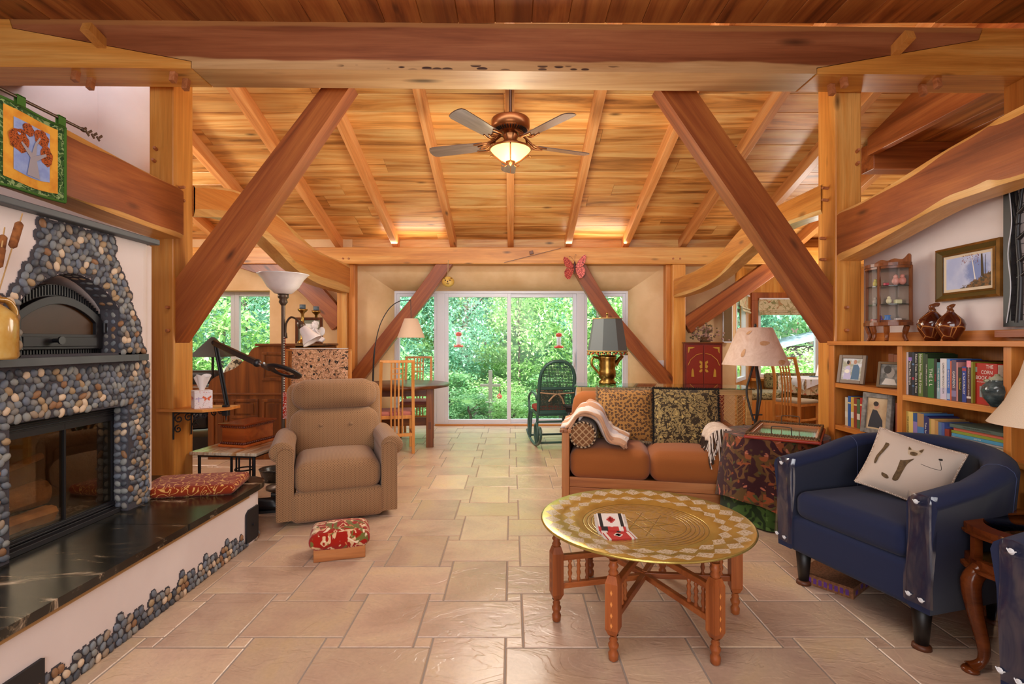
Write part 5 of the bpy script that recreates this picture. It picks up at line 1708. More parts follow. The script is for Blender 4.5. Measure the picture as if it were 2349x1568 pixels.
# arc lamp
al = thing('arc_lamp', 'thin black arc floor lamp with a beige cone shade beside the dining table', 'floor lamp', (-1.80, 6.62, 0))
q0 = Vector((-1.80, 6.62, 0))
def A_(px, py): return P(px, py, 6.62) - q0
pts = [Vector((0, 0, .02)), A_(856, 862)] + [A_(*p) for p in ((859, 805), (866, 765), (876, 735), (895, 705), (918, 690), (942, 688))]
c = catmull(pts, 5)
MB().tube(c, [.011 if p.z < 1.18 else .006 for p in c], 8).lathe([(0, 0), (.13, 0), (.13, .02), (.02, .03), (0, .03)], 24).build('arc_pole', M_['black_metal'], al)
s0 = A_(942, 688); s1 = A_(943, 730)
MB().tube([s0, s1], .004, 6).build('cord', M_['black_metal'], al)
bshade = fabric('beige lamp linen', '#d3b697', '#dcc3a8', 700, .15)
sz = A_(943, 774)
MB().lathe([(.175, 0), (.085, .245), (.083, .245), (.17, 0)], 32, c=(sz.x, sz.y, sz.z)).build('shade', bshade, al)

# ------------------------------------------------------------------ rocking chair
green = plain('dark green paint', '#2f5048', .4)
cane = NT('woven cane painted green'); cane.p(.6)
uv = cane.coord('UV')
cd = cane.vor(uv, 55, rand=0.0, dim='2D')
tr_ = cane.n('ShaderNodeBsdfTransparent'); mx_ = cane.n('ShaderNodeMixShader')
cane.base('#2a443c'); cane.l(cane.ramp(cd, [(.28, 1.0), (.32, 0.0)]), mx_.inputs[0])
cane.l(cane.b.outputs[0], mx_.inputs[1]); cane.l(tr_.outputs[0], mx_.inputs[2]); cane.l(mx_.outputs[0], cane.out.inputs[0])
rk = thing('rocking_chair', 'dark green bentwood rocking chair with a cane back facing the door', 'rocking chair', (.50, 6.55, 0), R(188))
# local: faces -y; camera sees its back (+y after turning)
m = MB()
def bow(s): return None
Tb = lambda z: .22 + .30*(z-.42)
zs_ = [.42, .55, .70, .85]
pts = [(-.21, Tb(.40), .40), (-.215, Tb(.60), .60), (-.215, Tb(.84), .84), (-.17, Tb(.97), .97), (-.09, Tb(1.035), 1.035), (0, Tb(1.05), 1.05), (.09, Tb(1.035), 1.035), (.17, Tb(.97), .97), (.215, Tb(.84), .84), (.215, Tb(.60), .60), (.21, Tb(.40), .40)]
bp = catmull(pts, 4)
MB().tube(bp, .021, 8).build('back_frame', green, rk)
m = MB(); m.bar((-.2, Tb(.42), .42), (.2, Tb(.42), .42), .03, .04).bar((-.2, Tb(.72), .72), (.2, Tb(.72), .72), .025, .03); m.build('back_rail', green, rk)
inn = [(p.x*.93, p.z) for p in bp]
m = MB(); m.add([(x, Tb(z)+.004, z) for x, z in inn], [tuple(range(len(inn)))]); m.build('cane_back', cane.m, rk)
MB().bx(-.22, .22, -.24, .22, .37, .41).build('seat', green, rk, bevel=.01)
for s_ in (-1, 1):
    x = s_*.235
    m = MB()
    rock = catmull([(x, -.44, .10), (x, -.30, .045), (x, -.05, .012), (x, .2, .02), (x, .40, .08), (x, .50, .17), (x, .47, .25), (x, .40, .26)], 5)
    m.tube(rock, .017, 8)
    m.build('rocker', green, rk)
    MB().tube(catmull([(x, -.30, .05), (x, -.33, .25), (x, -.25, .38), (x, -.30, .55), (x, -.10, .64), (x, .15, .63), (x, .26, .58)], 5), .016, 8).build('arm', green, rk)
    MB().tube(catmull([(x, .28, .05), (x, .33, .16), (x, .26, .28), (x, .14, .25), (x, .12, .12), (x, .20, .05)], 5), .014, 8).build('scroll', green, rk)
    for y in (-.22, .20): MB().tube([(x, y, .03), (s_*.215, y, .38)], .016, 8).build('leg', green, rk)
MB().tube([(-.235, .30, .06), (.235, .30, .06)], .014, 8).build('stretcher', green, rk); MB().tube([(-.235, -.25, .06), (.235, -.25, .06)], .014, 8).build('stretcher', green, rk)
MB().tube([(-.22, .21, .30), (.22, .21, .30)], .014, 8).build('stretcher', green, rk)
cz_ = tag(MB().rbox((0, 0, 0), (.42, .42, .07), .03, puff=.015).build('seat_cushion', plain('red cushion', '#9c2f20', .9), loc=(.49, 6.53, .448)), 'red-edged seat cushion on the green rocking chair', 'cushion')
cz_.rotation_euler = (0, 0, R(188))
cz2 = MB(); pillow_mesh(.36, .22, .10, 10, m=cz2)
o = cz2.build('scenic_pillow', contour_mat('brown scenic weave', lin('#6b5340'), lin('#b09a80'), 14, 4, .12), loc=(.485, 6.47, .585)); o.rotation_euler = (R(20), 0, R(188))
tag(o, 'brown scenic pillow leaning in the green rocking chair', 'pillow')
m = MB(); m.tube([(-.21, Tb(.68)+.035, .665), (0, Tb(.68)+.045, .65), (.21, Tb(.68)+.035, .668)], .008, 6); m.tube(catmull([(-.01, Tb(.68)+.05, .655), (-.06, Tb(.6)+.05, .60), (-.09, Tb(.53)+.05, .53)], 4), .011, 6); m.tube(catmull([(.01, Tb(.68)+.05, .655), (.05, Tb(.6)+.05, .62), (.10, Tb(.57)+.05, .56)], 4), .011, 6)
m.build('cushion_tie', plain('tan ribbon', '#a58868', .9), rk)

# small black carved stand
st = thing('plant_stand', 'small black carved stand beside the rattan console', 'stand', (.77, 6.15, 0))
MB().lathe([(0, .50), (.15, .50), (.16, .515), (.15, .53), (0, .53)], 20).build('top', M_['black_metal'], st)
MB().lathe([(.12, .5), (.13, .46), (.10, .40), (.0, .40)], 16).build('carved_apron', M_['black_metal'], st)
for k in range(4):
    a = k*PI/2+.6
    MB().tube(catmull([(.10*math.cos(a), .10*math.sin(a), .46), (.13*math.cos(a), .13*math.sin(a), .36), (.07*math.cos(a), .07*math.sin(a), .18), (.13*math.cos(a), .13*math.sin(a), .0)], 4), .018, 8).build('leg', M_['black_metal'], st)

# ------------------------------------------------------------------ things hung on the rear plate
bt = thing('butterfly_ornament', 'red metal butterfly fixed over the top of the right window brace', 'wall ornament', tuple(P(1318, 615, 7.36)), 0)
bw = NT('red butterfly wing'); bw.p(.4, metal=.2)
bw.base(bw.ramp(bw.vor(bw.coord('Object', (1, 1, 1)), 40, 'DISTANCE_TO_EDGE'), [(.02, '#3a1414'), (.07, '#c0453c'), (.3, '#d8705c')]))
wt = plain('dark wing edge', '#3a1a14', .4)
up_ = [(0.01, .02), (.05, .10), (.11, .165), (.155, .185), (.165, .15), (.15, .08), (.12, .03), (.05, -.01)]
lo_ = [(.01, .0), (.06, -.01), (.12, .02), (.15, -.03), (.145, -.09), (.11, -.14), (.07, -.145), (.03, -.08)]
for s_ in (-1, 1):
    for nm, pl in (('upper_wing', up_), ('lower_wing', lo_)):
        k = 1 if s_ > 0 else 1.08
        pl2 = [(s_*x*k*.95, z + (.0 if s_ > 0 else -.03*x/.15)) for x, z in pl]
        m = MB(); m.add([(x, -.02-abs(x)*.35, z) for x, z in pl2] + [(x, -.016-abs(x)*.35, z) for x, z in pl2], [tuple(range(len(pl2))), tuple(range(len(pl2), 2*len(pl2)))[::-1]])
        m.build(nm, bw.m, bt)
MB().tube([(0, -.02, .09), (0, -.025, .03), (0, -.02, -.08)], [.009, .012, .006], 8).tube(catmull([(0, -.02, .09), (-.05, -.03, .15), (-.08, -.03, .17), (-.07, -.03, .15)], 4), .002, 5).tube(catmull([(0, -.02, .09), (.0, -.03, .15), (.01, -.03, .19), (.03, -.03, .18)], 4), .002, 5).build('body', wt, bt)
gz = thing('hanging_gourd', 'small yellow painted gourd face hanging from the plate by the left brace', 'ornament', tuple(P(1028, 646, 7.28)))
MB().ell((0, 0, 0), (.088, .06, .075), 18, 12).build('gourd', plain('yellow gourd', '#d6b45a', .5, var=(14, '#b88a35', .4, .7)), gz)
dk_ = plain('dark paint', '#4a2414', .6)
MB().ell((-.03, -.052, .015), (.012, .006, .010), 8, 6).ell((.03, -.052, .015), (.012, .006, .010), 8, 6).ell((0, -.058, -.004), (.008, .006, .014), 8, 6).ell((0, -.052, -.034), (.026, .008, .005), 8, 6).ell((-.05, -.045, .045), (.016, .008, .005), 8, 6).ell((.05, -.045, .045), (.016, .008, .005), 8, 6).build('painted_face', dk_, gz)['kind'] = 'stuff'
MB().tube([(0, 0, .07), (.005, 0, .16), (.0, .02, .31), (0, .11, .315)], .003, 5).tube([(0, 0, .07), (-.012, 0, .18), (.0, .02, .31)], .003, 5).build('cord', plain('hemp cord', '#b59a70', .9), gz)
sk = MB().bar(tuple(P(1156, 602, 7.36)), tuple(P(1287, 569, 7.36)), .006, .006).build('thin_stick', M_['walnutX']); tag(sk, 'thin dark stick lying slanted across the plate beam', 'stick')
bxx = tag(MB().box((0, 0, 0), (.055, .03, .05)).build('small_box', M_['dkoakX'], loc=tuple(P(1219, 579, 7.365)), rot=(0, R(-14), 0), bevel=.003), 'small wooden box fixed to the plate beam at the middle of the stick', 'box')
sw = thing('switch_plate', 'white double switch plate beside the rear right post', 'switch', tuple(P(1515, 835, 7.60)))
sw.location.y = 7.585
MB().bx(-.06, .06, -.012, .0, -.06, .06).build('plate', M_['vinyl'], sw, bevel=.004)
for s_ in (-1, 1): MB().bx(s_*.026-.008, s_*.026+.008, -.02, -.012, -.016, .016).build('toggle', M_['white_china'], sw, bevel=.002)

# ------------------------------------------------------------------ loveseat group
SO = Vector((1.076, 3.995, 0)); SR = R(-11.2)
SM = Matrix.Translation(SO) @ Matrix.Rotation(SR, 4, 'Z')
lv = thing('loveseat', 'wood framed loveseat with rust chenille cushions behind the brass tray table', 'sofa', SO, SR)
for s_ in (-1, 1):
    f = MB()
    f.bx(s_*.66-.03, s_*.66+.03, .0, .065, 0, .555)
    a = f.build('arm_post', M_['sofaZ'], lv, bevel=.006)
    MB().bx(s_*.66-.03, s_*.66+.03, .78, .85, 0, .60).build('back_post', M_['sofaZ'], lv, bevel=.006)
    for k in range(3):
        MB().bx(s_*.66-.046+k*.031, s_*.66-.046+k*.031+.030, -.01, .86, .553, .578).build('arm_board', M_['sofaY'], lv, bevel=.004)
    MB().bx(s_*.66-.02, s_*.66+.02, .065, .78, .08, .52).build('arm_panel', M_['sofaY'], lv)
MB().bx(-.63, .63, .025, .05, .02, .115).build('front_board', M_['sofaX'], lv, bevel=.003)
MB().bx(-.63, .63, .025, .05, .118, .195).build('front_board', M_['sofaX'], lv, bevel=.003)
MB().bx(-.63, .63, .05, .80, .10, .16).build('deck', M_['sofaX'], lv)
MB().bx(-.63, .63, .80, .84, .16, .72).build('back_board', M_['sofaX'], lv)
for s_ in (-1, 1):
    MB().rbox((s_*.314, .335, .305), (.625, .68, .235), .075, puff=.03, puffside=.012).build('seat_cushion', M_['rust'], lv)
    MB().rbox((0, 0, 0), (.625, .20, .44), .08, puffside=.04, M=at(s_*.314, .70, .605) @ Matrix.Rotation(R(-10), 4, 'X')).build('back_cushion', M_['rust'], lv)
def sofa_obj(mb, name, mats, loc, rot, label, cat, parent_thing=False):
    o = mb.build(name, mats)
    o.matrix_world = SM @ at(*loc) @ Euler(rot).to_matrix().to_4x4()
    return tag(o, label, cat)
leo = NT('leopard print'); leo.p(.8, sheen=.2)
uv = leo.coord('UV')
d = leo.vor(uv, 38, rand=.75, dim='2D')
n = leo.noise(uv, 90, 2)
dd_ = leo.math('ADD', d, leo.math('MULTIPLY', n, .22))
leo.base(leo.mix(.5, leo.ramp(dd_, [(.27, '#7a4a18'), (.30, '#1c120c'), (.45, '#1c120c'), (.50, '#a8793a')]), leo.ramp(dd_, [(.27, '#8a5a22'), (.30, '#1c120c'), (.43, '#1c120c'), (.48, '#a07030')])))
tapm = contour_mat('gold and black jungle tapestry', lin('#8d7a50'), lin('#3a3024'), 22, 5, .16, [(16, .56, '#3a3024'), (40, .62, '#b59b60')])
blackf = plain('black fringe', '#141210', .95); brownf = plain('brown fur fringe', '#7a6448', .95, var=(60, '#b09a78', .4, .65))
def fringe(parent, path, n, L, mt, thick=.004, seed=1, droop=None):
    r_ = random.Random(seed); m = MB()
    for i in range(n):
        t = i/n*(len(path)-1); k = int(t); a = Vector(path[k]); b = Vector(path[min(k+1, len(path)-1)])
        p = a.lerp(b, t-k); out = Vector((p.x, 0, p.z)).normalized()
        d_ = (out + Vector((r_.uniform(-.6, .6), r_.uniform(-.7, .7), r_.uniform(-.6, .6)))).normalized()
        s_ = d_.cross(Vector((0, 1, 0))).normalized()*thick
        e = p + d_*L*r_.uniform(.6, 1.1)
        m.add([p+s_, p-s_, e], [(0, 1, 2)])
    o = m.build('fringe', mt, parent); o['kind'] = 'stuff'
    return o
pl1 = thing('leopard_pillow', 'large leopard-print pillow with brown fur fringe on the loveseat', 'pillow')
pl1.matrix_world = SM @ at(-.175, .475, .645) @ Euler((R(-17), 0, R(4))).to_matrix().to_4x4()
pillow_mesh(.49, .46, .17, 16).build('pillow_cover', leo.m, pl1)
fringe(pl1, pillow_edge(.49, .46), 1500, .035, brownf, .003, 3)
pl2 = thing('tapestry_pillow', 'black-edged pillow with a woven gold jungle scene on the loveseat', 'pillow')
pl2.matrix_world = SM @ at(.315, .40, .635) @ Euler((R(-15), 0, R(-2))).to_matrix().to_4x4()
pillow_mesh(.52, .50, .17, 16, pinch=.02).build('pillow_cover', tapm, pl2)
fringe(pl2, pillow_edge(.52, .50, .02), 1300, .028, blackf, .004, 5)
# bolster and blanket on the left
diam = NT('brown diamond bolster'); diam.p(.9, sheen=.2)
diam.base(diam.ramp(diam.vor(diam.coord('UV', rot=(0, 0, R(45))), 26, rand=0.0, dim='2D', feature='F1', metric='CHEBYCHEV'), [(.36, '#7c5230'), (.42, '#b8966e')]))
def bolster(x, y0, y1, z, r, label, mt, edge=True):
    t = thing('bolster', label, 'bolster')
    t.matrix_world = SM @ at(x, y0, z)
    L_ = y1-y0
    m = MB(); k = 24
    def f(u, v):
        a = 2*PI*u; rr = r*(.93+.07*math.sin(PI*v))
        return (rr*math.cos(a), L_*v, rr*math.sin(a))
    m.grid(f, k, 8, closed_u=True)
    for yy_, s_ in ((0, -1), (L_, 1)):
        m.grid(lambda u, v: (r*.93*(1-v)*math.cos(2*PI*u), yy_ + s_*.02*math.sin(v*PI/2), r*.93*(1-v)*math.sin(2*PI*u)), k, 4, closed_u=True, flip=(s_ > 0))
    m.build('bolster_cover', mt, t)
    if edge:
        m = MB(); m2 = MB()
        for q_ in range(40):
            a = 2*PI*q_/40; b = a + .20
            (m if q_ % 2 else m2).tube([(r*.95*math.cos(a), -.006, r*.95*math.sin(a)), (r*.99*math.cos(b), .008, r*.99*math.sin(b))], .007, 6)
        m.build('rope_edge', plain('cream rope', '#c9b494', .9), t)['kind'] = 'stuff'; m2.build('dark_rope_edge', plain('brown rope', '#3a281c', .9), t)['kind'] = 'stuff'
    return t
bolster(-.525, .03, .50, .535, .105, 'brown diamond-patterned bolster at the left arm of the loveseat', diam.m)
bl_m = NT('striped knit blanket'); bl_m.p(.95, sheen=.2)
uvb = bl_m.coord('Object', (1, 1, 1))
sx = bl_m.n('ShaderNodeSeparateXYZ'); bl_m.l(uvb, sx.inputs[0])
fr_y = bl_m.math('FRACT', bl_m.math('MULTIPLY', sx.outputs['Y'], 4.2))
bl_m.base(bl_m.ramp(fr_y, [(.0, '#c79a78'), (.22, '#d8b9a0'), (.24, '#e2d6ce'), (.48, '#e4dad4'), (.5, '#cfc8cc'), (.72, '#d9cfcc'), (.74, '#c08f6c'), (.98, '#c79a78')], 'CONSTANT'))
w_ = bl_m.n('ShaderNodeTexWave'); w_.inputs['Scale'].default_value = 60; bl_m.l(uvb, w_.inputs['Vector']); bl_m.bump(w_.outputs['Fac'], .3, .004)
tb_ = thing('throw_blanket', 'cream and tan striped blanket draped over the bolster at the left of the loveseat', 'blanket'); tb_.matrix_world = SM
prof_ = catmull([(-.70, 0, .585), (-.64, 0, .605), (-.575, 0, .675), (-.50, 0, .685), (-.42, 0, .64), (-.375, 0, .55), (-.33, 0, .475), (-.24, 0, .462), (-.20, 0, .478), (-.215, 0, .50)], 5)
def blan(u, v):
    t = u*(len(prof_)-1); k = int(t); p = prof_[k].lerp(prof_[min(k+1, len(prof_)-1)], t-k)
    y = .09 + .40*v - .06*u*(1-v)
    fold = .012*math.sin(v*15+u*3)
    return (p.x + fold*.6 + (.12*u*v if u > .6 else 0)*.3, y, p.z + fold + .004)
for k, (dz, u0, u1, dy) in enumerate(((0, 0, 1, 0), (.022, .06, .93, -.03), (.043, .10, .88, -.055), (.060, .22, .80, -.02))):
    m = MB()
    def layer(u, v, dz=dz, u0=u0, u1=u1, dy=dy):
        x, y, z = blan(u0+(u1-u0)*u, v)
        ends = min(1, u*6, (1-u)*6)
        return (x + dz*.35, y + dy - .03*math.sin(u*7+dz*60), z + dz*ends - (.05*max(0, .2-v)/.2)*(.4+dz*8) + .006*math.sin(v*22+dz*90))
    m.grid(layer, 44, 20)
    o = m.build('blanket_fold', bl_m.m, tb_); so = o.modifiers.new('thick', 'SOLIDIFY'); so.thickness = .016; so.offset = 1
bolster(.535, .06, .52, .52, .085, 'tan bolster hidden under the fringed throw at the right arm', plain('tan suede', '#a67e5e', .9), edge=False)
th = thing('fringed_throw', 'cream throw with long brown and white fringe over the right bolster', 'blanket'); th.matrix_world = SM
cream = plain('cream throw', '#d3c2b2', .95, var=(50, '#e0d2c4', .4, .6), bump=(60, .5, .006)); dbr = plain('dark brown yarn', '#3b2a1f', .95)
m = MB()
prof2 = [(.535 + .10*math.cos(a), .52 + .097*math.sin(a)) for a in [PI*1.02 - k*PI*1.04/20 for k in range(21)]]
m.grid(lambda u, v: (prof2[int(round(u*20))][0] + .006*math.sin(v*20), -.0 + .48*v, prof2[int(round(u*20))][1] + .006*math.sin(v*17+u*9)), 20, 16)
o = m.build('throw_cloth', cream, th); so = o.modifiers.new('thick', 'SOLIDIFY'); so.thickness = .010; so.offset = 1
mw = MB(); md = MB()
r_ = random.Random(9)
for k in range(30):
    a = PI*1.0 - PI*k/29
    x = .535 + .104*math.cos(a); z = .52 + .10*math.sin(a)
    L_ = r_.uniform(.17, .23)
    y0_ = -.005
    pts = [(x, y0_, z), (x + r_.uniform(-.008, .008), y0_-.028, z-.035), (x*1.0 + r_.uniform(-.012, .012), y0_-.038, z-L_*.6), (x + r_.uniform(-.018, .018), y0_-.035-.01*r_.random(), z-L_)]
    (md if k % 3 == 1 else mw).tube(catmull(pts, 3), .0048, 5)
for k in range(26):
    x = .44 - .012*(k % 2); y = .02+.42*k/26; L_ = r_.uniform(.07, .16)
    (md if k % 2 else mw).tube([(x, y, .52), (x-.012, y+r_.uniform(-.01, .01), .50-L_*.3), (x-.02+r_.uniform(-.01, .01), y, max(.445, .52-L_))], .0045, 5)
mw.build('white_fringe', plain('white yarn', '#e0d3c6', .95), th)['kind'] = 'stuff'; md.build('brown_fringe', dbr, th)['kind'] = 'stuff'

# ------------------------------------------------------------------ rattan console with glass top
cs = thing('console_table', 'long rattan console with woven ends and a glass top behind the loveseat', 'console'); cs.matrix_world = SM
rat = wood('rattan', '#b98445', '#d2a05c', '#e0b878', 'X', across=30, knots=False)
MB().bx(-.66, .99, .93, 1.36, .84, .852).build('glass_top', M_['glass_top'], cs)
for x in (-.615, .945):
    for y in (.975, 1.315):
        MB().bx(x-.025, x+.025, y-.025, y+.025, 0, .838).build('leg', rat, cs, bevel=.004)
for y in (.975, 1.315): MB().bx(-.59, .92, y-.02, y+.02, .785, .838).build('top_rail', rat, cs, bevel=.004)
for x in (-.615, .945): MB().bx(x-.02, x+.02, 1.0, 1.29, .785, .838).build('end_rail', rat, cs, bevel=.004)
MB().bx(-.59, .92, .96, .99, .16, .20).bx(-.59, .92, 1.30, 1.33, .16, .20).build('lower_rail', rat, cs)
m = MB(); nL = 44
for k in range(-16, nL):
    for s_ in (-1, 1):
        x0 = -.59 + k*.036*1.0; z0 = .20; x1 = x0 + .585; z1 = .785
        a, b = (x0, x1)
        ta = max(0, (-.59-a)/.585); tb_ = min(1, (.92-a)/.585)
        if ta >= tb_: continue
        zz = (lambda t: .20+.585*t) if s_ > 0 else (lambda t: .785-.585*t)
        m.bar((a+.585*ta, .965, zz(ta)), (a+.585*tb_, .965, zz(tb_)), .003, .006, up=(0, 1, 0))
m.build('cane_lattice', rat, cs)['kind'] = 'stuff'
bl_ = thing('brass_lamp', 'brass jug lamp with a grey panelled shade and beaded fringe on the glass console', 'table lamp')
q = P(1390, 879, 5.33)
bl_.location = (q.x, 5.26, .8525); bl_.rotation_euler = (0, 0, R(10))
B = M_['brass']
MB().lathe([(0, 0), (.085, 0), (.09, .02), (.065, .045), (.085, .07), (.088, .13), (.078, .16), (.088, .19), (.08, .22), (.09, .26), (.094, .29), (.07, .295), (0, .295)], 28).build('jug_body', B, bl_)
MB().tube(catmull([(-.085, 0, .26), (-.15, 0, .27), (-.165, 0, .20), (-.11, 0, .13), (-.085, 0, .10)], 5), .012, 8).build('handle', B, bl_)
MB().tube(catmull([(.085, 0, .20), (.13, 0, .25), (.165, 0, .285)], 5), [.03, .028, .025, .022, .02, .02, .02, .02, .018, .018, .018], 10).build('spout', B, bl_)
MB().tube([(0, 0, .29), (0, 0, .70)], .008, 8).ell((0, 0, .715), (.012, .012, .018), 8, 6).build('stem', B, bl_)
gsh = NT('grey pleated silk'); gsh.p(.8)
oi = gsh.n('ShaderNodeNewGeometry')
gsh.base(gsh.ramp(oi.outputs['Random Per Island'], [(0, '#3c4344'), (.5, '#4f5656'), (1, '#616767')]))
m = MB()
for k in range(8):
    a, b = 2*PI*k/8 + .2, 2*PI*(k+1)/8 + .2
    m.add([(.205*math.cos(a), .205*math.sin(a), .335), (.205*math.cos(b), .205*math.sin(b), .335), (.15*math.cos(b), .15*math.sin(b), .665), (.15*math.cos(a), .15*math.sin(a), .665)], [(0, 1, 2, 3)])
m.build('shade', gsh.m, bl_)
m = MB(); m.tube([(.207*math.cos(2*PI*k/8+.2), .207*math.sin(2*PI*k/8+.2), .335) for k in range(9)], .008, 6); m.tube([(.152*math.cos(2*PI*k/8+.2), .152*math.sin(2*PI*k/8+.2), .665) for k in range(9)], .005, 6)
m.build('gold_trim', plain('gold braid', '#a8854a', .6), bl_)
for nm, c_, off in (('gold_bead', '#c99a3c', 0), ('red_bead', '#9c2f24', 1), ('green_bead', '#5f8a5a', 2)):
    m = MB()
    for k in range(off, 60, 3):
        a = 2*PI*k/60; kk = .205*math.cos(PI/8)/math.cos(((a-.2) % (PI/4)) - PI/8)
        m.ell((kk*math.cos(a), kk*math.sin(a), .315-.010*(k % 2)), (.010, .010, .012), 6, 5)
    m.build(nm + '_fringe', plain(nm, c_, .35), bl_)['kind'] = 'stuff'

# ------------------------------------------------------------------ brass tray table
TC = (.633, 2.46)
tt = thing('tray_table', 'round engraved brass tray table on a carved six-legged wooden stand', 'coffee table', (TC[0], TC[1], 0))
br = NT('engraved brass'); br.p(.27, metal=.75)
tc = br.n('ShaderNodeTexCoord'); sp = br.n('ShaderNodeSeparateXYZ'); br.l(tc.outputs['Object'], sp.inputs[0])
X_, Y_ = sp.outputs['X'], sp.outputs['Y']
rr = br.math('SQRT', br.math('ADD', br.math('MULTIPLY', X_, X_), br.math('MULTIPLY', Y_, Y_)))
an_ = br.math('ARCTAN2', Y_, X_)
brass_c = br.ramp(br.noise(br.coord('Object'), 9, 3), [(.3, '#b39a48'), (.7, '#d2bd6c')])
def band(a, b): return br.ramp(rr, [(a-.003, 0.0), (a, 1.0), (b, 1.0), (b+.003, 0.0)])
cv = br.n('ShaderNodeCombineXYZ'); br.l(br.math('MULTIPLY', an_, 7.0), cv.inputs[0]); br.l(br.math('MULTIPLY', rr, 40.0), cv.inputs[1])
vn = br.noise(cv.outputs[0], 2.2, 3, .7, .6)
wav = br.math('ABSOLUTE', br.math('SUBTRACT', br.math('FRACT', br.math('MULTIPLY', an_, 28/(2*PI))), .5))
pat = br.ramp(br.math('ADD', vn, br.math('MULTIPLY', wav, .35)), [(.66, 1.0), (.70, 0.0)])
sv2 = br.noise(br.coord('Object'), 120, 2)
def teeth(a, b, n):
    zig = br.math('ABSOLUTE', br.math('SUBTRACT', br.math('MULTIPLY', br.math('FRACT', br.math('MULTIPLY', an_, n/(2*PI))), 2), 1))
    t_ = br.math('DIVIDE', br.math('SUBTRACT', rr, a), b-a)
    lobe = br.math('SUBTRACT', br.math('ADD', br.math('MULTIPLY', zig, 1.1), br.math('MULTIPLY', vn, .5)), br.math('ABSOLUTE', br.math('SUBTRACT', br.math('MULTIPLY', t_, 2), 1)))
    return br.math('MULTIPLY', br.ramp(lobe, [(.22, 0.0), (.28, 1.0)]), band(a, b))
silver = br.math('MULTIPLY', br.math('MAXIMUM', teeth(.402, .474, 30), teeth(.332, .388, 24)), br.ramp(sv2, [(.36, .25), (.5, 1.0)]))
br.l(br.math('MULTIPLY', br.math('SUBTRACT', 1.0, silver), .75), br.b.inputs['Metallic'])
cen = br.math('MULTIPLY', br.ramp(sv2, [(.42, 1.0), (.5, 0.0)]), br.ramp(rr, [(.25, 1.0), (.30, 0.0)]))
col = br.mix(br.math('MULTIPLY', br.math('MAXIMUM', silver, br.math('MULTIPLY', cen, .8)), .8), brass_c, '#c3b7ae')
# engraved lines: rings and an eight-pointed star
ring = br.math('MULTIPLY', br.ramp(br.math('ABSOLUTE', br.math('SUBTRACT', br.math('FRACT', br.math('MULTIPLY', rr, 50)), .5)), [(.08, 1.0), (.16, 0.0)]), band(.19, .30))
star = None
for k in range(4):
    for c_ in (.045, -.045):
        a = k*PI/4 + .3
        l = br.math('ABSOLUTE', br.math('ADD', br.math('ADD', br.math('MULTIPLY', X_, math.cos(a)), br.math('MULTIPLY', Y_, math.sin(a))), c_))
        l = br.ramp(l, [(.0018, 1.0), (.004, 0.0)])
        star = l if star is None else br.math('MAXIMUM', star, l)
star = br.math('MULTIPLY', star, br.ramp(rr, [(.16, 1.0), (.165, 0.0)]))
lines = br.math('MAXIMUM', ring, star)
col = br.mix(br.math('MULTIPLY', lines, .65), col, '#6e5218')
br.base(col); br.bump(br.math('ADD', br.math('MULTIPLY', lines, -1.0), br.math('MULTIPLY', vn, .5)), .4, .003)
MB().lathe([(0, .412), (.285, .412), (.305, .416), (.325, .422), (.345, .424), (.385, .424), (.40, .430), (.485, .440), (.494, .436), (.492, .430), (.40, .422), (.32, .414), (.28, .405), (0, .405)], 96).build('brass_tray', br.m, tt)
CW = M_['carved']; CX = M_['carvedX']
inlay = plain('pale inlay', '#d98a45', .5)
turn = [(.012, 0), (.019, .006), (.021, .03), (.014, .042), (.020, .055), (.022, .065), (.014, .078), (.018, .085), (.013, .095), (.020, .105)]
for k, (ang, rad) in enumerate(((193, .44), (240, .45), (293, .45), (355, .42), (120, .41), (62, .41))):
    a = R(ang)
    Ml = Matrix.Rotation(a, 4, 'Z')
    m = MB(); m.lathe(turn, 14, (rad, 0, 0), M=Ml)
    w = .026
    sec = [(.016, .105), (w, .13), (w, .315), (.017, .345)]
    vs_ = []
    for hw, z in sec:
        for sx_, sy_ in ((-1, -1), (1, -1), (1, 1), (-1, 1)): vs_.append((rad+sx_*hw, sy_*hw, z))
    fs = [(4*i+q_, 4*i+(q_+1) % 4, 4*i+4+(q_+1) % 4, 4*i+4+q_) for i in range(3) for q_ in range(4)] + [(3, 2, 1, 0), (12, 13, 14, 15)]
    m.add(vs_, fs, 0, False, Ml)
    m.lathe([(.016, .345), (.021, .355), (.014, .368), (.021, .38), (.015, .39), (.017, .404)], 14, (rad, 0, 0), M=Ml)
    lg_ = m.build('leg', CW, tt)
    m = MB()
    for z in (.15, .19, .235, .28):
        m.add([(rad+w+.0006, -.005, z), (rad+w+.0006, 0, z-.012), (rad+w+.0006, .005, z), (rad+w+.0006, 0, z+.012)], [(0, 1, 2, 3)], 0, False, Ml)
    m.build('inlay', inlay, lg_)['kind'] = 'stuff'
    MB().bx(.0, rad-w, -.013, .013, .278+.002*k, .304+.002*k, 0, Ml).build('upper_rail', CX, tt, bevel=.003)
    MB().bx(.0, rad-w, -.013, .013, .150+.002*k, .176+.002*k, 0, Ml).build('lower_rail', CX, tt, bevel=.003)
    for q_ in range(3):
        x = rad - .065 - .042*q_
        MB().lathe([(.006, .176), (.010, .186), (.006, .196), (.011, .215), (.007, .23), (.011, .245), (.006, .26), (.010, .27), (.006, .28)], 10, (x, 0, 0), M=Ml).build('spindle', CW, tt)
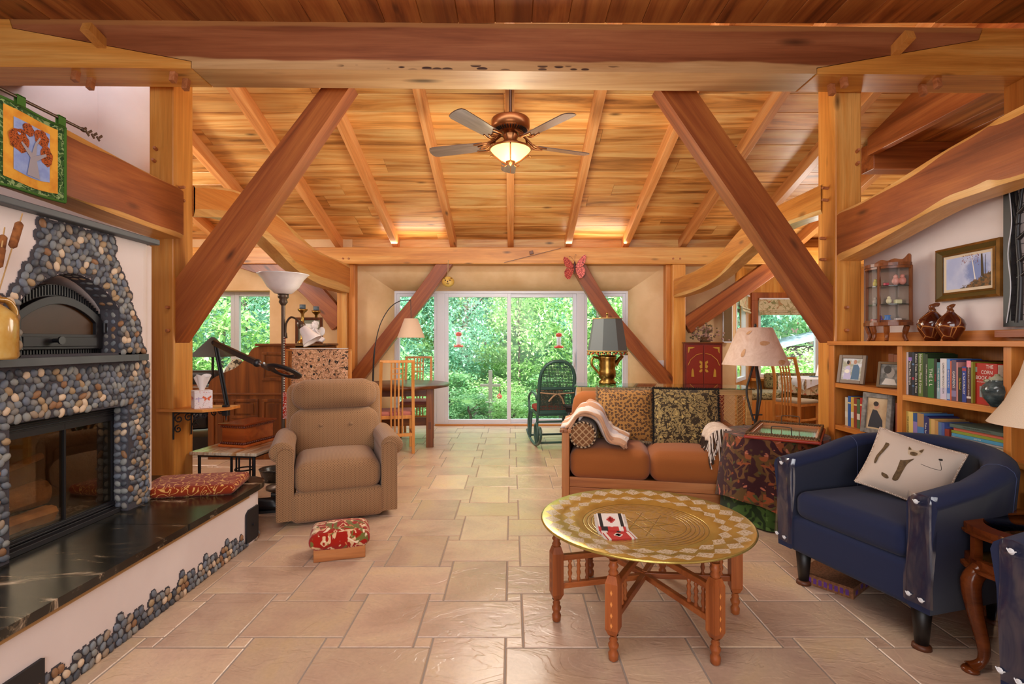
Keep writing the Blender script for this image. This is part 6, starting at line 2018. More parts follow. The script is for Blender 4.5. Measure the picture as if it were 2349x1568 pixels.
# folded rug coasters on the tray
cm_w = plain('cream weave', '#e0d5cb', .95, bump=(300, .4, .002)); cm_r = plain('red weave', '#b8332c', .95, bump=(300, .4, .002)); cm_k = plain('black weave', '#2a211e', .95, bump=(300, .4, .002))
def coaster(x, y, z, rz, tilt, label, main, stripes):
    t = thing('rug_coaster', label, 'coaster', (x, y, z), rz, 'woven rug coasters')
    Mt = Matrix.Rotation(tilt, 4, 'X')
    MB().bx(-.062, .062, -.045, .045, 0, .006, 0, Mt).build('woven_pad', main, t)
    for x0, x1, mt in stripes:
        MB().bx(x0, x1, -.0452, .0452, .0005, .0066, 0, Mt).build('stripe', mt, t)
    m = MB()
    for k in range(16):
        for s_ in (-1, 1): m.bx(s_*.062 if s_ > 0 else -.074, .074 if s_ > 0 else -.062, -.043+k*.0055, -.0415+k*.0055, .002, .004, 0, Mt)
    m.build('fringe', cm_w, t)['kind'] = 'stuff'
    # stepped star
    m = MB()
    for k in range(3):
        h = .022-.008*k; w = .006+.007*k
        m.bx(-w, w, -h, h, .0062, .0068, 0, Mt)
    m.build('star_motif', cm_r if main is cm_w else cm_w, t)
    return t
q = P(1412, 1222, 2.31)
coaster(.475, 2.30, .412, R(8), 0, 'red woven rug coaster lying flat at the front of the pile on the tray', cm_r, [(-.058, -.046, cm_w), (.046, .058, cm_w)])
coaster(.462, 2.365, .420, R(3), R(14), 'red and black rug coaster, second of the pile on the tray', cm_r, [(-.058, -.03, cm_w), (.012, .03, cm_k)])
coaster(.460, 2.385, .431, R(-2), R(16), 'black and red striped rug coaster, third of the pile on the tray', cm_r, [(-.05, -.02, cm_k), (.03, .05, cm_w)])
coaster(.462, 2.41, .443, R(-1), R(20), 'cream rug coaster with black end bands on top of the pile', cm_w, [(-.055, -.040, cm_k), (.040, .055, cm_k)])
# ------------------------------------------------------------------ floor lamp with leaf shade
fl2 = thing('leaf_lamp', 'wrought iron floor lamp with a parchment leaf shade beside the loveseat', 'floor lamp', (2.09, 4.42, 0))
ir = plain('brown wrought iron', '#2e2723', .5)
MB().lathe([(0, 0), (.15, 0), (.15, .012), (.03, .03), (0, .03)], 24).build('base', ir, fl2)
m = MB(); m.tube([(0, 0, .02), (0, 0, .62)], .013, 8)
for k in range(3):
    a = k*2*PI/3 + .4
    m.tube(catmull([(.012*math.cos(a), .012*math.sin(a), .60), (.05*math.cos(a), .05*math.sin(a), .74), (.07*math.cos(a), .07*math.sin(a), .86), (.045*math.cos(a), .045*math.sin(a), .97), (.012*math.cos(a), .012*math.sin(a), 1.09)], 4), .009, 6)
m.tube([(0, 0, 1.08), (0, 0, 1.42)], .008, 6)
m.tube([(-.03, -.0, .655), (.06, 0, .655)], .007, 6)
m.build('iron_stem', ir, fl2)
par = NT('parchment shade'); par.p(.8)
par.base(par.ramp(par.noise(par.coord('Object', (5, 5, 5)), 1.5, 6, .7, 2), [(.35, '#cdb2a0'), (.55, '#d9c2b2'), (.75, '#e2cfc2')]))
MB().lathe([(.268, 1.085), (.135, 1.402), (.132, 1.402), (.264, 1.085)], 40).build('shade', par.m, fl2)
MB().ell((0, 0, 1.42), (.012, .012, .018), 8, 6).build('finial', ir, fl2)
lfm = plain('pressed leaf', '#c99f78', .85, var=(30, '#b98c62', .4, .6))
for az, zz, rot_, L_ in ((-.05-PI/2, 1.27, 0.1, .085), (-.85-PI/2, 1.19, 1.35, .07), (.45-PI/2, 1.115, .15, .09), (-.75-PI/2, 1.36, .7, .05)):
    m = MB(); pts = []
    for k in range(16):
        t = 2*PI*k/16
        u, v = L_/2*math.cos(t)*1.0, L_*.22*math.sin(t)*(1-.3*math.cos(t))
        uu = u*math.cos(rot_) - v*math.sin(rot_); vv = u*math.sin(rot_)+v*math.cos(rot_)
        z = zz+vv; r = .268 + (z-1.085)/(1.402-1.085)*(.135-.268) + .0015
        a = az + uu/r
        pts.append((uu, vv))
    vs_ = []
    for f_ in (1, .66, .33, 0):
        for uu, vv in (pts if f_ else pts[:1]):
            z = zz+vv*f_; r = .268 + (z-1.085)/(1.402-1.085)*(.135-.268) + .0025; a = az + uu*f_/r
            vs_.append((r*math.cos(a), r*math.sin(a), z))
    m.add(vs_, [(16*i+q, 16*i+(q+1) % 16, 16*i+16+(q+1) % 16, 16*i+16+q) for i in range(2) for q in range(16)] + [(32+q, 32+(q+1) % 16, 48) for q in range(16)]); m.build('pressed_leaf', lfm, fl2)

# ------------------------------------------------------------------ side table under floral cloth, wicker tray
TX, TY = 1.93, 3.78
sd = thing('side_table', 'round side table hidden beneath a floral cloth between loveseat and blue armchair', 'table', (TX, TY, 0))
MB().lathe([(0, .585), (.34, .585), (.34, .605), (0, .605)], 32).build('tabletop', M_['dkoakX'], sd)
MB().tube([(0, 0, 0), (0, 0, .585)], .04, 12).lathe([(0, 0), (.2, 0), (.2, .03), (0, .05)], 20).build('pedestal', M_['dkoak'], sd)
def skirt(r0, z0, zb_, amp, nf, flare, name, mt, lab, lift=None):
    m = MB()
    m.grid(lambda u, v: (r0*v*math.cos(2*PI*u), r0*v*math.sin(2*PI*u), z0), 72, 3, closed_u=True)
    def f(u, v):
        a = 2*PI*u
        bot = zb_ + (lift(a) if lift else 0)
        r = r0 + v*flare + amp*v*math.sin(nf*a)*(.6+.4*math.sin(3*a+1))
        return (r*math.cos(a), r*math.sin(a), z0 - (z0-bot)*v)
    m.grid(f, 144, 10, closed_u=True, flip=True)
    o = m.build(name, mt, loc=(TX, TY, 0))
    return tag(o, lab, 'tablecloth')
skirt(.345, .6075, .012, .018, 11, .03, 'under_cloth', M_['greenfloral'], 'dark green leafy under-cloth reaching the floor beneath the floral cloth')
skirt(.352, .612, .13, .022, 9, .05, 'floral_cloth', M_['floral'], 'burgundy floral cloth draped over the round side table', lambda a: .05*math.sin(a*2+.6))
ty = thing('wicker_tray', 'rectangular wicker serving tray with red bamboo trim on the floral side table', 'tray', (1.98, 3.715, .614), R(-33.5))
wick = plain('brown wicker', '#7b5c38', .8, var=(160, '#4e3820', .4, .6), bump=(160, .8, .006))
MB().bx(-.19, .19, -.29, .29, .004, .012).build('tray_base', plain('mottled glass print', '#9a8a68', .12, spec=.6, var=(7, '#6c5a3c', .35, .65)), ty)
m = MB()
for (x0, x1, y0, y1) in ((-.215, .215, -.315, -.288), (-.215, .215, .288, .315), (-.215, -.188, -.288, .288), (.188, .215, -.288, .288)): m.bx(x0, x1, y0, y1, .0, .030)
m.build('inner_rim', M_['sofaX'], ty, bevel=.003)
m = MB()
pr = [(-.215, -.315), (.215, -.315), (.215, .315), (-.215, .315), (-.215, -.315)]
for i in range(4):
    for k in range(26):
        a, b = Vector(pr[i]), Vector(pr[i+1]); t = k/26
        p0, p1 = a.lerp(b, t), a.lerp(b, t+.06)
        m.tube([(p0.x, p0.y, .034), ((p0.x+p1.x)/2, (p0.y+p1.y)/2, .043), (p1.x, p1.y, .030)], .007, 5, cap=False)
m.build('wicker_rim', wick, ty)['kind'] = 'stuff'
redb = plain('red bamboo', '#a33424', .45)
m = MB()
for (p, q) in ((pr[0], pr[1]), (pr[1], pr[2]), (pr[2], pr[3]), (pr[3], pr[0])): m.tube([(p[0]*1.03, p[1]*1.02, .010), (q[0]*1.03, q[1]*1.02, .010)], .011, 8)
m.build('bamboo_trim', redb, ty)
for s_ in (-1, 1):
    MB().tube(catmull([(-.06, s_*.30, .03), (-.06, s_*.30, .085), (-.045, s_*.30, .095), (.045, s_*.30, .095), (.06, s_*.30, .085), (.06, s_*.30, .03)], 3), .004, 6).build('handle', M_['bronze'], ty)

# ------------------------------------------------------------------ blue tub armchairs
NV = M_['denim']
plast = NT('clear vinyl guard'); plast.p(.12)
tr_ = plast.n('ShaderNodeBsdfTransparent'); gl_s = plast.n('ShaderNodeBsdfGlossy'); gl_s.inputs['Roughness'].default_value = .12
mx_ = plast.n('ShaderNodeMixShader'); tr_.inputs[0].default_value = (.86, .86, .88, 1)
nz = plast.noise(plast.coord('Object', (20, 20, 6)), 1.0, 3, .6, 1)
plast.l(plast.ramp(nz, [(.35, .05), (.7, .22)]), mx_.inputs[0]); plast.l(tr_.outputs[0], mx_.inputs[1]); plast.l(gl_s.outputs[0], mx_.inputs[2]); plast.l(mx_.outputs[0], plast.out.inputs[0])
def tub_chair(loc, rz, label):
    t = thing('tub_armchair', label, 'armchair', loc, rz, 'blue tub armchairs')
    # local: faces -y; shell is a U in plan
    Wd, Dp, th = .40, .36, .105
    # centre line of the shell from the front of the left arm round the back to the right arm
    cl = [Vector((-(Wd-th/2), -Dp+th*.0, 0)), Vector((-(Wd-th/2)-.005, -.10, 0))]
    n = 16
    R_ = Wd-th/2
    for k in range(n+1):
        a = PI - PI*k/n
        cl.append(Vector((R_*math.cos(a)*1.0, .03 + (Dp-.06)*math.sin(a), 0)))
    cl += [Vector(((Wd-th/2)+.005, -.10, 0)), Vector(((Wd-th/2), -Dp, 0))]
    def hgt(i):
        y = cl[i].y
        return interp(y, [-Dp, -.1, .12, .33], [.665, .70, .765, .80])
    sec = []
    m = MB(); rows = []
    for i, p in enumerate(cl):
        tg = (cl[min(i+1, len(cl)-1)] - cl[max(i-1, 0)]).normalized()
        nr = Vector((tg.y, -tg.x, 0))      # points to the right of travel = inside
        if nr.dot(-p) < 0: nr = -nr
        H = hgt(i)
        r = th/2
        flare = .035
        ring = [p + nr*(r-.0) + Vector((0, 0, .20)), p + nr*r + Vector((0, 0, H-.05))]
        for q in range(7):
            a = PI*q/6
            ring.append(p + nr*(r*math.cos(a)) - nr*flare*.5*(1-math.cos(a))*.5 + Vector((0, 0, H-.05+.05*math.sin(a))))
        ring += [p - nr*(r+flare*.5) + Vector((0, 0, H-.05)), p - nr*(r+.0) + Vector((0, 0, .5)), p - nr*(r-.012) + Vector((0, 0, .19)), p + nr*(r-.01) + Vector((0, 0, .19))]
        rows.append(ring)
    k = len(rows[0])
    vs_ = [v for row in rows for v in row]
    fs = [(i*k+q, i*k+(q+1) % k, (i+1)*k+(q+1) % k, (i+1)*k+q) for i in range(len(rows)-1) for q in range(k)]
    m.add(vs_, fs, 0, True); m.add(rows[0], [tuple(range(k))], 0, False); m.add(rows[-1], [tuple(range(k))[::-1]], 0, False)
    m.build('tub_shell', NV, t)
    MB().rbox((0, -.075, .435), (.575, .57, .135), .045, puff=.022).build('seat_cushion', NV, t)
    MB().rbox((0, -.06, .275), (.66, .59, .19), .03).build('seat_box', NV, t)
    lgm = plain('black chair leg', '#151210', .45); cup = plain('brown caster cup', '#5a2e16', .5)
    for x, y in ((-.30, -.28), (.30, -.28), (-.25, .24), (.25, .24)):
        lg_ = MB().lathe([(0, .012), (.024, .012), (.040, .20), (0, .20)], 18, (x, y, 0)).build('leg', lgm, t)
        MB().lathe([(0, 0), (.036, 0), (.034, .014), (.026, .02), (0, .018)], 18, (x, y, 0)).build('caster_cup', cup, lg_)
    seam = plain('lighter blue stitching', '#4a5478', .9)
    for i in (3, len(cl)-4):
        rg = rows[i]; m = MB(); m.tube([rg[q] + (rg[q]-cl[i]-Vector((0, 0, rg[q].z))).normalized()*.0015 for q in range(0, k-2)], .0013, 4); m.build('seam', seam, t)
    # clear vinyl scratch guards on the arm fronts, with twist pins
    for s_ in (-1, 1):
        x = s_*(Wd-th/2)
        m = MB()
        def g(u, v, x=x, s_=s_):
            a = (u-.5)*2
            bulge = .006 + .012*math.sin(v*5+1)*(abs(a)**2)
            yy = -Dp-.006-bulge + .014*max(0, abs(a)-.72)/.28
            return (x + a*(.058), yy + (.012 if v > .93 else 0)*(v-.93)/.07, .22 + .445*v)
        m.grid(g, 18, 16)
        m.build('vinyl_guard', plast.m, t)
        for zz, xx in ((.635, 0), (.245, .02), (.25, -.03)):
            pm_ = MB().ell((x+xx, -Dp-.02, zz), (.010, .004, .010), 12, 6).tube(catmull([(x+xx-.012, -Dp-.02, zz+.006), (x+xx, -Dp-.024, zz-.004), (x+xx+.014, -Dp-.02, zz+.004)], 4), .002, 5)
            pm_.build('twist_pin', plain('clear pin', '#d5d8dc', .2), t)
    return t
n1 = math.atan2(-.28, -.96)
def face(ang): return ang + PI/2        # local -y points along ang
tub_chair((1.90, 2.52, 0), face(n1), 'blue denim tub armchair holding the cat pillow, beside the bookcase')
tub_chair((1.985, 1.33, 0), face(math.atan2(-.22, -.97)), 'blue denim tub armchair cut off by the right edge of the picture')
# cat pillow
cp = thing('cat_pillow', 'cream linen pillow painted with a siamese cat and a fly, in the blue armchair', 'pillow')
cp.matrix_world = at(1.93, 2.50, .665) @ Euler((0, 0, R(-49))).to_matrix().to_4x4() @ Euler((R(-33), R(14), 0)).to_matrix().to_4x4() @ Matrix.Diagonal((.80, .80, .80, 1))
linen = fabric('cream linen', '#bfae9f', '#ccbcad', 600, .25)
pillow_mesh(.44, .40, .14, 18, pinch=.06).build('pillow_cover', linen, cp)
m = MB(); m.tube(pillow_edge(.44, .40, .06), .0065, 6); m.build('rope_piping', plain('brown white rope', '#8d735f', .9, var=(220, '#d8c8b8', .45, .55)), cp)
catb = plain('brown cat paint', '#4f3c24', .85, var=(60, '#6e5636', .4, .7)); catl = plain('pale cat paint', '#b9a488', .85)
def on_pillow(x, z, e=.0008):
    a, b = x/.22, z/.20
    k_ = max(0, (1-abs(a)**2.6)*(1-abs(b)**2.6))**.55
    return (x, -.07*k_ - e, z)
def paint(name, pts, mt, n=3, e=.0014):
    m = MB(); c = Vector((sum(p[0] for p in pts)/len(pts), sum(p[1] for p in pts)/len(pts)))
    out = catmull([(p[0], 0, p[1]) for p in pts + [pts[0]]], n)[:-1]
    rings = [[on_pillow(c.x+(p.x-c.x)*f, c.y+(p.z-c.y)*f, e) for p in out] for f in (1, .75, .5, .25)]
    k_ = len(out); vs_ = [v for r in rings for v in r] + [on_pillow(c.x, c.y, e)]
    fs = [(i*k_+q, i*k_+(q+1) % k_, (i+1)*k_+(q+1) % k_, (i+1)*k_+q) for i in range(3) for q in range(k_)] + [(3*k_+q, 3*k_+(q+1) % k_, 4*k_) for q in range(k_)]
    m.add(vs_, fs); return m.build(name, mt, cp)
paint('painted_tail', [(-.150, .095), (-.128, .09), (-.135, .045), (-.150, -.01), (-.152, -.055), (-.162, -.055), (-.166, -.01), (-.152, .05)], catb)
paint('painted_head', [(-.03, .085), (-.035, .115), (-.012, .10), (.015, .105), (.037, .13), (.036, .095), (.022, .07), (.0, .058), (-.022, .062)], catl)
paint('painted_face', [(-.016, .08), (.0, .088), (.018, .085), (.016, .068), (.0, .06), (-.014, .065)], catb, e=.0018)
paint('painted_ear', [(-.033, .112), (-.03, .09), (-.016, .099)], catb, 2, .0018); paint('painted_ear', [(.036, .127), (.034, .098), (.018, .104)], catb, 2, .0018)
paint('painted_leg', [(-.045, .01), (-.03, .015), (-.005, .03), (.015, .045), (-.005, .0), (-.012, -.06), (-.018, -.115), (-.045, -.12), (-.042, -.06)], catb)
paint('painted_paw', [(-.105, -.10), (-.075, -.105), (-.062, -.12), (-.075, -.128), (-.10, -.118)], catb)
paint('painted_fly', [(.115, .098), (.130, .105), (.135, .097), (.128, .090), (.118, .09)], plain('black paint', '#18130e', .8), 2)
m = MB(); m.tube([on_pillow(.125+.02*math.sin(k*.3)-.012*max(0, k-6)*.9, .085-.012*k+.0006*k*k, .001) for k in range(13)], .0012, 4); m.build('painted_flight_line', plain('black ink', '#18130e', .8), cp)
# cardboard scratcher under the armchair
scr = thing('scratch_pad', 'cardboard cat scratch pad with purple marks lying beneath the blue armchair', 'scratch pad', (1.90, 2.88, 0), R(38))
cb = plain('brown cardboard', '#8a5a3a', .9, var=(90, '#6e4528', .4, .6), bump=(200, .5, .004)); pur = plain('purple print', '#5b2f7a', .8)
MB().bx(-.36, .30, -.13, .13, 0, .055).build('cardboard_block', cb, scr)
m = MB()
for k in range(9): m.bx(-.33+.068*k, -.30+.068*k, -.1308, -.13, .012+.012*(k % 2), .034+.012*(k % 2)); m.bx(-.3605, -.36, -.11+.025*k, -.095+.025*k, .012, .04)
m.build('printed_mark', pur, scr)['kind'] = 'stuff'

# ------------------------------------------------------------------ curio table with glass top, and lamp
cu = thing('curio_table', 'oval walnut curio table with a glass lid and cabriole legs at the right edge', 'display table', (2.16, 1.95, 0), R(-8))
wn = wood('polished walnut', '#4a210c', '#6e3616', '#8a4a20', 'X', across=9, knots=False, rough=.2); 
def oval_ring(rx, ry, w, z0, z1, mt, nm, par, bev=.0):
    m = MB(); n = 48
    for (a_, b_) in ((0, 0),):
        prof = [(0, z0), (0, z1), (w, z1), (w, z0)]
        m.grid(lambda u, v: ((rx - prof[int(round(v*4)) % 4][0])*math.cos(2*PI*u), (ry - prof[int(round(v*4)) % 4][0])*math.sin(2*PI*u), prof[int(round(v*4)) % 4][1]), n, 4, closed_u=True, smooth=False)
    return m.build(nm, mt, par, bevel=bev)
RX, RY = .37, .27
oval_ring(RX, RY, .065, .535, .562, wn, 'lid_rim', cu)
oval_ring(RX+.008, RY+.008, .03, .528, .537, wn, 'moulding', cu)
MB().lathe([(0, .552), (.31, .552), (.31, .556), (0, .556)], 40, sx=1, sy=.205/.31).build('lid_glass', M_['glass_top'], cu)
oval_ring(RX-.005, RY-.005, .028, .40, .437, wn, 'lower_band', cu)
oval_ring(RX+.01, RY+.01, .03, .392, .405, wn, 'base_moulding', cu)
MB().lathe([(0, .408), (.33, .408), (.33, .416), (0, .416)], 40, sx=1, sy=.23/.33).build('display_floor', plain('tan felt', '#b9893c', .9), cu)
m = MB(); m.grid(lambda u, v: ((RX-.015)*math.cos(2*PI*u), (RY-.015)*math.sin(2*PI*u), (.437+.098*v)), 48, 1, closed_u=True); m.build('side_glass', M_['glass'], cu)
for k in range(4):
    a = k*PI/2
    ca, sa = math.cos(a), math.sin(a)
    px_, py_ = (RX-.012)*ca, (RY-.012)*sa
    MB().bx(-.014, .014, -.012, .012, .437, .535, 0, at(px_, py_, 0) @ Matrix.Rotation(a, 4, 'Z')).build('corner_post', wn, cu)
    cl_ = catmull([(px_*.93, py_*.93, .41), (px_*1.05, py_*1.05, .35), (px_*1.02, py_*1.02, .24), (px_*.93, py_*.93, .10), (px_*.95, py_*.95, .04), (px_*1.06, py_*1.06, .012)], 5)
    MB().tube(cl_, [interp(i/(len(cl_)-1), [0, .2, .5, .8, .92, 1], [.030, .034, .024, .016, .020, .026]) for i in range(len(cl_))], 12).lathe([(0, 0), (.028, 0), (.03, .008), (.024, .016), (0, .016)], 14, (px_*1.06, py_*1.06, 0)).build('leg', wn, cu)
for z in (.50, .43): MB().bx(-RX*.74, -RX*.70, -RY*.76, -RY*.70, z, z+.018).build('hinge', M_['brass'], cu)
for x, y, c, lab in ((-.20, -.06, '#5a4a8a', 'small purple stone inside the glass curio table'), (-.16, .05, '#d8d4cc', 'small white shell inside the glass curio table'), (-.24, .02, '#7a8a9a', 'small grey blue stone inside the glass curio table')):
    q = cu.matrix_basis @ Vector((x, y, .424))
    o = MB().ell((0, 0, 0), (.020, .015, .011), 10, 7).ell((.008, .004, .007), (.010, .009, .007), 8, 6).build('trinket', plain('trinket ' + c, c, .3), loc=q); tag(o, lab, 'trinket')
lp_ = thing('table_lamp', 'table lamp with a cream bell shade on the curio table at the right edge', 'table lamp', (2.16, 2.03, .563))
MB().lathe([(0, 0), (.07, 0), (.065, .02), (.025, .05), (.045, .12), (.05, .2), (.02, .28), (.012, .34), (0, .34)], 20).build('base', M_['brass'], lp_)
MB().lathe([(.215, .385), (.16, .47), (.115, .58), (.095, .66), (.093, .66), (.112, .58), (.156, .47), (.21, .385)], 32).build('shade', fabric('cream shade', '#d0bca4', '#dccab4', 400, .1), lp_)

# ------------------------------------------------------------------ bookcase
CB, CBy, CBz = M_['cabX'], M_['cabY'], M_['cabZ']
bk_ = thing('bookcase', 'long low orange oak bookcase along the right wall', 'bookcase', (2.32, 2.5, 0))
def Lb(x0, x1, y0, y1, z0, z1): return (x0-2.32, x1-2.32, y0-2.5, y1-2.5, z0, z1)
XB = 2.625
def bb(nm, mt, *a): return MB().bx(*Lb(*a)).build(nm, mt, bk_, bevel=.002)
bb('top_board', CBy, 2.30, XB, .9, 3.755, 1.258, 1.285)
for (a, b) in ((3.725, 3.752), (3.06, 3.10), (2.39, 2.43), (1.70, 1.74), (.92, .96)): bb('upright', CBz, 2.32, XB, a, b, 0, 1.258)
bb('face_stile', CBz, 2.312, 2.325, 3.695, 3.757, 0, 1.258)
bb('back_panel', CBz, XB-.012, XB, .95, 3.725, .08, 1.258)
bb('shelf', CBy, 2.322, XB-.012, 3.10, 3.725, .955, .988)
bb('shelf', CBy, 2.322, XB-.012, 3.10, 3.725, .655, .688)
bb('shelf', CBy, 2.322, XB-.012, 3.10, 3.725, .38, .41)
bb('shelf', CBy, 2.322, XB-.012, 2.43, 3.06, .935, .968)
bb('shelf', CBy, 2.322, XB-.012, 2.43, 3.06, .565, .595)
bb('shelf', CBy, 2.322, XB-.012, 1.74, 2.39, .955, .985)
bb('shelf', CBy, 2.322, XB-.012, 1.74, 2.39, .70, .73)
bb('shelf', CBy, 2.322, XB-.012, 1.74, 2.39, .475, .505)
bb('bottom_board', CBy, 2.322, XB-.012, .96, 3.725, .06, .09)
bb('plinth', CBy, 2.34, 2.36, .96, 3.725, 0, .06)
bb('splash_board', CBy, XB-.015, XB, 1.62, 3.76, 1.285, 1.345)

pages = plain('book pages', '#d9d0bf', .9, var=(60, '#c8bda8', .4, .6))
_bc = {}
def cover(c):
    if c not in _bc: _bc[c] = plain('book cover ' + c, c, .45)
    return _bc[c]
white = plain('white lettering', '#efeae4', .6); yellow = plain('yellow lettering', '#e3c33a', .6); darkl = plain('dark lettering', '#3a2a1c', .6); redl = plain('red lettering', '#c5283a', .6)
def book(xf, y0, y1, z, h, d, col, label, group, title=None, tsz=None, tm=None, stripes=(), lean=0):
    """upright book: spine faces -X at x=xf, thickness y0..y1 (y1 nearer the far end)"""
    yc = (y0+y1)/2; t = y1-y0
    b = thing('book', label, 'book', (xf, yc, z), 0, group)
    c = .0025
    m = MB(); m.bx(0, d, -t/2, -t/2+c, 0, h); m.bx(0, d, t/2-c, t/2, 0, h); m.bx(0, c, -t/2+c, t/2-c, 0, h)
    m.build('cover', cover(col), b)
    MB().bx(c, d-.004, -t/2+c, t/2-c, .003, h-.004).build('pages', pages, b)
    for z0, z1, cc in stripes:
        MB().bx(-.0006, .002, -t/2+.0004, t/2-.0004, z0*h, z1*h).build('spine_band', cover(cc), b)
    if title:
        # local text x -> world -z, text y -> world +... spine normal -x
        Mx = Matrix.Translation((-.0012, 0, h*.52)) @ Matrix(((0, 0, -1, 0), (0, -1, 0, 0), (-1, 0, 0, 0), (0, 0, 0, 1)))
        sz = tsz or t*.7
        o = text(title, sz, tm or white, b, Mx)
        w_ = max(v.co.x for v in o.data.vertices) - min(v.co.x for v in o.data.vertices)
        if w_*sz > h*.9:
            o.matrix_local = Mx @ Matrix.Diagonal((h*.9/w_, sz, 1, 1))
    return b
XS = 2.345
def yp(cx): return XS*F/((2030 + cx*.15307) - 1174.5)     # helper for the measured spine edges
G1 = 'upright books on the upper shelf of the middle bay'
Zs = .9685
rowA = [
 (270, 297, '#d9b98c', .20, 'thin tan book', None, {}),
 (298, 320, '#2f6fb4', .205, 'thin book striped blue and orange', None, dict(stripes=((0, .3, '#c98f2a'), (.34, .55, '#4a9ad8'), (.56, .62, '#b04a6c')))),
 (322, 350, '#e4dfe2', .235, 'thin white book', None, {}),
 (352, 404, '#14141c', .235, 'black book with white script title, left of the two other black spines', 'Plants Made Simple', dict(stripes=((.80, .88, '#8a6cc0'),))),
 (406, 440, '#1f2a3c', .235, 'dark blue book with red and blue specks', None, dict(stripes=((.36, .42, '#a8324a'), (.70, .74, '#5a80a8'), (.2, .24, '#4a6a90')))),
 (442, 498, '#101218', .232, 'wide black book with faint white titles', 'Native Trees, Shrubs & Vines', {}),
 (500, 570, '#56702c', .232, 'olive green book about ferns and mosses', 'Native Ferns, Moss & Grasses', {}),
 (572, 604, '#243a20', .230, 'narrow dark green book', None, {}),
 (606, 640, '#2a3a22', .226, 'dark green book titled in capitals beside the big green book', 'THE LIVING LANDSCAPE', {}),
 (642, 734, '#2f6a2c', .205, 'broad leaf green book with big white letters', 'THE L L', dict(tsz=.03)),
 (736, 778, '#15120f', .205, 'black book with a red italic title', 'Orchids', dict(tm='red')),
 (780, 826, '#4f8a92', .185, 'teal book on wild gardens', 'THE WILD GARDEN', dict(stripes=((0, .3, '#8ab0bc'),))),
 (828, 924, '#dcd9dc', .205, 'broad white book titled garden revolution', 'GARDEN REVOLUTION', dict(tm='dark', tsz=.016, stripes=((.02, .28, '#cfc9e0'),))),
 (930, 976, '#3b6fc0', .205, 'bright blue book', 'ARCHITECTURE', dict(stripes=((.02, .16, '#a8c0e0'), (.75, .98, '#6aa0e0')))),
 (978, 996, '#d4602c', .195, 'thin orange book', None, {}),
 (998, 1068, '#5a4a66', .20, 'mottled purple book', 'GARDENS', dict(stripes=((.1, .25, '#8a80a8'), (.4, .5, '#3f4a6c')))),
 (1070, 1094, '#c98a86', .19, 'thin salmon pink book', None, {}),
 (1096, 1154, '#171512', .165, 'black book with a yellow title', 'Go Native!', dict(tm='yellow', tsz=.014)),
 (1156, 1216, '#2a3f94', .17, 'royal blue book with a red top band', 'A NATURALIST', dict(stripes=((.88, .96, '#b03040'),))),
 (1224, 1290, '#4a1a16', .20, 'maroon book with a pink tab, about planting', 'PLANTING IN A POST-WILD WORLD', dict(stripes=((.84, 1.0, '#f08aa0'), (.1, .15, '#e4dcd8')), tsz=.010)),
 (1292, 1314, '#8a8a2c', .195, 'thin olive yellow book beside the big red book', None, {}),
]
tmm = {'red': redl, 'yellow': yellow, 'dark': darkl}
for i, (a, b, c, h, lab, ti, kw) in enumerate(rowA):
    kw = dict(kw)
    if isinstance(kw.get('tm'), str): kw['tm'] = tmm[kw['tm']]
    h = h*1.07 if i < 11 else h*1.08
    book(XS, yp(b), yp(a), Zs, h, .17, c, lab + ', upper middle shelf', G1, ti, **kw)
# big red book, front cover turned to the room
rb = thing('book', 'big red book facing outwards, with large white title, beside the ceramic jar', 'book', (2.35, 2.555, Zs), R(-8), G1)
MB().bx(0, .035, -.075, .075, 0, .205).build('cover', cover('#b3261f'), rb); MB().bx(.003, .032, -.0755, -.0745, .004, .2).build('pages', pages, rb)
MB().bx(-.0006, .0, .073, .0755, 0, .205).build('spine_band', cover('#8c1a16'), rb)
def fM(y, z): return Matrix.Translation((-.0012, y, z)) @ Matrix(((0, 0, -1, 0), (-1, 0, 0, 0), (0, 1, 0, 0), (0, 0, 0, 1)))
for s_, y, z, sz in (('THE', -.03, .188, .026), ('CORN', -.012, .160, .026), ('BOOK O', .008, .132, .026), ('A Compendium', .018, .112, .011)):
    text(s_, sz, white, rb, fM(y, z))
MB().bx(-.0010, 0, -.035, .035, .035, .09).build('cover_picture', cover('#8f9aa0'), rb); MB().bx(-.0010, 0, .052, .070, .160, .185).build('cover_picture', cover('#98a89a'), rb)
# jar and figurine in front
jr = thing('ceramic_jar', 'round grey green ceramic jar in front of the big red book', 'jar', (2.335, 2.475, .9685))
glz2 = NT('grey green glaze'); glz2.p(.12, spec=.6)
glz2.base(glz2.ramp(glz2.noise(glz2.coord('Object', (20, 20, 30)), 1.0, 4), [(.35, '#2f3c40'), (.6, '#53666a'), (.75, '#7f9090')]))
MB().lathe([(0, 0), (.026, 0), (.03, .008), (.052, .04), (.060, .075), (.055, .10), (.038, .118), (.03, .125), (.032, .13), (0, .13)], 28).build('jar_body', glz2.m, jr)
MB().lathe([(.032, .128), (.03, .135), (.012, .148), (.010, .155), (0, .158)], 20).ell((-.018, .03, .122), (.014, .02, .010), 10, 6).build('lid', plain('pale grey green glaze', '#a9b09a', .25, var=(30, '#7a8c5a', .5, .6)), jr)
fg_ = thing('ivory_figurine', 'tiny ivory standing figurine beside the ceramic jar', 'figurine', (2.328, 2.436, .9685))
MB().lathe([(0, 0), (.012, 0), (.012, .006), (.008, .02), (.011, .04), (.008, .055), (.004, .06), (0, .06)], 12).ell((0, 0, .066), (.007, .007, .009), 8, 6).tube([(.002, .009, .05), (-.004, .012, .035), (-.008, .005, .03)], .003, 5).build('body', plain('ivory', '#dccfb4', .5), fg_)
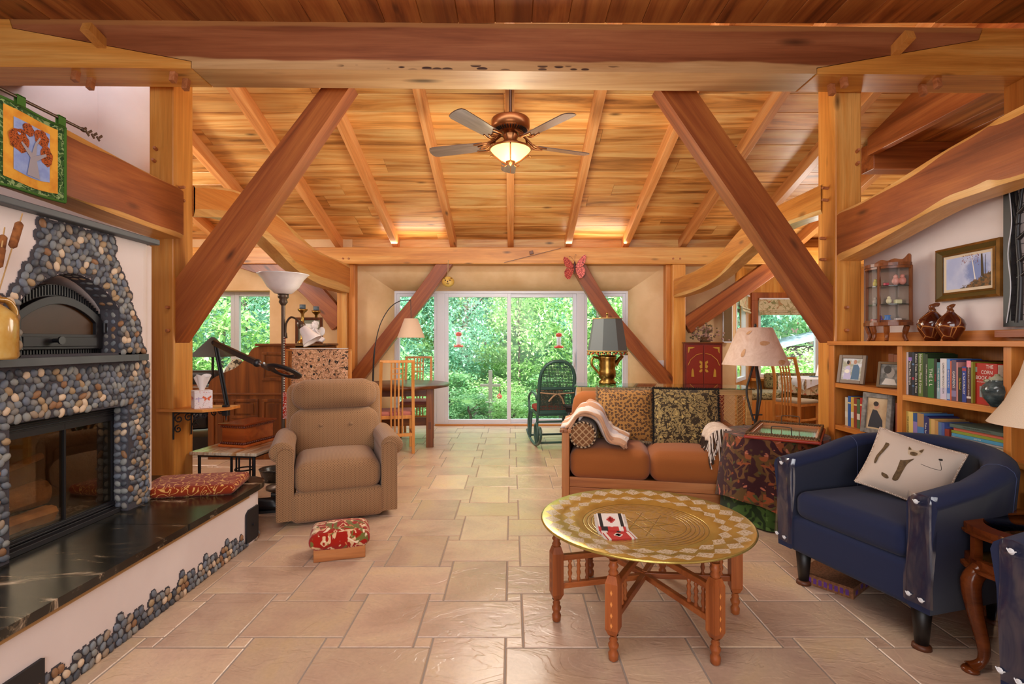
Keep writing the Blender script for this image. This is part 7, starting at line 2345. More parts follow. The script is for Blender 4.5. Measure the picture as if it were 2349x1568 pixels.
# lower shelf of the middle bay
G2 = 'upright books on the lower shelf of the middle bay'
Z2 = .5955
rowB = [
 (275, 420, '#d8c06a', .275, 'broad yellow book of fairy tales', 'THE COMPLETE FAIRY TALES', dict(tm=darkl, tsz=.016)),
 (422, 484, '#8a78b4', .27, 'lilac picture book with blue star corner', None, dict(stripes=((.82, 1.0, '#28528c'), (.2, .45, '#6a8a5a')))),
 (486, 584, '#4a7cb4', .275, 'blue book taped in brown at both ends', None, dict(stripes=((0, .34, '#a07a50'), (.72, 1.0, '#a88558')))),
 (586, 640, '#2a2f68', .265, 'navy book with small white lettering', 'Tales for the Quiet Hour', {}),
 (642, 664, '#3a3460', .262, 'thin indigo book', None, {}),
 (666, 690, '#b09a50', .255, 'thin mustard book', None, {}),
 (692, 746, '#d0a868', .255, 'tan book with a teal lower half and black title', 'Drums', dict(tm=darkl, stripes=((0, .38, '#2c6470'),))),
 (748, 798, '#b88a54', .25, 'brown book with a teal foot', None, dict(stripes=((0, .36, '#2f6a74'),))),
 (800, 848, '#54709c', .245, 'slate blue book', None, dict(stripes=((.0, .25, '#b0a040'),))),
 (850, 892, '#465a9c', .245, 'mid blue book', None, {}),
 (896, 962, '#8a2f20', .215, 'brick red book by the flat pile', "LET'S LOOK AT", dict(tm=darkl)),
]
for a, b, c, h, lab, ti, kw in rowB:
    book(XS, yp(b), yp(a), Z2, h, .17, c, lab + ', lower middle shelf', G2, ti, **kw)
def flatbook(x, y0, y1, z, t, d, col, label, group, title=None, tm=None, tsz=None):
    yc = (y0+y1)/2; w = y1-y0
    b = thing('book', label, 'book', (x, yc, z), rnd.uniform(-.02, .02), group)
    c = .002
    MB().bx(0, d, -w/2, w/2, 0, c).bx(0, d, -w/2, w/2, t-c, t).bx(0, c, -w/2, w/2, c, t-c).build('cover', cover(col), b)
    MB().bx(c, d-.004, -w/2+.004, w/2-.004, c, t-c).build('pages', pages, b)
    if title:
        text(title, tsz or t*.62, tm or white, b, fM(0, t*.48) @ Matrix.Translation((0, 0, 0)))
    return b
G3 = 'picture books lying in the flat pile on the lower shelf'
pile = [('#8a3a24', .012, 'reddish brown'), ('#d8ccb0', .010, 'cream'), ('#c8a23a', .010, 'mustard'), ('#b8b0a0', .012, 'grey'), ('#d9d0b8', .012, 'ivory'), ('#8a9a50', .012, 'moss green'), ('#c04a2c', .013, 'red'), ('#c9b040', .010, 'yellow'), ('#c8532c', .021, 'thick orange red'), ('#d8d2c6', .018, 'pale grey green-cornered'), ('#dcd6ca', .015, 'white'), ('#d8c6a4', .022, 'thick cream nursery'), ('#b8b2b0', .010, 'light grey'), ('#4f9ac0', .015, 'sky blue'), ('#8a9430', .014, 'olive'), ('#d86a50', .016, 'coral'), ('#54665c', .017, 'slate green')]
z = Z2
for i, (c, t, nm) in enumerate(pile):
    pos = 'topmost' if i == len(pile)-1 else ('lowest' if i == 0 else 'number %d from the bottom' % (i+1))
    ti = {16: ('THE FOX, THE PUPPY, THE FROG', darkl), 11: ('Mother Goose Nursery Rhymes', darkl), 13: ('AND THE', white), 9: ('SPIDER', darkl)}.get(i)
    ja = rnd.uniform(-.012, .006)
    flatbook(2.345+rnd.uniform(0, .02), 2.44 + max(0, ja), 2.755 + ja*.8, z, t, .22, c, nm + ' picture book in the flat pile, ' + pos, G3, ti[0] if ti else None, ti[1] if ti else None)
    z += t + .0006
# left bay: old brown volumes, photo frames, mixed books
G4 = 'old brown volumes on the upper shelf of the left bay'
for k in range(5):
    y1 = 3.335 - k*.047
    book(2.44, y1-.045, y1, .9885, .215-.003*k, .14, ('#8a4a2c', '#955433', '#7e4228', '#8f5030', '#84492c')[k], ('first', 'second', 'third', 'fourth', 'fifth')[k] + ' old brown volume from the left on the upper shelf of the left bay', G4, stripes=((.70, .72, '#b98a50'), (.28, .30, '#b98a50')))
G5 = 'mixed books on the lower shelf of the left bay'
cols = [('#c8bca4', 'cream'), ('#2f5a9c', 'blue'), ('#c8a24a', 'mustard'), ('#8a3a2c', 'brick red'), ('#4a6a44', 'green'), ('#b0302a', 'bright red'), ('#c9b48a', 'tan')]
y = 3.66
for k, (c, nm) in enumerate(cols):
    t = .030 if k != 5 else .036
    book(2.37, y-t, y, .6885, .20+.012*((k*3) % 4)/3, .16, c, nm + ' book on the lower shelf of the left bay, beside the grey photo frame', G5, stripes=((.75, .8, '#d8c890'),) if k % 2 else ((.3, .5, '#d8d0c0'),)); y -= t+.0015
for k, (c, nm) in enumerate((('#8f4a34', 'rust'), ('#7a2f26', 'dark red'), ('#a08a6c', 'beige'))):
    book(2.37, 3.145-.035*k, 3.178-.035*k, .6885, .215, .16, c, nm + ' book right of the grey photo frame on the lower shelf', G5)
def photo(loc, rz, w, h, fw, fm, field, label, tilt=R(-10), depth=.02):
    t = thing('photo_frame', label, 'picture frame', loc, rz)
    frame_parts(t, w, h, fw, fm, field, 0, None, depth, tilt)
    return t, Matrix.Rotation(tilt, 4, 'X')
skin = plain('skin print', '#b98a70', .7); dress = plain('lilac dress print', '#c3bede', .7); bluec = plain('blue shirt print', '#56748f', .7); hairc = plain('dark hair print', '#2e2320', .7); greenp = plain('meadow print', '#a8a890', .7, var=(20, '#d8dbe0', .4, .6))
def circ(cx_, cz, rx, rz_, n=12): return [(cx_+rx*math.cos(2*PI*k/n), cz+rz_*math.sin(2*PI*k/n)) for k in range(n)]
gf = plain('grey brown frame', '#7c6a5a', .5)
p_, Mt = photo((2.36, 3.58, .9895), R(-68), .19, .20, .024, gf, greenp, 'grey framed photo of a bride and a man on the upper left shelf')
for nm, pl, mt, e in (('dress_print', [(-.055, .03), (.0, .03), (-.008, .10), (-.02, .125), (-.04, .12)], dress, 0), ('head_print', circ(-.022, .142, .012, .015), skin, .0003), ('hair_print', circ(-.028, .148, .010, .014), hairc, .0005), ('suit_print', [(.0, .03), (.055, .03), (.055, .11), (.04, .135), (.01, .13)], bluec, .0002), ('head_print', circ(.022, .152, .012, .015), skin, .0006), ('bouquet_print', circ(-.03, .085, .018, .014), lw, .0007)):
    flat(nm, pl, -.0128-e, mt, p_, Mt)
p_, Mt = photo((2.38, 3.245, .9895), R(-62), .135, .165, .016, plain('brass brown frame', '#6b563a', .4), plain('grey photo ground', '#8a8a86', .7, var=(25, '#5c5c58', .4, .6)), 'small framed grey portrait photo in front of the brown volumes')
for nm, pl, mt, e in (('head_print', circ(.005, .095, .024, .032), plain('grey skin print', '#9c968e', .7), 0), ('hair_print', circ(-.012, .115, .022, .026), plain('grey hair print', '#3f3d3a', .7), .0003), ('coat_print', [(-.04, .02), (.045, .02), (.03, .055), (-.02, .06)], plain('pale coat print', '#c8c4bc', .7), .0002)):
    flat(nm, pl, -.0128-e, mt, p_, Mt)
p_, Mt = photo((2.345, 3.30, .6895), R(-75), .20, .26, .03, plain('weathered grey frame', '#8a8680', .7, var=(30, '#6c6862', .4, .6)), plain('tan photo ground', '#c9b08c', .7, var=(6, '#a88a66', .4, .6)), 'weathered grey frame with a photo of a man in a dark suit', R(-6), .03)
for nm, pl, mt, e in (('suit_print', [(-.055, .04), (.045, .04), (.04, .09), (.0, .15), (-.03, .155), (-.045, .10)], plain('dark suit print', '#2c2c34', .7), 0), ('head_print', circ(-.005, .18, .018, .022), skin, .0003), ('hair_print', circ(-.010, .192, .018, .016), hairc, .0005)):
    flat(nm, pl, -.019-e, mt, p_, Mt)
for k, (c, nm, ti) in enumerate((('#3f5a9c', 'blue', 'Childhood'), ('#6b5a9c', 'violet', 'TREES'), ('#1a1a1c', 'black', 'SUFFER'))):
    flatbook(2.345, 2.05+.01*k, 2.33+.008*k, .5055+.031*k, .030, .2, c, nm + ' book lying flat behind the curio table, in the right bay', 'books lying in the right bay', ti, white, .018)

# ------------------------------------------------------------------ on top of the bookcase
ca = thing('curio_cabinet', 'small corner curio cabinet with curved glass doors on the bookcase', 'cabinet', (2.49, 3.40, 1.2855), R(-62))
ca.scale = (.80, .80, 1)
wc = wood('cabinet cherry', '#5c2f14', '#7c431e', '#94582c', 'Z', across=12, knots=False, rough=.3)
n = 16
def halfoval(r, ry): return [(r*math.cos(PI+PI*k/n), ry*math.sin(PI+PI*k/n)) for k in range(n+1)]
hw, hd = .165, .15
for z0, z1, e, nm in ((.10, .122, .012, 'base_shelf'), (.485, .505, .004, 'top_board')):
    MB().prism(halfoval(hw+e, hd+e), z0, z1, 'z').build(nm, wc, ca, bevel=.003)
for z in (.235, .355):
    MB().prism(halfoval(hw-.012, hd-.012), z, z+.005, 'z').build('glass_shelf', M_['glass_top'], ca)
m = MB(); c_ = catmull([(-.15, 0, .505), (-.11, 0, .515), (-.05, 0, .54), (0, 0, .53), (.05, 0, .54), (.11, 0, .53), (.15, 0, .56), (.165, 0, .55)], 4)
poly = [(p.x, p.z) for p in c_] + [(.165, .50), (-.15, .50)]
MB().prism(poly, -.02, -.004, 'y').build('crest', wc, ca)
MB().bx(-hw, hw, -.006, .0, .12, .49).build('mirror_back', plain('mirror back', '#a89a90', .12, metal=.6), ca)
for a0 in (PI+.02, PI*1.5, 2*PI-.02):
    x, y = hw*math.cos(a0), hd*math.sin(a0)
    MB().bx(-.011, .011, -.008, .008, .122, .487, 0, at(x*.97, y*.97, 0) @ Matrix.Rotation(a0, 4, 'Z')).build('door_stile', wc, ca)
for (b0, b1) in ((PI+.1, PI*1.5-.08), (PI*1.5+.08, 2*PI-.1)):
    m = MB(); m.grid(lambda u, v: (hw*.985*math.cos(b0+(b1-b0)*u), hd*.985*math.sin(b0+(b1-b0)*u), .125+.36*v), 8, 1); g_ = m.build('curved_glass', M_['glass'], ca)
    for zz in (.128, .475):
        m = MB(); m.grid(lambda u, v: (hw*1.0*math.cos(b0+(b1-b0)*u), hd*1.0*math.sin(b0+(b1-b0)*u), zz-.006+.014*v), 8, 1)
        m.build('door_rail', wc, ca)
for x, y in ((-.14, -.03), (-.05, -.135), (.05, -.135), (.14, -.03)):
    MB().tube(catmull([(x*1.05, y*1.05, .10), (x*.95, y*.95, .06), (x*.92, y*.92, .03), (x*1.04, y*1.04, 0)], 4), [.022]*5+[.017]*4+[.014]*4, 8).build('leg', wc, ca)
def trinket(x, y, z, r, c, lab, kind=0):
    q = ca.matrix_basis @ Vector((x, y, z)); r *= .88
    m = MB()
    if kind == 0: m.ell((0, 0, r), (r*.8, r*.8, r), 10, 8).ell((0, 0, r*2.1), (r*.5, r*.5, r*.55), 8, 6)
    elif kind == 1: m.lathe([(0, 0), (r, 0), (r*.9, r*.3), (r*.5, r*1.2), (r*.7, r*1.6), (0, r*1.7)], 12)
    else: m.rbox((0, 0, r*.6), (r*1.8, r*1.2, r*1.2), r*.25, n=2)
    o = m.build('trinket', plain('trinket glaze ' + c, c, .4), loc=q); tag(o, lab, 'trinket')
T_ = 'inside the curved glass cabinet'
trinket(.075, -.05, .361, .030, '#d8988a', 'pink owl-shaped trinket, left of two on the upper glass shelf ' + T_); trinket(.118, -.04, .361, .030, '#d0887a', 'pink owl-shaped trinket, right of two on the upper glass shelf ' + T_)
trinket(.02, -.08, .361, .018, '#c04a5a', 'small red trinket on the upper glass shelf ' + T_, 2); trinket(-.06, -.08, .361, .022, '#b8a838', 'yellow bird-like trinket on the upper glass shelf ' + T_)
trinket(.04, -.08, .241, .022, '#e4d8b0', 'round cream trinket on the middle glass shelf ' + T_); trinket(.09, -.05, .241, .026, '#d8d4a8', 'pale square trinket on the middle glass shelf ' + T_, 2); trinket(-.06, -.08, .241, .022, '#9a9088', 'grey animal trinket on the middle glass shelf ' + T_)
trinket(.03, -.08, .123, .032, '#4a78b8', 'blue lidded trinket pot on the floor ' + T_, 1); trinket(.09, -.05, .123, .024, '#e0d4cc', 'white box-like trinket on the floor ' + T_, 2); trinket(-.07, -.08, .123, .022, '#c87a7a', 'pink trinket on the floor ' + T_, 2); trinket(-.01, -.10, .123, .018, '#7a5a9c', 'purple trinket on the floor ' + T_)
glb = NT('cracked brown glaze'); glb.p(.1, spec=.7)
e_ = glb.vor(glb.coord('Object', (11, 11, 11)), 1.0, 'DISTANCE_TO_EDGE')
glb.base(glb.mix(glb.ramp(glb.noise(glb.coord('Object'), 9, 2), [(.4, 1.0), (.6, 0.0)]), '#4a1a0a', glb.ramp(e_, [(.008, '#c98a4a'), (.03, '#5a2410'), (.3, '#3a1208')])))
def gourd(loc, s, label, curl):
    t = thing('gourd_vase', label, 'vase', loc)
    MB().lathe([(0, 0), (.05*s, 0), (.062*s, .03*s), (.098*s, .10*s), (.104*s, .14*s), (.09*s, .18*s), (.05*s, .22*s), (.028*s, .245*s), (0, .25*s)], 28).build('vase_body', glb.m, t)
    tp = catmull([(0, 0, .235*s), (0, 0, .265*s), (-.012*s, -.006*s, .285*s), (-.04*s*curl, -.01*s, .30*s), (-.06*s*curl, -.012*s, .298*s)], 4)
    MB().tube(tp, [.026*s]*4+[.02*s]*5+[.017*s]*8, 10).build('stem_neck', plain('brown stem glaze', '#6e3c1c', .25), t)
q1 = P(2143, 772, 2.72)
gourd((2.50, 3.06, 1.2855), .72, 'taller glossy brown gourd-shaped vase, left of the two on the bookcase', -.7)
gourd((2.45, 2.875, 1.2855), .655, 'shorter glossy brown gourd-shaped vase, right of the two on the bookcase', -.35)
# landscape painting on the wall
wp = thing('painting', 'gold framed landscape painting of a birch by misty water on the right wall', 'painting', (2.638, 2.955, 1.525), R(-90))
gold = plain('antique gold frame', '#a87838', .35, metal=.6, var=(12, '#7c5a2a', .35, .65)); olive = plain('olive frame cove', '#5c4a1c', .5)
w, h = .42, .315
m = MB()
def mitre(m, w, h, a, b, y0, y1):
    """one step of a mitred frame: from margin a to margin b, front at y0 outside, y1 inside"""
    o_ = [(-w/2+a, y0, a), (w/2-a, y0, a), (w/2-a, y0, h-a), (-w/2+a, y0, h-a)]
    i_ = [(-w/2+b, y1, b), (w/2-b, y1, b), (w/2-b, y1, h-b), (-w/2+b, y1, h-b)]
    m.add(o_+i_, [(k, (k+1) % 4, 4+(k+1) % 4, 4+k) for k in range(4)])
mitre(m, w, h, 0, 0, 0, -.035); mitre(m, w, h, 0, .014, -.035, -.042); mitre(m, w, h, .038, .050, -.022, -.028)
m.build('gold_frame', gold, wp)
m = MB(); mitre(m, w, h, .014, .038, -.040, -.020); m.build('frame_cove', olive, wp)
m = MB(); mitre(m, w, h, .050, .068, -.024, -.020); m.build('linen_liner', plain('linen liner', '#d8c8ae', .9), wp)
pc = NT('painted misty lake'); pc.p(.6)
sp = pc.n('ShaderNodeSeparateXYZ'); tc = pc.n('ShaderNodeTexCoord'); pc.l(tc.outputs['Object'], sp.inputs[0])
wob = pc.math('MULTIPLY', pc.noise(pc.coord('Object'), 22, 5, .7), .09)
bank = pc.math('SUBTRACT', pc.math('ADD', .062, pc.math('MULTIPLY', pc.math('ADD', sp.outputs['X'], .06), .42)), sp.outputs['Z'])
bank = pc.math('ADD', bank, pc.math('SUBTRACT', wob, .045))
sky = pc.ramp(pc.noise(pc.coord('Object', (6, 6, 5)), 1.4, 4), [(.35, '#c3cbe6'), (.6, '#aab6dc')])
dist_ = pc.math('SQRT', pc.math('ADD', pc.math('POWER', pc.math('SUBTRACT', sp.outputs['X'], .055), 2), pc.math('POWER', pc.math('SUBTRACT', sp.outputs['Z'], .16), 2)))
sky = pc.mix(pc.ramp(pc.math('ADD', dist_, pc.math('SUBTRACT', wob, .045)), [(.05, .9), (.085, 0.0)]), sky, '#7488c0')
col = pc.mix(pc.ramp(bank, [(.0, 0.0), (.006, 1.0)]), sky, pc.ramp(pc.noise(pc.coord('Object'), 70, 4), [(.35, '#2c2a16'), (.5, '#6a4a1c'), (.65, '#8a5a20')]))
pc.base(col)
MB().bx(-w/2+.066, w/2-.066, -.021, -.012, .066, h-.066).build('canvas', pc.m, wp)
pw = plain('birch white paint', '#e8e4e0', .7); pbk = plain('dark bark paint', '#4a3a1c', .7); pred = plain('russet leaf paint', '#8a3a24', .7)
flat('birch_print', [(.045, .11), (.053, .11), (.026, .262), (.022, .262)], -.0216, pw, wp); flat('tree_print', [(.085, .125), (.103, .12), (.094, h-.067), (.084, h-.067)], -.0216, pbk, wp); flat('thin_tree_print', [(.111, .13), (.115, .13), (.113, .24), (.110, .24)], -.0216, pbk, wp)
m = MB(); r_ = random.Random(4)
for k in range(70):
    x, zz = r_.uniform(-.04, .075), r_.uniform(.215, .262) - abs(r_.gauss(0, .012)); s_ = r_.uniform(.0012, .003)
    m.add([(x-s_, -.0219, zz), (x, -.0219, zz-s_), (x+s_, -.0219, zz), (x, -.0219, zz+s_)], [(0, 1, 2, 3)])
m.build('leaf_print', pred, wp)['kind'] = 'stuff'
# black cut-metal tree panel
pn = thing('metal_tree_artwork', 'black metal tree-silhouette panel with small lights on the right wall', 'wall panel', (2.62, 2.70, 1.36), R(-90))
blk = M_['black_metal']
MB().bx(-.012, .03, -.03, 0, 0, .80).bx(.03, .6, -.03, 0, 0, .03).bx(.03, .6, -.03, 0, .77, .80).build('panel_frame', blk, pn)
m = MB()
m.tube(catmull([(.06, -.02, .02), (.07, -.02, .25), (.055, -.02, .5), (.09, -.02, .78)], 5), [.016-.0006*k for k in range(16)], 8)
for z0, dx, dz in ((.25, .10, .12), (.33, .12, .16), (.45, .09, .13), (.52, -.03, .12), (.58, .10, .16), (.62, -.02, .15)):
    m.tube(catmull([(.06, -.02, z0), (.06+dx*.5, -.02, z0+dz*.3), (.06+dx, -.02, z0+dz)], 4), [.012, .011, .010, .009, .008, .007, .006, .005, .005], 6)
m.build('tree_silhouette', blk, pn)
m = MB()
for k in range(14): m.tube([(.0, -.012, .06+.052*k), (.6, -.012, .055+.052*k)], .0015, 4)
m.build('wire_grid', blk, pn)['kind'] = 'stuff'
MB().tube(catmull([(.01, -.034, .02), (.035, -.036, .2), (.02, -.036, .38), (.04, -.036, .55), (.02, -.036, .75)], 6), .0025, 5).build('light_string', plain('clear wire', '#c9ccd2', .3), pn)
MB().bx(-.008, .6, -.08, -.01, -.055, -.02).build('red_ledge', M_['redX'], pn)

# ------------------------------------------------------------------ red cabinet, breakfast nook
rcb = thing('lacquer_cabinet', 'red lacquer cabinet with gilt painted doors by the rear right post', 'cabinet', (2.72, 7.42, 0), R(-6))
rl = plain('red lacquer', '#7c2a1c', .4, var=(6, '#5e2014', .35, .7)); gilt = plain('gilt paint', '#c9a03c', .45, metal=.3)
MB().bx(-.26, .26, -.16, .16, .66, 1.27).build('cabinet_body', rl, rcb, bevel=.004)
MB().bx(-.275, .275, -.175, .175, 1.262, 1.278).build('cabinet_top', M_['dkoakX'], rcb, bevel=.003)
MB().bx(-.30, .30, -.19, .19, .635, .66).bx(-.28, .28, -.17, .17, .40, .635).build('base_chest', rl, rcb, bevel=.004)
for x in (-.25, .25):
    for y in (-.14, .14): MB().bx(x-.025, x+.025, y-.025, y+.025, 0, .40).build('leg', rl, rcb)
for s_ in (-1, 1):
    d_ = MB().bx(min(s_*.004, s_*.235), max(s_*.004, s_*.235), -.172, -.16, .69, 1.235).build('door', plain('red lacquer door', '#8a2c1c', .35), rcb, bevel=.003)
    fy = -.1728
    def gp(nm, pts): return flat(nm, [(s_*x, zz) for x, zz in pts], fy, gilt, d_)
    gp('gilt_scroll', [(.02, 1.0), (.055, 1.02), (.06, .985), (.035, .97), (.06, .94), (.045, .905), (.02, .915)]); gp('gilt_scroll', [(.02, .90), (.05, .89), (.065, .86), (.04, .85), (.02, .87)])
    gp('gilt_corner', [(.215, 1.21), (.12, 1.21), (.15, 1.19), (.19, 1.185), (.20, 1.14), (.215, 1.12)])
    gp('gilt_figure', [(.13, .79), (.17, .79), (.165, .88), (.15, .91), (.138, .88)])
    m = MB(); m.tube([(s_*.02, fy, 1.12), (s_*.10, fy, 1.10), (s_*.18, fy, 1.03), (s_*.215, fy, .95)], .004, 5); m.build('gilt_arch', gilt, d_)
df = thing('dried_flowers', 'bunch of dried pink and brown flowers on the red lacquer cabinet', 'dried flowers', (2.78, 7.40, 1.2785))
r_ = random.Random(8); m = MB(); m2 = MB()
for k in range(130):
    a = r_.uniform(0, 6.28); rr_ = abs(r_.gauss(0, .13)); z_ = r_.uniform(.03, .28)*(1-rr_*1.6)
    p = (rr_*math.cos(a), rr_*math.sin(a)*.7, max(.02, z_))
    (m if k % 2 else m2).ell(p, (.017, .017, .014), 6, 4)
m.build('pink_blossoms', plain('dusty blossom', '#a98478', .95), df)['kind'] = 'stuff'; m2.build('brown_blossoms', plain('brown blossom', '#7a6a4a', .95), df)['kind'] = 'stuff'
MB().lathe([(0, 0), (.07, 0), (.08, .04), (.06, .07), (0, .07)], 16).build('basket', wick, df)
# bench with cushions
bn = thing('window_bench', 'built-in window bench faced with vertical boards in the breakfast nook', 'bench', (4.3, 8.3, 0))
for k in range(17):
    MB().bx(-.85+.15*k, -.703+.15*k, -.40, -.38, .02, .37).build('board', M_['cabZ'], bn, bevel=.003)
MB().bx(-.85, 1.7, -.40, .45, .37, .39).build('bench_top', M_['oakX'], bn)
MB().bx(-.85, -.83, -.38, .45, 0, .37).build('end_panel', M_['cabZ'], bn)
bcm = MB().rbox((0, 0, 0), (2.3, .62, .11), .04, puff=.01)
bcm.v = [(x*(1-.36*(y+.31)/.62), y, z) for x, y, z in bcm.v]
bcu = tag(bcm.build('bench_cushion', contour_mat('mottled moss cloth', lin('#9a8c66'), lin('#5f5636'), 16, 4, .14), loc=(4.72, 8.19, .447)), 'long mottled seat cushion on the window bench', 'cushion')
bcc = tag(MB().rbox((0, 0, 0), (1.0, .12, .26), .05).build('back_cushion', contour_mat('mottled olive cloth', lin('#8c8058'), lin('#4f4a2c'), 16, 4, .14), loc=(4.72, 8.60, .635)), 'mottled olive back cushion leaning under the bay window', 'cushion')
nt = thing('nook_table', 'breakfast table under a floral cloth in the bay', 'table', (4.72, 7.62, 0))
MB().bx(-.55, .55, -.36, .36, .715, .745).build('tabletop', M_['oakX'], nt)
MB().bx(-.05, .05, -.05, .05, .03, .715).bx(-.3, .3, -.25, .25, 0, .03).build('pedestal', M_['oakZ'], nt)
fl_c = contour_mat('cream floral cloth', lin('#c9b494'), lin('#a8805c'), 9, 3, .08, [(8, .6, '#b8664a'), (9, .62, '#7c7a50')])
wht = plain('white table cloth', '#d8d6dc', .9)
m = MB(); 
def cl(u, v, dx=.58, dy=.39, drop=.22):
    a = 2*PI*u; c, s_ = math.cos(a), math.sin(a)
    k_ = 1/max(abs(c), abs(s_)); x, y = dx*c*k_, dy*s_*k_
    return (x*(1+.03*v*math.sin(a*12)), y*(1+.05*v*math.sin(a*12)), .752-drop*v)
m.grid(cl, 96, 4, closed_u=True)
o = m.build('floral_cloth', fl_c, loc=(4.72, 7.62, 0)); tag(o, 'cream floral cloth hanging round the breakfast table', 'tablecloth')
m = MB(); m.bx(-.575, .575, -.385, .385, .7455, .753); m.grid(lambda u, v: (-.585-.02*math.sin(v*3), -.36+.3*u+.02*math.sin(u*20), .752-.17*v*(1-.4*u)), 10, 4); m.grid(lambda u, v: (-.585+.35*u, -.395-.01*math.sin(u*25), .752-.13*v*(1-u)), 10, 4)
tag(m.build('white_cloth', wht, loc=(4.72, 7.62, .001)), 'white top cloth lying askew over the floral cloth in the nook', 'tablecloth')
tb2 = thing('tissue_holder', 'white tissue box on the breakfast table', 'box', (4.62, 7.75, .7545))
MB().bx(-.11, .11, -.06, .06, 0, .012).build('tray', plain('blue slate', '#5a6a78', .5), tb2); m = MB(); m.grid(lambda u, v: ((.05-.03*v)*math.cos(2*PI*u)+.01*v, (.035-.02*v)*math.sin(2*PI*u), .012+.17*v+.012*math.sin(u*19)*v), 20, 5, closed_u=True); m.build('tissue', paper, tb2)
dining_chair((3.98, 7.22, 0), R(180-62), 'tall slat-back chair with a tweed seat at the breakfast table', 'nook chairs', fabric('tweed seat', '#8a7c66', '#b0a088', 300), curved=-.03)
# blinds, window ornaments
fbl = contour_mat('floral blind cloth', lin('#cfc2a0'), lin('#a89a72'), 8, 3, .06, [(7, .6, '#b08a64'), (9, .63, '#8a8a60'), (12, .68, '#b86a50')])
def blind(name, w, h, label, M):
    t = thing('roman_blind', label, 'blind'); t.matrix_world = M
    m = MB(); pf_ = [(0, h), (.0, .10), (-.035, .07), (-.03, .05), (.0, .06), (-.045, .02), (-.035, .0), (0, .01)]
    c = catmull([(p[0], 0, p[1]) for p in pf_], 4)
    m.grid(lambda u, v: (w*u - w/2, c[int(round(v*(len(c)-1)))].x, c[int(round(v*(len(c)-1)))].z), 6, len(c)-1)
    m.build('blind_cloth', fbl, t); MB().bx(-w/2, w/2, -.03, .0, h, h+.025).build('head_rail', M_['vinyl'], t)
blind('b', 1.12, .27, 'floral roman blind drawn up over the front bay window', at(4.83, 8.90, 1.745))
blind('b', .80, .27, 'floral roman blind drawn up over the angled bay window', Mb @ at(.55, -.05, 1.75))
cr = tag(MB().ell((0, 0, 0), (.018, .018, .022), 6, 4).tube([(0, 0, .02), (0, 0, .20)], .0015, 4).build('crystal_drop', M_['chrome'], loc=tuple(P(1830, 741, 8.85))), 'small crystal drop hanging in the bay window', 'ornament')
bo = thing('butterfly_decal', 'small white butterfly hanging in the bay window', 'ornament', tuple(P(1823, 758, 8.86)))
for s_ in (-1, 1):
    m = MB(); m.add([(0, 0, 0), (s_*.05, 0, .05), (s_*.065, 0, .02), (s_*.03, 0, -.005), (s_*.045, 0, -.045), (s_*.01, 0, -.03)], [(0, 1, 2, 3), (0, 3, 4, 5)]); m.build('wing', M_['vinyl'], bo)
wm = thing('wall_mirror', 'tall narrow mirror hung beside the bay, above the red cabinet', 'mirror', (3.20, 7.655, 1.27))
MB().bx(-.07, .07, -.03, 0, 0, .60).build('mirror_frame', M_['vinyl'], wm); MB().bx(-.06, .06, -.034, -.03, .02, .58).build('mirror_glass', plain('mirror', '#aab0ae', .06, metal=.95), wm)
cr_ = MB().prism([(0, 0), (.45, 0), (.45, .20), (.30, .20), (0, .12)], -.01, .01, 'y').build('low_wooden_board', M_['sofaX'], loc=(2.66, 4.62, 0))
cr_.location = (2.73, 4.75, 0)
tag(cr_, 'low pale wooden board standing by the right post at the floor', 'board')
# ------------------------------------------------------------------ ceiling fan
FZ = 2.72
fq = P(1171, 290, 4.60)
fan = thing('ceiling_fan', 'five-bladed copper ceiling fan with a lit glass bowl on a long rod', 'ceiling fan', (fq.x, 4.60, 0))
FZ = fq.z
cop = M_['copper']
ztop = zc(4.60)
MB().tube([(0, 0, FZ+.05), (0, 0, ztop-.02)], .014, 10).lathe([(0, 0), (.06, 0), (.065, .03), (.07, .05), (0, .05)], 20, (0, 0, ztop-.08)).build('downrod', plain('dark bronze rod', '#4a2c1c', .35, metal=.7), fan)
MB().lathe([(0, .085), (.09, .085), (.165, .06), (.172, .05), (.172, -.01), (.16, -.03), (.11, -.055), (.08, -.065), (0, -.065)], 40, (0, 0, FZ)).build('motor_housing', cop, fan)
m = MB()
for k in range(36):
    a = 2*PI*k/36
    m.bar((.115*math.cos(a), .115*math.sin(a), FZ-.056), (.15*math.cos(a), .15*math.sin(a), FZ-.040), .010, .006)
m.build('vent_slot', plain('dark vent', '#1c0f08', .6), fan)['kind'] = 'stuff'
MB().lathe([(.06, -.06), (.07, -.09), (.055, -.12), (.085, -.15), (.09, -.19), (0, -.19)], 28, (0, 0, FZ)).build('switch_housing', cop, fan)
bg = NT('grey brown blade face'); bg.p(.22, spec=.6); bg.base(bg.ramp(bg.noise(bg.coord('Object', (3, 40, 40)), 1.0, 3), [(.3, '#5b4a40'), (.7, '#6e5c50')]))
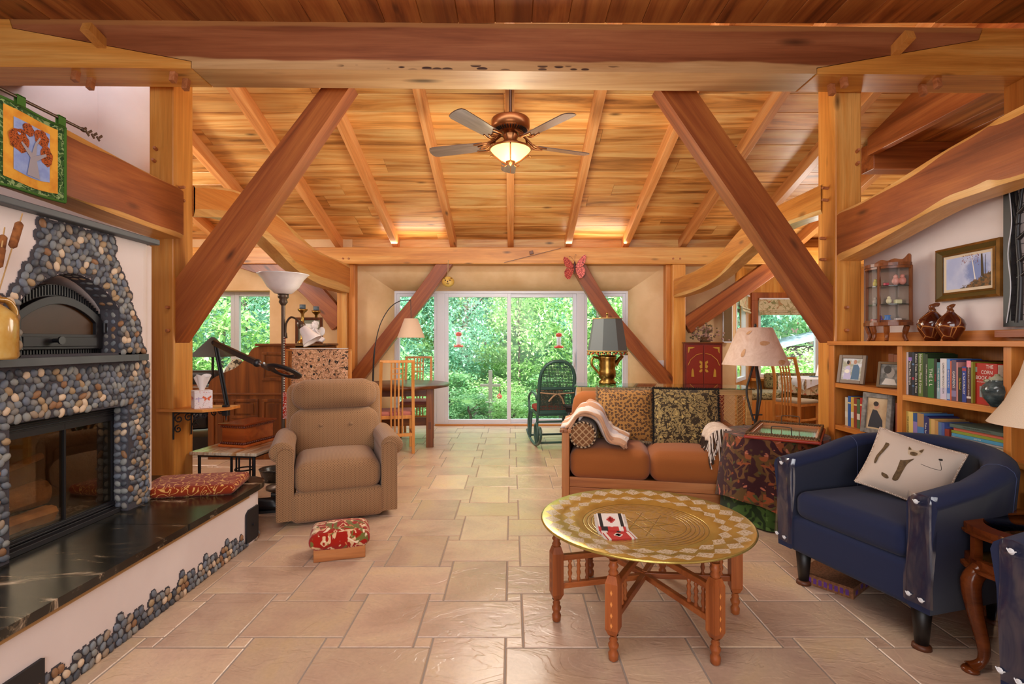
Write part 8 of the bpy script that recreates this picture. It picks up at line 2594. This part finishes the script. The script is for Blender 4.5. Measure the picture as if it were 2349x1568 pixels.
for k in range(5):
    a = R(90 + 72*k + 2)
    Ma = at(0, 0, FZ-.155) @ Matrix.Rotation(a, 4, 'Z') @ Matrix.Rotation(R(12), 4, 'X')
    pl = []
    L0, L1 = .25, .78
    for (x, y) in ((L0, -.062), (.5, -.072), (L1-.05, -.075)): pl.append((x, y))
    for q in range(7): t_ = -PI/2 + PI*q/6; pl.append((L1-.04+.04*math.cos(t_), .075*math.sin(t_) if abs(t_) < 1.3 else .07*math.sin(t_)))
    for (x, y) in ((L1-.05, .075), (.5, .072), (L0, .062)): pl.append((x, y))
    bl = MB().prism(pl, -.004, .004, 'z').build('blade', bg.m, fan, M=Ma)
    m = MB()
    m.bar((.10, 0, .095), (.20, 0, .02), .03, .012).bar((.19, 0, .022), (.28, 0, -.008), .03, .012)
    for s_ in (-1, 1):
        m.tube(catmull([(.15, s_*.01, .05), (.20, s_*.055, .0), (.27, s_*.06, -.010), (.33, s_*.05, -.008)], 4), .008, 6)
        m.tube(catmull([(.18, s_*.005, .03), (.24, s_*.03, -.005), (.30, s_*.02, -.010)], 4), .006, 6)
    m.build('blade_iron', cop, bl)
gw = NT('lit amber glass bowl'); gw.p(.4)
gw.base('#e8b878'); gw.b.inputs['Emission Color'].default_value = lin('#ffb860'); gw.b.inputs['Emission Strength'].default_value = 1.2
MB().lathe([(.175, -.20), (.182, -.205), (.175, -.215), (.15, -.24), (.10, -.285), (.05, -.315), (.0, -.32)], 40, (0, 0, FZ)).build('glass_bowl', gw.m, fan)
MB().lathe([(.09, -.18), (.12, -.182), (.188, -.198), (.19, -.208), (.180, -.214)], 40, (0, 0, FZ)).build('bowl_rim', cop, fan)
m = MB()
for k in range(3):
    a = 2*PI*k/3 - PI/2
    c_, s_ = math.cos(a), math.sin(a)
    m.tube(catmull([(.215*c_, .215*s_, FZ-.235), (.192*c_, .192*s_, FZ-.222), (.16*c_, .16*s_, FZ-.245), (.09*c_, .09*s_, FZ-.302), (.04*c_, .04*s_, FZ-.335), (.07*c_, .07*s_, FZ-.345), (.09*c_, .09*s_, FZ-.33)], 4), .006, 6)
m.lathe([(0, -.355), (.015, -.345), (.04, -.325), (.045, -.315), (0, -.31)], 16, (0, 0, FZ))
m.tube([(0, 0, FZ-.34), (0, 0, FZ-.42)], .003, 5)
m.build('bowl_scrollwork', cop, fan)
lamp('fan_light', 'POINT', (fq.x, 4.60, FZ-.50), 5, (1.0, .80, .52), size=.12)
